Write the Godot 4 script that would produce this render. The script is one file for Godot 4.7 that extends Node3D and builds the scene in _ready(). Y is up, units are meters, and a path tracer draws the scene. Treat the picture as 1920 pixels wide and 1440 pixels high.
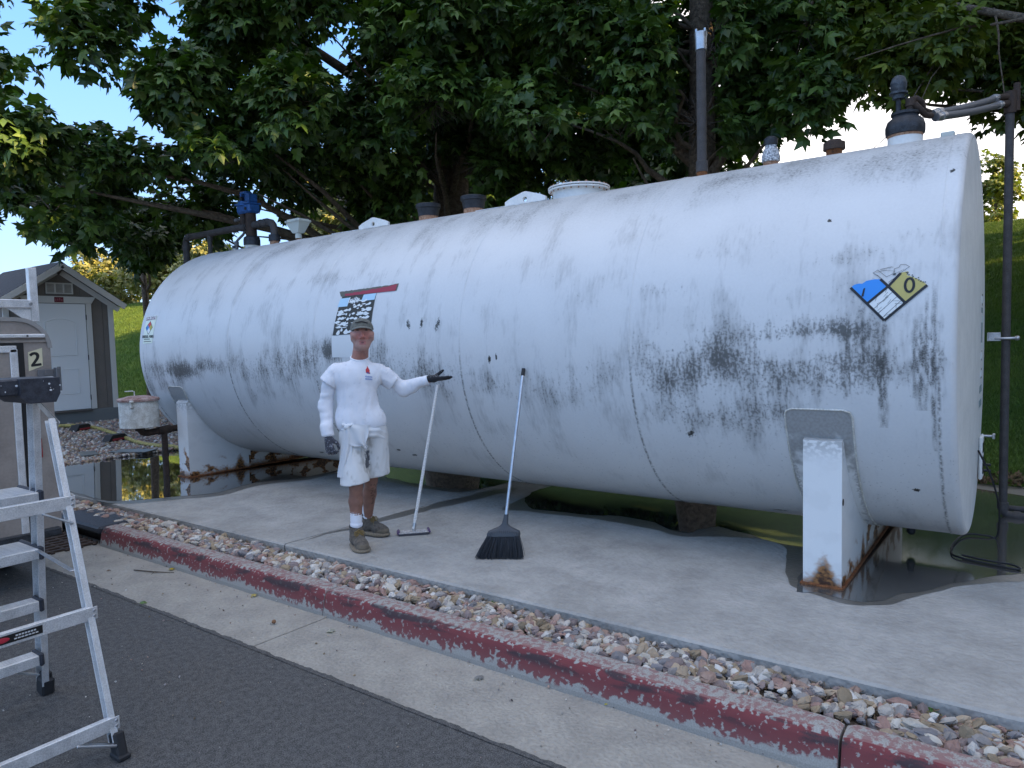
extends Node3D

const TR := 1.395
const TY := 1.537
const TZ := -6.06
const U := Vector3(0.80868, 0.0, -0.58825)
const W := Vector3(0.58825, 0.0, 0.80868)
var names := {}
var M := {}
var rng := RandomNumberGenerator.new()
var leaf_meshes := []
var cam: Camera3D


# ---------------------------------------------------------------- mesh building
class MB:
	var v := PackedVector3Array()
	var n := PackedVector3Array()
	var u := PackedVector2Array()
	var c := PackedColorArray()
	var col := Color(1, 1, 1)
	var tinted := false

	func put(p: Vector3, nn: Vector3, uv := Vector2.ZERO):
		v.append(p); n.append(nn); u.append(uv)
		if tinted: c.append(col)

	func tri(a: Vector3, b: Vector3, d: Vector3, ua := Vector2.ZERO, ub := Vector2.ZERO, ud := Vector2.ZERO):
		var g := (d - a).cross(b - a).normalized()
		put(a, g, ua); put(b, g, ub); put(d, g, ud)

	func quad(a: Vector3, b: Vector3, d: Vector3, e: Vector3, r := Rect2(0, 0, 1, 1)):
		tri(a, b, d, r.position, r.position + Vector2(r.size.x, 0), r.end)
		tri(a, d, e, r.position, r.end, r.position + Vector2(0, r.size.y))

	# rings: Array of PackedVector3Array of equal length
	func loft(rings: Array, closed := true, smooth := true, uv := Rect2(0, 0, 1, 1)):
		var m := rings.size()
		var k: int = rings[0].size()
		var nn := []
		if smooth:
			for i in m:
				var row := PackedVector3Array()
				var here: PackedVector3Array = rings[i]
				var up: PackedVector3Array = rings[mini(i + 1, m - 1)]
				var dn: PackedVector3Array = rings[maxi(i - 1, 0)]
				for j in k:
					var j1 := (j + 1) % k if closed else mini(j + 1, k - 1)
					var j0 := (j - 1 + k) % k if closed else maxi(j - 1, 0)
					var du := here[j1] - here[j0]
					if du.length_squared() < 1e-12: du = (up[j1] - up[j0]) + (dn[j1] - dn[j0])
					row.append((up[j] - dn[j]).cross(du).normalized())
				nn.append(row)
		var last := k if closed else k - 1
		for i in m - 1:
			var a: PackedVector3Array = rings[i]
			var b: PackedVector3Array = rings[i + 1]
			var v0 := uv.position.y + uv.size.y * i / (m - 1)
			var v1 := uv.position.y + uv.size.y * (i + 1) / (m - 1)
			for j in last:
				var j1 := (j + 1) % k
				var u0 := uv.position.x + uv.size.x * j / last
				var u1 := uv.position.x + uv.size.x * (j + 1) / last
				if smooth:
					var na: PackedVector3Array = nn[i]
					var nb: PackedVector3Array = nn[i + 1]
					face(a[j], b[j], b[j1], na[j], nb[j], nb[j1], Vector2(u0, v0), Vector2(u0, v1), Vector2(u1, v1))
					face(a[j], b[j1], a[j1], na[j], nb[j1], na[j1], Vector2(u0, v0), Vector2(u1, v1), Vector2(u1, v0))
				else:
					tri(a[j], b[j], b[j1], Vector2(u0, v0), Vector2(u0, v1), Vector2(u1, v1))
					tri(a[j], b[j1], a[j1], Vector2(u0, v0), Vector2(u1, v1), Vector2(u1, v0))

	func face(a: Vector3, b: Vector3, d: Vector3, na: Vector3, nb: Vector3, nd: Vector3, ua: Vector2, ub: Vector2, ud: Vector2):
		var g := (d - a).cross(b - a)
		if g.length_squared() < 1e-16: return
		if g.dot(na + nb + nd) >= 0.0:
			put(a, na, ua); put(b, nb, ub); put(d, nd, ud)
		else:
			put(a, na, ua); put(d, nd, ud); put(b, nb, ub)

	func cap(ring: PackedVector3Array, way := Vector3.ZERO):
		var mid := Vector3.ZERO
		for p in ring: mid += p
		mid /= ring.size()
		for j in ring.size():
			var a := ring[j]
			var b := ring[(j + 1) % ring.size()]
			if way != Vector3.ZERO and (b - mid).cross(a - mid).dot(way) < 0.0: tri(mid, b, a)
			else: tri(mid, a, b)

	# axis-aligned in xf; size full; chamfer bv
	func box(xf: Transform3D, size: Vector3, bv := 0.004):
		var h := size / 2.0
		bv = minf(bv, minf(h.x, minf(h.y, h.z)) * 0.9)
		var f := func(sx: float, sy: float, sz: float, ax: int) -> Vector3:
			var q := Vector3(h.x - bv, h.y - bv, h.z - bv)
			q[ax] += bv
			return xf * (q * Vector3(sx, sy, sz))
		for ax in 3:
			var b1 := (ax + 1) % 3
			var b2 := (ax + 2) % 3
			for s in [-1.0, 1.0]:
				var q := []
				for t in [[-1.0, -1.0], [1.0, -1.0], [1.0, 1.0], [-1.0, 1.0]]:
					var w := Vector3.ZERO
					w[ax] = s; w[b1] = t[0]; w[b2] = t[1]
					q.append(f.call(w.x, w.y, w.z, ax))
				if s > 0: quad(q[0], q[3], q[2], q[1])
				else: quad(q[0], q[1], q[2], q[3])
			if bv <= 0.0: continue
			for s1 in [-1.0, 1.0]:
				for s2 in [-1.0, 1.0]:
					var lo := Vector3.ZERO
					lo[ax] = -1.0; lo[b1] = s1; lo[b2] = s2
					var hi := lo
					hi[ax] = 1.0
					var p0: Vector3 = f.call(lo.x, lo.y, lo.z, b1)
					var p1: Vector3 = f.call(hi.x, hi.y, hi.z, b1)
					var p2: Vector3 = f.call(hi.x, hi.y, hi.z, b2)
					var p3: Vector3 = f.call(lo.x, lo.y, lo.z, b2)
					if s1 * s2 > 0: quad(p0, p3, p2, p1)
					else: quad(p0, p1, p2, p3)
		if bv > 0.0:
			for sx in [-1.0, 1.0]:
				for sy in [-1.0, 1.0]:
					for sz in [-1.0, 1.0]:
						var a: Vector3 = f.call(sx, sy, sz, 0)
						var b: Vector3 = f.call(sx, sy, sz, 1)
						var d: Vector3 = f.call(sx, sy, sz, 2)
						if sx * sy * sz > 0: tri(a, d, b)
						else: tri(a, b, d)

	func bx(center: Vector3, size: Vector3, bv := 0.004):
		box(Transform3D(Basis(), center), size, bv)

	# profile of (radius, height) round the y axis of xf; splits at creases
	func lathe(profile: PackedVector2Array, xf := Transform3D(), seg := 24, crease := 0.6):
		var run := [profile[0]]
		for i in range(1, profile.size()):
			run.append(profile[i])
			var cut := i == profile.size() - 1
			if not cut:
				var d0 := (profile[i] - profile[i - 1]).normalized()
				var d1 := (profile[i + 1] - profile[i]).normalized()
				cut = absf(d0.angle_to(d1)) > crease
			if cut:
				var rings := []
				for q in run:
					var ring := PackedVector3Array()
					for j in seg:
						var a := TAU * j / seg
						ring.append(xf * Vector3(cos(a) * q.x, q.y, sin(a) * q.x))
					rings.append(ring)
				loft(rings)
				run = [profile[i]]

	func cyl(a: Vector3, b: Vector3, ra: float, rb := -1.0, seg := 16, bv := 0.0):
		if rb < 0.0: rb = ra
		var y := (b - a)
		var l := y.length()
		y /= l
		var x := y.cross(Vector3(0.31, 0.17, 0.93)).normalized()
		var xf := Transform3D(Basis(x, y, x.cross(y)), a)
		var pr := PackedVector2Array([Vector2(0, 0)])
		if bv > 0.0: pr.append_array([Vector2(ra - bv, 0), Vector2(ra, bv), Vector2(rb, l - bv), Vector2(rb - bv, l)])
		else: pr.append_array([Vector2(ra, 0), Vector2(rb, l)])
		pr.append(Vector2(0, l))
		lathe(pr, xf, seg)

	func tube(path: PackedVector3Array, radii, seg := 10, ends := true):
		var rings := []
		var x := Vector3.ZERO
		for i in path.size():
			var t := (path[mini(i + 1, path.size() - 1)] - path[maxi(i - 1, 0)]).normalized()
			if x == Vector3.ZERO: x = t.cross(Vector3(0.13, 0.31, 0.94) if absf(t.z) < 0.9 else Vector3.UP).normalized()
			x = (x - t * x.dot(t)).normalized()
			var y := t.cross(x)
			var r: float = radii[i] if radii is Array or radii is PackedFloat32Array else float(radii)
			var ring := PackedVector3Array()
			for j in seg:
				var a := TAU * j / seg
				ring.append(path[i] + (x * cos(a) + y * sin(a)) * r)
			rings.append(ring)
		loft(rings)
		if ends:
			cap(rings[0], path[0] - path[1])
			cap(rings[-1], path[-1] - path[-2])

	# outline in the xy plane of xf, thickness along z (0..depth)
	func prism(outline: PackedVector2Array, depth: float, xf := Transform3D(), smooth_sides := false):
		if Geometry2D.is_polygon_clockwise(outline): outline.reverse()
		var ids := Geometry2D.triangulate_polygon(outline)
		for i in range(0, ids.size(), 3):
			var q := []
			for k in 3: q.append(Vector3(outline[ids[i + k]].x, outline[ids[i + k]].y, 0))
			var z := Vector3(0, 0, depth)
			var gz: float = (q[2] - q[0]).cross(q[1] - q[0]).z
			if gz > 0: q = [q[0], q[2], q[1]]
			tri(xf * (q[0] as Vector3), xf * (q[1] as Vector3), xf * (q[2] as Vector3))
			tri(xf * (q[0] + z), xf * (q[2] + z), xf * (q[1] + z))
		var r0 := PackedVector3Array()
		var r1 := PackedVector3Array()
		for p in outline:
			r0.append(xf * Vector3(p.x, p.y, 0)); r1.append(xf * Vector3(p.x, p.y, depth))
		loft([r0, r1], true, smooth_sides)

	func ball(center: Vector3, r: Vector3, seg := 14, basis := Basis()):
		var rings := []
		for i in seg / 2 + 1:
			var t := PI * i / (seg / 2)
			var ring := PackedVector3Array()
			for j in seg:
				var a := TAU * j / seg
				ring.append(center + basis * (Vector3(sin(t) * cos(a), cos(t), sin(t) * sin(a)) * r))
			rings.append(ring)
		loft(rings)

	func mesh() -> ArrayMesh:
		var a := []
		a.resize(Mesh.ARRAY_MAX)
		a[Mesh.ARRAY_VERTEX] = v
		a[Mesh.ARRAY_NORMAL] = n
		a[Mesh.ARRAY_TEX_UV] = u
		if tinted: a[Mesh.ARRAY_COLOR] = c
		var m := ArrayMesh.new()
		m.add_surface_from_arrays(Mesh.PRIMITIVE_TRIANGLES, a)
		return m


func numbered(called: String, parent: Node) -> String:
	var key := "%d/%s" % [parent.get_instance_id(), called]
	var k: int = names.get(key, 0)
	names[key] = k + 1
	return called if k == 0 else "%s_%03d" % [called, k]


func hang(o: Node3D, called: String, parent: Node) -> Node3D:
	o.name = numbered(called, parent)
	parent.add_child(o, true)
	return o


func inst(called: String, mesh: Mesh, mat: Material, parent: Node = self) -> MeshInstance3D:
	var o := MeshInstance3D.new()
	o.mesh = mesh
	o.material_override = mat
	hang(o, called, parent)
	return o


func obj(called: String, mb: MB, mat: Material, parent: Node = self) -> MeshInstance3D:
	var o := MeshInstance3D.new()
	var m := mb.mesh()
	m.surface_set_material(0, mat)
	o.mesh = m
	hang(o, called, parent)
	return o


func tag(o: Node, label: String, category: String, group := "") -> Node:
	o.set_meta("label", label)
	o.set_meta("category", category)
	if group: o.set_meta("group", group)
	return o


func thing(called: String, label: String, category: String, at := Vector3.ZERO, turn := 0.0, group := "") -> Node3D:
	var o := Node3D.new()
	hang(o, called, self)
	o.position = at
	o.rotation.y = turn
	tag(o, label, category, group)
	return o


func kind(o: Node, k := "structure") -> Node:
	o.set_meta("kind", k)
	return o


func mm(called: String, mesh: Mesh, mat: Material, xfs: Array, parent: Node = self, cols := PackedColorArray()) -> MultiMeshInstance3D:
	var m := MultiMesh.new()
	m.transform_format = MultiMesh.TRANSFORM_3D
	m.use_colors = cols.size() > 0
	m.mesh = mesh
	m.instance_count = xfs.size()
	for i in xfs.size():
		m.set_instance_transform(i, xfs[i])
		if m.use_colors: m.set_instance_color(i, cols[i])
	var o := MultiMeshInstance3D.new()
	o.multimesh = m
	o.material_override = mat
	hang(o, called, parent)
	kind(o, "stuff")
	return o


# ---------------------------------------------------------------- materials
func lin(r: float, g := -1.0, b := -1.0) -> Color:
	if g < 0.0: g = r
	if b < 0.0: b = r
	return Color(r, g, b)


func mat(color: Color, rough := 0.6, metal := 0.0) -> StandardMaterial3D:
	var m := StandardMaterial3D.new()
	m.albedo_color = color.linear_to_srgb()
	m.roughness = rough
	m.metallic = metal
	m.cull_mode = BaseMaterial3D.CULL_DISABLED
	return m


func noise(freq: float, octaves := 4, sd := 1, type := FastNoiseLite.TYPE_SIMPLEX_SMOOTH) -> FastNoiseLite:
	var f := FastNoiseLite.new()
	f.seed = sd; f.frequency = freq; f.noise_type = type
	f.fractal_octaves = octaves
	f.fractal_type = FastNoiseLite.FRACTAL_FBM if octaves > 1 else FastNoiseLite.FRACTAL_NONE
	return f


# seamless grey noise in [0,1] as bytes
func grey(size: int, f: FastNoiseLite) -> PackedByteArray:
	var im := f.get_seamless_image(size, size)
	im.convert(Image.FORMAT_L8)
	return im.get_data()


func tex(im: Image) -> ImageTexture:
	im.generate_mipmaps()
	return ImageTexture.create_from_image(im)


# colour = lerp(lo, hi, noise) from two noises blended
func two_tone(size: int, lo: Color, hi: Color, fa: FastNoiseLite, fb: FastNoiseLite, share := 0.5, sharpen := 1.0) -> ImageTexture:
	var a := grey(size, fa)
	var b := grey(size, fb)
	var out := PackedByteArray()
	out.resize(size * size * 3)
	var table := []
	for i in 256:
		var t := clampf((i / 255.0 - 0.5) * sharpen + 0.5, 0, 1)
		var q := lo.lerp(hi, t).linear_to_srgb()
		table.append([q.r8, q.g8, q.b8])
	for i in size * size:
		var t: Array = table[int(a[i] * (1.0 - share) + b[i] * share)]
		out[i * 3] = t[0]; out[i * 3 + 1] = t[1]; out[i * 3 + 2] = t[2]
	return tex(Image.create_from_data(size, size, false, Image.FORMAT_RGB8, out))


func bump(size: int, f: FastNoiseLite, strength := 4.0) -> ImageTexture:
	var im := f.get_seamless_image(size, size)
	im.convert(Image.FORMAT_RGBA8)
	im.bump_map_to_normal_map(strength)
	return tex(im)


func triplanar(m: StandardMaterial3D, scale: float, albedo: Texture2D = null, normal: Texture2D = null, strength := 1.0) -> StandardMaterial3D:
	m.uv1_triplanar = true
	m.uv1_world_triplanar = true
	m.uv1_scale = Vector3.ONE * scale
	if albedo:
		m.albedo_texture = albedo
	if normal:
		m.normal_enabled = true
		m.normal_texture = normal
		m.normal_scale = strength
	return m


func pad_y(z: float) -> float:
	return -0.0166 * clampf(-z - 3.5, 0.0, 5.8)


# ---------------------------------------------------------------- implicit surfaces for bodies and cloth
class Field:
	var pa := PackedVector3Array()
	var pb := PackedVector3Array()
	var ra := PackedFloat32Array()
	var rb := PackedFloat32Array()
	var kk := PackedFloat32Array()
	var sc := PackedVector3Array()   # axis scales
	var ms := PackedFloat32Array()
	var rot := []
	var cuts := []                   # [normal, offset]: keeps normal.dot(p) <= offset
	var wob: FastNoiseLite = null
	var wob_amp := 0.0
	var wob_scale := Vector3.ONE
	var shell := 0.0

	func add(a: Vector3, b: Vector3, r0: float, r1: float, k := 0.03, s := Vector3.ONE, turn := Basis()):
		pa.append(a); pb.append(b); ra.append(r0); rb.append(r1); kk.append(k)
		sc.append(Vector3(1.0 / s.x, 1.0 / s.y, 1.0 / s.z)); ms.append(minf(s.x, minf(s.y, s.z))); rot.append(turn.inverse())

	func one(i: int, p: Vector3) -> float:
		var t: Basis = rot[i]
		var s := sc[i]
		var d := (t * (p - pa[i])) * s
		var e := (t * (pb[i] - pa[i])) * s
		var l := e.length_squared()
		var h := clampf(d.dot(e) / l, 0, 1) if l > 1e-9 else 0.0
		return ((d - e * h).length() - lerpf(ra[i], rb[i], h)) * ms[i]

	func at(p: Vector3, ids: PackedInt32Array) -> float:
		var d := 9.0
		for i in ids:
			var e := one(i, p)
			var k := kk[i]
			var h := maxf(k - absf(d - e), 0.0)
			d = minf(d, e) - (h * h / (4.0 * k) if k > 0.0 else 0.0)
		if wob: d += wob.get_noise_3dv(p * wob_scale) * wob_amp
		for c in cuts: d = maxf(d, (c[0] as Vector3).dot(p) - (c[1] as float))
		return d

	func all() -> PackedInt32Array:
		var a := PackedInt32Array()
		for i in pa.size(): a.append(i)
		return a

	# surface nets; paint: Callable(p, n) -> Color or null
	func build(lo: Vector3, hi: Vector3, cell: float, mb: MB, paint = null):
		var B := 6
		var nx := int(ceil((hi.x - lo.x) / cell / B)) * B
		var ny := int(ceil((hi.y - lo.y) / cell / B)) * B
		var nz := int(ceil((hi.z - lo.z) / cell / B)) * B
		var sx := nx + 1
		var sxy := sx * (ny + 1)
		var val := PackedFloat32Array()
		val.resize(sxy * (nz + 1))
		val.fill(1.0)
		var reach := cell * B * 0.87
		var blocks := []
		var every := all()
		for bz in nz / B:
			for by in ny / B:
				for bxx in nx / B:
					var mid := lo + Vector3(bxx + 0.5, by + 0.5, bz + 0.5) * (cell * B)
					var near := PackedInt32Array()
					var best := 9.0
					var ds := PackedFloat32Array()
					for i in every:
						var e := one(i, mid)
						ds.append(e)
						best = minf(best, e)
					if best > reach + 0.03: continue
					for i in every:
						if ds[i] < maxf(best, 0.0) + reach * 2.0 + 0.05 or (best < 0.0 and ds[i] < reach + 0.05): near.append(i)
					var dm := at(mid, near)
					if absf(dm) > reach * 1.6 + 0.01:
						if dm < 0.0:
							for z in B + 1:
								for y in B + 1:
									for x in B + 1:
										var q := (bz * B + z) * sxy + (by * B + y) * sx + bxx * B + x
										if val[q] == 1.0: val[q] = -1.0
						continue
					blocks.append(Vector3i(bxx, by, bz) * B)
					for z in B + 1:
						for y in B + 1:
							for x in B + 1:
								val[(bz * B + z) * sxy + (by * B + y) * sx + bxx * B + x] = at(lo + Vector3(bxx * B + x, by * B + y, bz * B + z) * cell, near)
		var id := {}
		var pts := PackedVector3Array()
		for b in blocks:
			for z in range(b.z, b.z + B):
				for y in range(b.y, b.y + B):
					for x in range(b.x, b.x + B):
						var o: int = z * sxy + y * sx + x
						var c := [val[o], val[o + 1], val[o + sx], val[o + sx + 1], val[o + sxy], val[o + sxy + 1], val[o + sxy + sx], val[o + sxy + sx + 1]]
						var neg := 0
						for q in c:
							if q < 0.0: neg += 1
						if neg == 0 or neg == 8: continue
						var sum := Vector3.ZERO
						var cnt := 0
						for e in [[0, 1], [2, 3], [4, 5], [6, 7], [0, 2], [1, 3], [4, 6], [5, 7], [0, 4], [1, 5], [2, 6], [3, 7]]:
							var a: float = c[e[0]]
							var d: float = c[e[1]]
							if (a < 0.0) == (d < 0.0): continue
							var t := a / (a - d)
							var p0 := Vector3(e[0] & 1, (e[0] >> 1) & 1, e[0] >> 2)
							var p1 := Vector3(e[1] & 1, (e[1] >> 1) & 1, e[1] >> 2)
							sum += p0.lerp(p1, t)
							cnt += 1
						id[o] = pts.size()
						pts.append(lo + (Vector3(x, y, z) + sum / cnt) * cell)
		var tris := PackedInt32Array()
		var nor := PackedVector3Array()
		nor.resize(pts.size())
		for o in id:
			for ax in 3:
				var st: int = [1, sx, sxy][ax]
				var o1: int = [sx, sxy, 1][ax]
				var o2: int = [sxy, 1, sx][ax]
				var a := val[o]
				var b := val[o + st]
				if (a < 0.0) == (b < 0.0): continue
				if not (id.has(o - o1) and id.has(o - o2) and id.has(o - o1 - o2)): continue
				var q := [id[o], id[o - o1], id[o - o1 - o2], id[o - o2]]
				if b < 0.0: q.reverse()
				# outward = towards growing values; front faces run clockwise
				for t in [[0, 2, 1], [0, 3, 2]]:
					var i0: int = q[t[0]]
					var i1: int = q[t[1]]
					var i2: int = q[t[2]]
					var g := (pts[i2] - pts[i0]).cross(pts[i1] - pts[i0])
					nor[i0] += g; nor[i1] += g; nor[i2] += g
					tris.append_array([i0, i1, i2])
		for i in nor.size(): nor[i] = nor[i].normalized()
		if paint != null: mb.tinted = true
		for i in tris:
			if paint != null: mb.col = paint.call(pts[i], nor[i])
			mb.put(pts[i], nor[i], Vector2(pts[i].x, pts[i].y))


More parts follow.
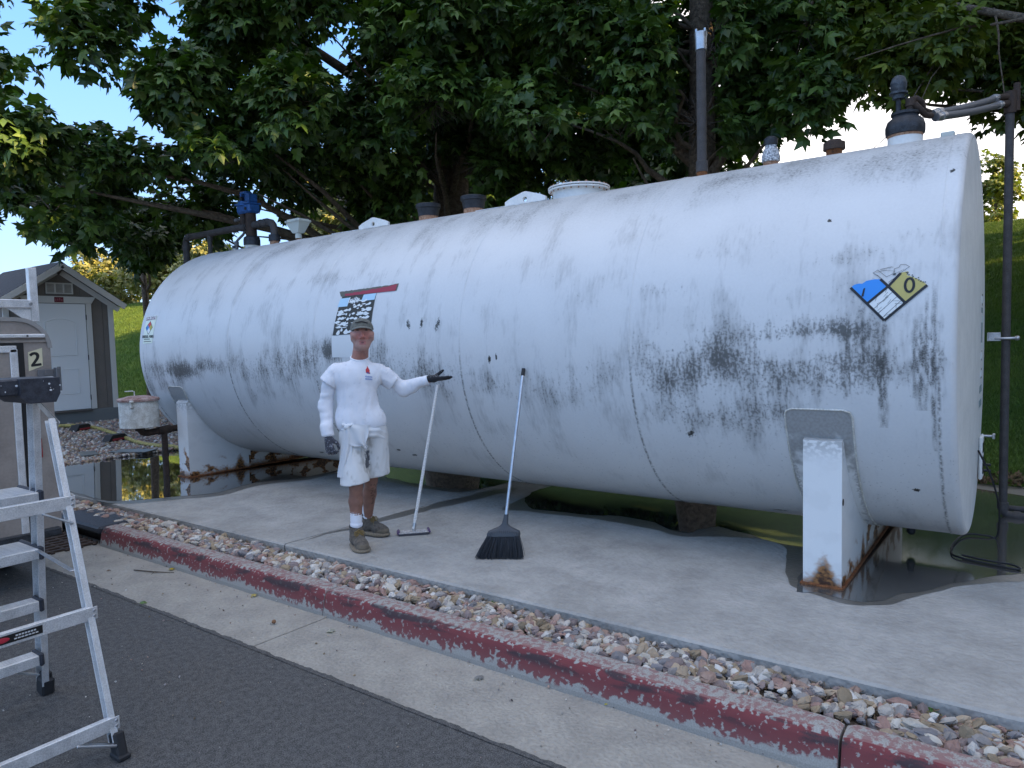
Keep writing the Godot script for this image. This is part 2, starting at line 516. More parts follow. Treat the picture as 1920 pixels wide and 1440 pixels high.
const BOUGHS := {
	"plane_wide": [
		[Vector3(-7.9, 9.3, -10.3), Vector3(0.4, 0.7, 0.4), 2],
		[Vector3(-7.7, 6.9, -10.1), Vector3(0.6, 0.4, 0.6), 3],
		[Vector3(-10.3, 9.2, -5.3), Vector3(0.6, 0.4, 0.6), 4],
		[Vector3(-9.6, 9.6, -9.5), Vector3(0.4, 0.5, 0.4), 2],
		[Vector3(-9.9, 4.9, -9.4), Vector3(0.5, 0.4, 0.5), 6],
		[Vector3(-12.2, 7.2, -5.8), Vector3(0.4, 0.4, 0.5), 5],
		[Vector3(-11.9, 5.2, -7.7), Vector3(0.4, 0.5, 0.6), 6],
		[Vector3(-8.8, 6.4, -8.6), Vector3(0.4, 0.6, 0.4), 5],
		[Vector3(-12.5, 7.4, -3.7), Vector3(0.5, 0.8, 0.4), 3],
		[Vector3(-10.7, 4.7, -5.8), Vector3(0.5, 0.4, 0.4), 4],
		[Vector3(-8.5, 4.6, -7), Vector3(0.4, 0.4, 0.4), 2],
		[Vector3(-7.8, 6, -8.3), Vector3(0.4, 0.4, 0.4), 4],
		[Vector3(-11.4, 6, -5.7), Vector3(0.4, 0.4, 0.4), 5],
		[Vector3(-13, 4.3, -4.6), Vector3(0.5, 0.6, 0.4), 8],
		[Vector3(-9.3, 8.1, -6.3), Vector3(0.6, 0.4, 0.4), 4],
		[Vector3(-8.3, 9.4, -7.3), Vector3(0.6, 0.5, 0.6), 6],
		[Vector3(-10.8, 6.2, -8.4), Vector3(0.7, 0.4, 0.4), 7],
		[Vector3(-10, 5.7, -4.6), Vector3(0.4, 0.5, 0.5), 7],
		[Vector3(-11.7, 4.2, -5.5), Vector3(0.5, 0.4, 0.4), 6],
		[Vector3(-7.1, 5.6, -7.6), Vector3(0.4, 0.4, 0.4), 3],
		[Vector3(-12.3, 9.3, -4.1), Vector3(0.6, 0.6, 0.5), 5],
		[Vector3(-8.4, 4.8, -6.2), Vector3(0.4, 0.4, 0.4), 6],
		[Vector3(-7.7, 4.6, -7.3), Vector3(0.4, 0.4, 0.5), 6],
		[Vector3(-14.7, 9.5, -4.8), Vector3(0.9, 0.4, 0.5), 5],
		[Vector3(-12.2, 4.4, -7.8), Vector3(0.4, 0.4, 0.4), 2],
		[Vector3(-12.6, 3.5, -6.4), Vector3(0.6, 0.4, 0.4), 3],
		[Vector3(-5.9, 5.7, -7.9), Vector3(0.5, 0.6, 0.4), 6],
		[Vector3(-8, 5.8, -10.2), Vector3(0.5, 0.5, 0.4), 5],
		[Vector3(-10.9, 7.1, -7), Vector3(0.5, 0.4, 0.5), 5],
		[Vector3(-12.7, 5, -6.9), Vector3(0.4, 0.6, 0.4), 7],
		[Vector3(-8.4, 4, -8.4), Vector3(0.4, 0.4, 0.4), 5],
		[Vector3(-10.6, 4.2, -4.9), Vector3(0.4, 0.4, 0.4), 4],
		[Vector3(-10.6, 4.5, -8.2), Vector3(0.5, 0.7, 0.4), 6],
		[Vector3(-7.7, 4.8, -6), Vector3(0.4, 0.5, 0.4), 5],
		[Vector3(-9.8, 3.8, -7.4), Vector3(0.4, 0.4, 0.4), 5],
		[Vector3(-8.8, 5.2, -7.9), Vector3(0.6, 0.4, 0.5), 6],
		[Vector3(-9.1, 5, -5.3), Vector3(0.5, 0.4, 0.5), 10],
		[Vector3(-10, 10.2, -6.5), Vector3(0.4, 0.4, 0.4), 2],
		[Vector3(-9.9, 5.8, -6.3), Vector3(0.5, 0.4, 0.4), 6],
		[Vector3(-14.9, 4.6, -5.7), Vector3(0.4, 0.5, 0.6), 4],
		[Vector3(-13, 4, -7.2), Vector3(0.4, 0.4, 0.4), 3],
		[Vector3(-6.9, 5.9, -7.1), Vector3(0.4, 0.4, 0.4), 4],
		[Vector3(-9.2, 4, -8.5), Vector3(0.4, 0.4, 0.5), 5],
		[Vector3(-8.9, 5.4, -6.7), Vector3(0.6, 0.4, 0.4), 5],
		[Vector3(-6.8, 5.3, -10.4), Vector3(0.4, 0.6, 0.5), 3],
		[Vector3(-13.7, 7.3, -4.8), Vector3(0.7, 0.7, 0.4), 6],
		[Vector3(-10.4, 4.7, -6.8), Vector3(0.4, 0.4, 0.4), 4],
		[Vector3(-13, 4.8, -5.7), Vector3(0.6, 0.4, 0.5), 5],
		[Vector3(-6.7, 4.2, -8.5), Vector3(0.4, 0.4, 0.4), 4],
		[Vector3(-10.2, 4.2, -5.5), Vector3(0.4, 0.4, 0.4), 4],
		[Vector3(-6.4, 4.7, -7.2), Vector3(0.4, 0.5, 0.6), 10],
		[Vector3(-10.6, 6.6, -5.2), Vector3(0.5, 0.4, 0.5), 8],
		[Vector3(-13.6, 7.5, -6.7), Vector3(0.6, 0.6, 0.6), 11],
		[Vector3(-7.5, 4.2, -8.3), Vector3(0.4, 0.4, 0.5), 7],
		[Vector3(-9.7, 6.4, -7.3), Vector3(0.4, 0.5, 0.6), 10],
		[Vector3(-15.1, 6.2, -5.3), Vector3(0.4, 0.5, 0.4), 4],
		[Vector3(-8.3, 5, -10.5), Vector3(0.4, 0.4, 0.4), 3],
		[Vector3(-10.8, 5.4, -7.7), Vector3(0.4, 0.4, 0.5), 5],
		[Vector3(-9.5, 4.7, -7), Vector3(0.4, 0.4, 0.4), 3],
		[Vector3(-8.8, 6.1, -5.9), Vector3(0.5, 0.4, 0.4), 9],
		[Vector3(-10.8, 4.4, -4.1), Vector3(0.4, 0.4, 0.4), 6],
		[Vector3(-13.2, 9.4, -6.1), Vector3(0.5, 0.6, 0.8), 5],
		[Vector3(-9.2, 6, -10), Vector3(0.4, 0.4, 0.5), 5],
		[Vector3(-6.1, 5.8, -7.1), Vector3(0.5, 0.4, 0.4), 3],
		[Vector3(-11.6, 4.2, -3.7), Vector3(0.4, 0.6, 0.4), 4],
		[Vector3(-11.9, 7.4, -4.7), Vector3(0.5, 0.4, 0.5), 5],
		[Vector3(-10.4, 3.9, -7.1), Vector3(0.4, 0.4, 0.5), 4],
		[Vector3(-12.4, 3.8, -7.8), Vector3(0.4, 0.4, 0.4), 1],
		[Vector3(-10.2, 3.5, -6.4), Vector3(0.4, 0.4, 0.5), 5],
		[Vector3(-11.2, 5.6, -6.6), Vector3(0.5, 0.6, 0.5), 7],
		[Vector3(-6.6, 7.6, -8.3), Vector3(0.7, 0.4, 0.4), 3],
		[Vector3(-8.4, 7.2, -6.8), Vector3(0.5, 0.6, 0.4), 6],
		[Vector3(-6.1, 4.9, -8.7), Vector3(0.4, 0.5, 0.4), 5],
		[Vector3(-11.5, 7.7, -8.3), Vector3(0.7, 0.4, 0.6), 7],
		[Vector3(-7.7, 4.9, -9.2), Vector3(0.4, 0.5, 0.5), 8],
		[Vector3(-11.1, 3.9, -6.7), Vector3(0.4, 0.4, 0.6), 4],
		[Vector3(-8.9, 4.4, -6.1), Vector3(0.4, 0.4, 0.4), 4],
		[Vector3(-7, 9.2, -8.3), Vector3(0.6, 0.5, 0.4), 5],
		[Vector3(-8.3, 8.5, -9.3), Vector3(0.4, 0.6, 0.4), 3],
		[Vector3(-13.5, 5.8, -6.9), Vector3(0.6, 0.5, 0.4), 3],
		[Vector3(-10.2, 9.1, -8.2), Vector3(0.4, 0.5, 0.7), 4],
		[Vector3(-13.9, 4.2, -6), Vector3(0.5, 0.4, 0.6), 8],
		[Vector3(-8.6, 3.9, -5.4), Vector3(0.4, 0.4, 0.5), 7],
		[Vector3(-9.3, 3.8, -6.6), Vector3(0.4, 0.4, 0.4), 4],
		[Vector3(-8.9, 7.1, -9.9), Vector3(0.5, 0.5, 0.6), 9],
		[Vector3(-6.6, 4.3, -9.2), Vector3(0.4, 0.4, 0.4), 6],
		[Vector3(-11.8, 10.9, -7.6), Vector3(0.8, 0.7, 0.8), 7],
		[Vector3(-8.8, 10.4, -9.2), Vector3(0.5, 0.4, 0.4), 3],
		[Vector3(-9.8, 5.8, -9.2), Vector3(0.4, 0.4, 0.4), 3],
		[Vector3(-10.4, 3.4, -4.2), Vector3(0.6, 0.4, 0.4), 5],
		[Vector3(-7.8, 6.1, -6.3), Vector3(0.6, 0.4, 0.4), 5],
		[Vector3(-11.4, 3.5, -4.9), Vector3(0.6, 0.4, 0.4), 4],
		[Vector3(-13.9, 5.3, -5.1), Vector3(0.5, 0.5, 0.5), 6],
		[Vector3(-14.8, 8.2, -5.2), Vector3(0.8, 0.4, 0.4), 4],
		[Vector3(-11.9, 5.6, -4), Vector3(0.4, 0.5, 0.4), 3],
		[Vector3(-8.6, 4.1, -7.8), Vector3(0.4, 0.5, 0.4), 6],
		[Vector3(-12.2, 6.6, -7.4), Vector3(0.5, 0.5, 0.6), 10],
		[Vector3(-6.8, 6.3, -8.1), Vector3(0.4, 0.4, 0.4), 5],
		[Vector3(-8.3, 11, -10.2), Vector3(0.4, 0.4, 0.5), 3],
		[Vector3(-10.9, 8.3, -4.4), Vector3(0.5, 0.6, 0.5), 5],
		[Vector3(-7.2, 6.5, -9.1), Vector3(0.5, 0.6, 0.4), 9],
		[Vector3(-9.5, 7.6, -8.8), Vector3(0.7, 0.4, 0.7), 5],
		[Vector3(-7.3, 5.3, -7.9), Vector3(0.4, 0.4, 0.4), 5],
		[Vector3(-14.3, 11.1, -5.5), Vector3(1.2, 0.5, 1.1), 7],
		[Vector3(-7.4, 7, -7.4), Vector3(0.4, 0.7, 0.5), 5],
		[Vector3(-9.8, 7.6, -5.4), Vector3(0.4, 0.5, 0.6), 4],
		[Vector3(-13, 5.9, -4.6), Vector3(0.4, 0.4, 0.4), 1],
		[Vector3(-8, 7.6, -10.7), Vector3(0.4, 0.4, 0.4), 3],
		[Vector3(-11.2, 8.5, -6.9), Vector3(0.6, 0.7, 0.4), 4],
		[Vector3(-11.4, 6.2, -3.9), Vector3(0.6, 0.6, 0.4), 5],
		[Vector3(-10.2, 11, -8.5), Vector3(0.4, 0.9, 0.8), 3],
		[Vector3(-8.6, 4.5, -9.5), Vector3(0.4, 0.5, 0.4), 4],
	],
	"plane_mid": [
		[Vector3(-6.3, 10.3, -10.8), Vector3(0.9, 0.5, 0.5), 7],
		[Vector3(-6.7, 4.5, -10.2), Vector3(0.7, 0.4, 0.6), 4],
		[Vector3(-5.4, 8.6, -10.7), Vector3(0.5, 0.7, 0.7), 4],
		[Vector3(-3.2, 8.5, -13.2), Vector3(0.5, 0.9, 0.5), 5],
		[Vector3(-3.8, 5.7, -12.4), Vector3(0.5, 0.5, 0.6), 10],
		[Vector3(-6.7, 7.7, -10.8), Vector3(0.5, 0.7, 0.4), 5],
		[Vector3(-3.2, 5.8, -9.4), Vector3(0.4, 0.5, 0.4), 5],
		[Vector3(-3.8, 6.8, -10.2), Vector3(0.5, 0.6, 0.4), 5],
		[Vector3(-3.1, 5.1, -8.5), Vector3(0.4, 0.4, 0.4), 5],
		[Vector3(-5.4, 8.8, -8.9), Vector3(0.7, 0.8, 0.6), 7],
		[Vector3(-2.8, 6.3, -12.3), Vector3(0.4, 0.4, 0.4), 4],
		[Vector3(-5.7, 6.9, -11.5), Vector3(0.4, 0.4, 0.4), 2],
		[Vector3(-6.2, 8, -11.6), Vector3(0.4, 0.7, 0.4), 3],
		[Vector3(-4.5, 7.9, -12.3), Vector3(0.6, 0.6, 0.6), 5],
		[Vector3(-4, 4.8, -11.2), Vector3(0.4, 0.4, 0.6), 4],
		[Vector3(-5.4, 6.8, -8.7), Vector3(0.4, 0.5, 0.4), 5],
		[Vector3(-4.9, 5.4, -12.1), Vector3(0.4, 0.6, 0.4), 6],
		[Vector3(-2.4, 7.1, -10.5), Vector3(0.4, 0.4, 0.4), 3],
		[Vector3(-2.9, 4.4, -9.3), Vector3(0.4, 0.4, 0.4), 2],
		[Vector3(-3.9, 10.9, -13.3), Vector3(1.1, 0.6, 0.7), 7],
		[Vector3(-3.9, 4.7, -9.7), Vector3(0.4, 0.4, 0.4), 5],
		[Vector3(-7.1, 6.3, -10.6), Vector3(0.4, 0.4, 0.4), 4],
		[Vector3(-5.4, 6.5, -9.7), Vector3(0.4, 0.4, 0.4), 5],
		[Vector3(-2.3, 5.2, -9.3), Vector3(0.4, 0.4, 0.4), 2],
		[Vector3(-4.2, 5.6, -9.1), Vector3(0.4, 0.4, 0.4), 6],
		[Vector3(-3.3, 4.1, -8.5), Vector3(0.4, 0.4, 0.5), 7],
		[Vector3(-4, 3.9, -7.8), Vector3(0.4, 0.4, 0.4), 4],
		[Vector3(-6.2, 5.6, -10), Vector3(0.5, 0.4, 0.5), 5],
		[Vector3(-3.9, 8.1, -9.6), Vector3(0.6, 0.5, 0.4), 4],
		[Vector3(-5.5, 4.4, -9.6), Vector3(0.4, 0.4, 0.7), 6],
		[Vector3(-4.7, 5.5, -8), Vector3(0.5, 0.4, 0.6), 10],
		[Vector3(-4.5, 9.6, -11.6), Vector3(0.7, 0.6, 0.9), 5],
		[Vector3(-3.9, 5, -8.2), Vector3(0.4, 0.5, 0.4), 7],
		[Vector3(-3, 5.8, -10), Vector3(0.4, 0.4, 0.4), 4],
		[Vector3(-2.6, 5.4, -11.3), Vector3(0.4, 0.4, 0.7), 4],
		[Vector3(-2.7, 6.3, -11), Vector3(0.4, 0.4, 0.4), 7],
		[Vector3(-4.7, 6.5, -11.7), Vector3(0.5, 0.4, 0.4), 5],
		[Vector3(-5, 5.5, -10.1), Vector3(0.4, 0.4, 0.6), 4],
		[Vector3(-5.3, 4.6, -7.9), Vector3(0.4, 0.4, 0.6), 8],
		[Vector3(-3.3, 4.8, -9.4), Vector3(0.4, 0.4, 0.4), 4],
		[Vector3(-4.6, 6.3, -9.1), Vector3(0.4, 0.5, 0.6), 5],
		[Vector3(-2.9, 5, -10.2), Vector3(0.4, 0.4, 0.5), 5],
		[Vector3(-6.1, 5.6, -8.9), Vector3(0.5, 0.4, 0.4), 3],
		[Vector3(-3.7, 6.8, -12.1), Vector3(0.4, 0.5, 0.4), 5],
		[Vector3(-2.3, 4.7, -9.6), Vector3(0.4, 0.4, 0.4), 2],
		[Vector3(-2.8, 8.7, -10.9), Vector3(0.5, 0.5, 0.6), 6],
		[Vector3(-4.3, 5, -10), Vector3(0.4, 0.6, 0.5), 6],
		[Vector3(-3.6, 6, -10.8), Vector3(0.4, 0.6, 0.4), 7],
		[Vector3(-2.2, 4.3, -8.9), Vector3(0.4, 0.4, 0.4), 4],
		[Vector3(-4.7, 3.8, -7.1), Vector3(0.4, 0.4, 0.4), 4],
		[Vector3(-5.6, 6.4, -11), Vector3(0.4, 0.4, 0.4), 4],
		[Vector3(-5.5, 4.9, -11), Vector3(0.4, 0.4, 0.4), 5],
	],
	"plane_right": [
		[Vector3(2.1, 5.7, -15), Vector3(0.5, 0.7, 0.4), 8],
		[Vector3(-1.2, 4.7, -9.4), Vector3(0.7, 0.4, 0.5), 11],
		[Vector3(0.9, 6, -12.8), Vector3(0.4, 0.4, 0.5), 3],
		[Vector3(5.1, 3.9, -17.7), Vector3(0.4, 0.4, 0.4), 1],
		[Vector3(-0, 7.8, -13), Vector3(0.7, 0.4, 0.4), 5],
		[Vector3(1.7, 7.9, -13.3), Vector3(0.5, 0.4, 0.6), 2],
		[Vector3(3.5, 3.8, -15.3), Vector3(0.5, 0.4, 0.5), 3],
		[Vector3(-1.9, 5.8, -11.8), Vector3(0.5, 0.5, 0.4), 6],
		[Vector3(-0.7, 11, -16), Vector3(0.4, 0.7, 0.4), 3],
		[Vector3(-1.8, 5.6, -10.1), Vector3(0.4, 0.4, 0.4), 11],
		[Vector3(-2.6, 5.4, -12.2), Vector3(0.4, 0.4, 0.4), 2],
		[Vector3(3.8, 5.1, -14.6), Vector3(0.4, 0.6, 0.6), 6],
		[Vector3(3.2, 6.2, -15.6), Vector3(0.5, 0.6, 0.5), 8],
		[Vector3(0, 5.1, -12.7), Vector3(0.4, 0.4, 0.5), 4],
		[Vector3(-0.5, 8.3, -15.1), Vector3(0.5, 0.7, 0.6), 6],
		[Vector3(2.2, 7.6, -14.8), Vector3(0.7, 0.5, 0.5), 5],
		[Vector3(4.2, 4.6, -16.5), Vector3(0.4, 0.4, 0.4), 4],
		[Vector3(1.9, 8.9, -14.3), Vector3(0.9, 0.5, 0.6), 6],
		[Vector3(0.5, 6.6, -15.7), Vector3(0.6, 0.7, 0.6), 7],
		[Vector3(2.7, 4.6, -12.8), Vector3(0.4, 0.5, 0.4), 3],
		[Vector3(4, 5, -18.6), Vector3(0.7, 0.7, 0.4), 10],
		[Vector3(-2.2, 6.4, -12.6), Vector3(0.6, 0.7, 0.4), 4],
		[Vector3(2, 4.1, -12.6), Vector3(0.5, 0.4, 0.5), 5],
		[Vector3(-1.4, 6.4, -13.1), Vector3(0.4, 0.4, 0.7), 5],
		[Vector3(0.6, 3.9, -13.7), Vector3(0.6, 0.4, 0.4), 3],
		[Vector3(1.2, 4.2, -12.1), Vector3(0.6, 0.6, 0.4), 5],
		[Vector3(0.1, 6.5, -12.3), Vector3(0.4, 0.5, 0.4), 2],
		[Vector3(2.4, 5.7, -12.8), Vector3(0.4, 0.4, 0.4), 1],
		[Vector3(-1.6, 8.9, -12.4), Vector3(0.6, 0.9, 0.4), 6],
		[Vector3(-0.9, 5.6, -12.4), Vector3(0.4, 0.6, 0.5), 7],
		[Vector3(-0.1, 6.3, -13.4), Vector3(0.4, 0.6, 0.4), 5],
		[Vector3(0.5, 11.7, -17.2), Vector3(0.4, 0.4, 0.4), 1],
		[Vector3(4.8, 7.1, -19.7), Vector3(0.7, 0.5, 0.7), 5],
		[Vector3(-1.9, 10.2, -14.7), Vector3(0.5, 0.6, 0.7), 6],
		[Vector3(-1.8, 7.9, -14.2), Vector3(0.5, 0.6, 0.4), 4],
		[Vector3(1.5, 5.6, -12.2), Vector3(0.4, 0.4, 0.4), 2],
		[Vector3(4.7, 5.3, -17), Vector3(0.4, 0.4, 0.4), 1],
		[Vector3(3.5, 3.8, -13.7), Vector3(0.4, 0.5, 0.6), 6],
		[Vector3(-2.3, 5.2, -11.2), Vector3(0.4, 0.4, 0.4), 3],
		[Vector3(2, 4.1, -14.6), Vector3(0.4, 0.5, 0.4), 5],
		[Vector3(0, 4.6, -11.1), Vector3(0.6, 0.6, 0.4), 12],
		[Vector3(2.7, 4.6, -16.4), Vector3(0.8, 0.5, 0.6), 5],
		[Vector3(1.3, 8.2, -16.8), Vector3(0.9, 0.8, 0.4), 8],
		[Vector3(2.6, 10.8, -18.1), Vector3(0.7, 0.4, 0.4), 4],
		[Vector3(1.2, 6.4, -14.3), Vector3(0.5, 0.4, 0.5), 6],
		[Vector3(0.6, 4.9, -14.7), Vector3(0.5, 0.6, 0.8), 6],
		[Vector3(-0.4, 6.2, -14.3), Vector3(0.4, 0.7, 0.4), 7],
		[Vector3(3.3, 5.3, -13.5), Vector3(0.4, 0.4, 0.4), 3],
		[Vector3(5.4, 5.8, -20.1), Vector3(0.4, 0.6, 0.4), 3],
		[Vector3(-1.4, 6.4, -11.3), Vector3(0.5, 0.6, 0.4), 7],
		[Vector3(2.8, 9.3, -17.6), Vector3(0.7, 0.4, 0.5), 5],
		[Vector3(2.1, 3.4, -12.1), Vector3(0.4, 0.4, 0.4), 3],
		[Vector3(1.9, 5.1, -12), Vector3(0.4, 0.4, 0.4), 3],
		[Vector3(1.2, 10.9, -17.2), Vector3(0.4, 0.8, 0.4), 2],
		[Vector3(2.9, 7.2, -18.2), Vector3(0.8, 0.8, 0.8), 12],
		[Vector3(1, 5, -11.7), Vector3(0.4, 0.4, 0.5), 3],
		[Vector3(-0.1, 5.6, -11.4), Vector3(0.5, 0.4, 0.4), 7],
		[Vector3(-0.1, 9.3, -13.2), Vector3(0.7, 0.4, 0.5), 3],
		[Vector3(-0.3, 7.8, -11.8), Vector3(0.5, 0.4, 0.4), 3],
		[Vector3(1.7, 5.4, -16.8), Vector3(0.8, 0.7, 0.6), 10],
		[Vector3(5.4, 4.2, -20), Vector3(0.4, 0.4, 0.4), 2],
		[Vector3(4.6, 6.3, -17.1), Vector3(0.4, 0.4, 0.6), 3],
		[Vector3(1, 7.5, -13.6), Vector3(0.4, 0.4, 0.4), 2],
		[Vector3(-0.7, 5.4, -10.6), Vector3(0.5, 0.4, 0.4), 13],
		[Vector3(0.3, 9.8, -15.9), Vector3(0.4, 0.6, 0.4), 3],
	],
	"thin": [
		[Vector3(-15.2, 3.9, -7.8), Vector3(0.8, 0.5, 0.4), 6],
		[Vector3(-13.6, 3.7, -7), Vector3(0.6, 0.6, 0.4), 7],
		[Vector3(-15, 4.3, -7.1), Vector3(0.8, 0.4, 0.4), 4],
	],
}


func _ready():
	rng.seed = 20240611
	# ---- camera
	cam = Camera3D.new()
	cam.name = "camera"
	cam.fov = 56.349
	cam.near = 0.05
	cam.far = 400.0
	cam.position = Vector3(0, 1.6074, 0)
	cam.rotation = Vector3(-0.0636, 0.6289, -0.0253)
	add_child(cam)
	# ---- sky, sun, exposure
	var env := Environment.new()
	env.background_mode = Environment.BG_SKY
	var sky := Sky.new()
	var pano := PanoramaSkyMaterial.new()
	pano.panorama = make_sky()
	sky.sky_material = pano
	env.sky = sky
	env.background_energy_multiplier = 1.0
	env.tonemap_mode = Environment.TONE_MAPPER_LINEAR
	env.tonemap_exposure = 2.95
	env.sdfgi_enabled = true
	env.ssao_enabled = true
	env.ssil_enabled = true
	var we := WorldEnvironment.new()
	we.name = "world_environment"
	we.environment = env
	add_child(we)
	var sun := DirectionalLight3D.new()
	sun.name = "sun"
	sun.light_color = Color(1.0, 0.86, 0.62)
	sun.light_energy = 1.6
	sun.light_angular_distance = 0.5
	sun.shadow_enabled = true
	add_child(sun)
	sun.look_at_from_position(Vector3.ZERO, -Vector3(0.93, 0.33, -0.22))
	# ---- the place
	materials()
	ground()
	kerb_and_gutter()
	gravel_strip()
	slope()
	trees()
	shed()
	tank()
	bucket()
	riser()
	trailer()
	ladder()
	person()
	brush_and_broom()
	odds_and_ends()


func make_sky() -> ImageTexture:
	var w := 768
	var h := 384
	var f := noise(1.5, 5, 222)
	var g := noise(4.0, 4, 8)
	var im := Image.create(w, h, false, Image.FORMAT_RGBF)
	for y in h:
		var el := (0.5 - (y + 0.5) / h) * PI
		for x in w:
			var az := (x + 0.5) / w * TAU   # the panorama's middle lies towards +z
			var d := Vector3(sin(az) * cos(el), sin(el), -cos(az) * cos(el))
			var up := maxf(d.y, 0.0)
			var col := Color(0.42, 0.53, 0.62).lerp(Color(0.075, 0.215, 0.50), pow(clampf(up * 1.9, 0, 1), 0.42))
			# broken cloud, denser towards the sun; unseen overhead cover added to light the yard
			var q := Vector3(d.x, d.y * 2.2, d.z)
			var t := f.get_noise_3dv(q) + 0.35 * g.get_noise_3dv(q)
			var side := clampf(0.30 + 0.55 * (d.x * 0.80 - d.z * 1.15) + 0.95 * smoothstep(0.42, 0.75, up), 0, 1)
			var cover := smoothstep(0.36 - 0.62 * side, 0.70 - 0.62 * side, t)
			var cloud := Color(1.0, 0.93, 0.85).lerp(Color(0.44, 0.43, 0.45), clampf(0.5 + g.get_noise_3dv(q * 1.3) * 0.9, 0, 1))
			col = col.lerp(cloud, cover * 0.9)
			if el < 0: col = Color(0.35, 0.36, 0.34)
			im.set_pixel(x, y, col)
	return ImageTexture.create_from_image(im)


func materials():
	M.concrete_tex = two_tone(512, lin(0.26, 0.25, 0.235), lin(0.40, 0.385, 0.355), noise(0.012, 5, 11), noise(0.11, 3, 12), 0.45, 1.5)
	M.fine_normal = bump(512, noise(0.16, 4, 13), 3.0)
	M.concrete = triplanar(mat(lin(1), 0.86), 0.35, M.concrete_tex, M.fine_normal, 0.35)
	M.gutter = triplanar(mat(lin(0.98, 0.945, 0.88), 0.88), 0.5, M.concrete_tex, M.fine_normal, 0.6)
	M.asphalt = triplanar(mat(lin(1), 0.9), 1.4, two_tone(512, lin(0.033, 0.032, 0.031), lin(0.140, 0.136, 0.130), noise(0.03, 4, 21), noise(0.16, 3, 22), 0.72, 2.2), bump(512, noise(0.20, 2, 23), 5.0), 0.3)
	M.soil = triplanar(mat(lin(1), 0.95), 1.0, two_tone(256, lin(0.05, 0.038, 0.028), lin(0.14, 0.11, 0.085), noise(0.03, 4, 31), noise(0.2, 3, 32), 0.5, 1.8), M.fine_normal, 1.0)
	M.pebble_bed = triplanar(mat(lin(1), 0.95), 1.0, two_tone(512, lin(0.05, 0.04, 0.035), lin(0.33, 0.28, 0.25), noise(0.09, 2, 34, FastNoiseLite.TYPE_CELLULAR), noise(0.05, 2, 35), 0.35, 2.6), bump(512, noise(0.09, 2, 34, FastNoiseLite.TYPE_CELLULAR), 9.0), 1.0)
	M.turf = triplanar(mat(lin(1), 0.95), 0.5, two_tone(512, lin(0.035, 0.065, 0.010), lin(0.095, 0.155, 0.026), noise(0.015, 4, 41), noise(0.25, 2, 42), 0.55, 1.8), M.fine_normal, 1.0)
	M.white = mat(lin(0.80, 0.80, 0.78), 0.5)
	triplanar(M.white, 0.9, two_tone(512, lin(0.84, 0.84, 0.83), lin(1.0, 1.0, 0.99), noise(0.008, 5, 51), noise(0.06, 4, 52), 0.45, 1.6), null)
	M.worn_white = triplanar(mat(lin(0.80, 0.80, 0.75), 0.6), 1.5, two_tone(512, lin(0.50, 0.46, 0.40), lin(1.0), noise(0.012, 5, 53), noise(0.09, 4, 54), 0.5, 2.2), null)
	M.rust = triplanar(mat(lin(1), 0.9), 2.0, two_tone(512, lin(0.045, 0.018, 0.008), lin(0.30, 0.11, 0.035), noise(0.02, 5, 55), noise(0.12, 4, 56), 0.5, 2.0), M.fine_normal, 0.8)
	M.pale_rust = triplanar(mat(lin(1), 0.85), 3.0, two_tone(512, lin(0.20, 0.075, 0.03), lin(0.55, 0.34, 0.22), noise(0.02, 5, 57), noise(0.12, 4, 58), 0.5, 2.0), null)
	M.black_iron = triplanar(mat(lin(1), 0.5, 0.3), 3.0, two_tone(256, lin(0.012, 0.014, 0.017), lin(0.05, 0.055, 0.065), noise(0.02, 5, 61), noise(0.15, 4, 62), 0.5, 2.0), M.fine_normal, 0.5)
	M.pipe_grey = triplanar(mat(lin(1), 0.7, 0.0), 2.0, two_tone(256, lin(0.035, 0.031, 0.030), lin(0.085, 0.077, 0.074), noise(0.02, 5, 63), noise(0.15, 4, 64), 0.5, 1.8), M.fine_normal, 0.4)
	M.brown_iron = triplanar(mat(lin(1), 0.75, 0.1), 2.0, two_tone(256, lin(0.022, 0.014, 0.01), lin(0.08, 0.05, 0.035), noise(0.02, 5, 65), noise(0.15, 4, 66), 0.5, 1.8), M.fine_normal, 0.6)
	M.rubber = mat(lin(0.018, 0.018, 0.02), 0.65)
	M.hose_grey = triplanar(mat(lin(0.15, 0.15, 0.155), 0.5, 0.3), 1.0)
	M.steel = triplanar(mat(lin(0.62, 0.63, 0.65), 0.34, 0.9), 2.0, two_tone(256, lin(0.62), lin(1.0), noise(0.02, 5, 71), noise(0.2, 3, 72), 0.5, 1.8), M.fine_normal, 0.15)
	M.aluminium = triplanar(mat(lin(0.86, 0.86, 0.86), 0.42, 0.5), 1.6, two_tone(512, lin(0.66, 0.66, 0.66), lin(1.0), noise(0.012, 5, 73), noise(0.13, 4, 74), 0.55, 2.0), M.fine_normal, 0.2)
	M.navy = triplanar(mat(lin(1), 0.55), 2.5, two_tone(512, lin(0.010, 0.012, 0.02), lin(0.05, 0.055, 0.07), noise(0.02, 4, 75), noise(0.1, 4, 76), 0.4, 1.5), M.fine_normal, 0.4)
	M.paint_fleck = mat(lin(0.72, 0.74, 0.76), 0.7)
	M.blue = triplanar(mat(lin(0.03, 0.15, 0.45), 0.5), 3.0, two_tone(256, lin(0.4), lin(1.0), noise(0.02, 5, 77), noise(0.1, 4, 78), 0.5, 1.8), M.fine_normal, 0.3)
	M.grey_box = mat(lin(0.55, 0.58, 0.53), 0.55)
	M.glass_black = mat(lin(0.01), 0.2)
	M.black = mat(lin(0.012), 0.7)
	M.bark = triplanar(mat(lin(1), 0.95), 1.6, two_tone(512, lin(0.045, 0.032, 0.022), lin(0.22, 0.17, 0.12), noise(0.016, 5, 81), noise(0.09, 4, 82), 0.45, 2.2), bump(512, noise(0.05, 4, 83), 8.0), 1.0)
	M.twig = mat(lin(0.05, 0.038, 0.028), 0.95)
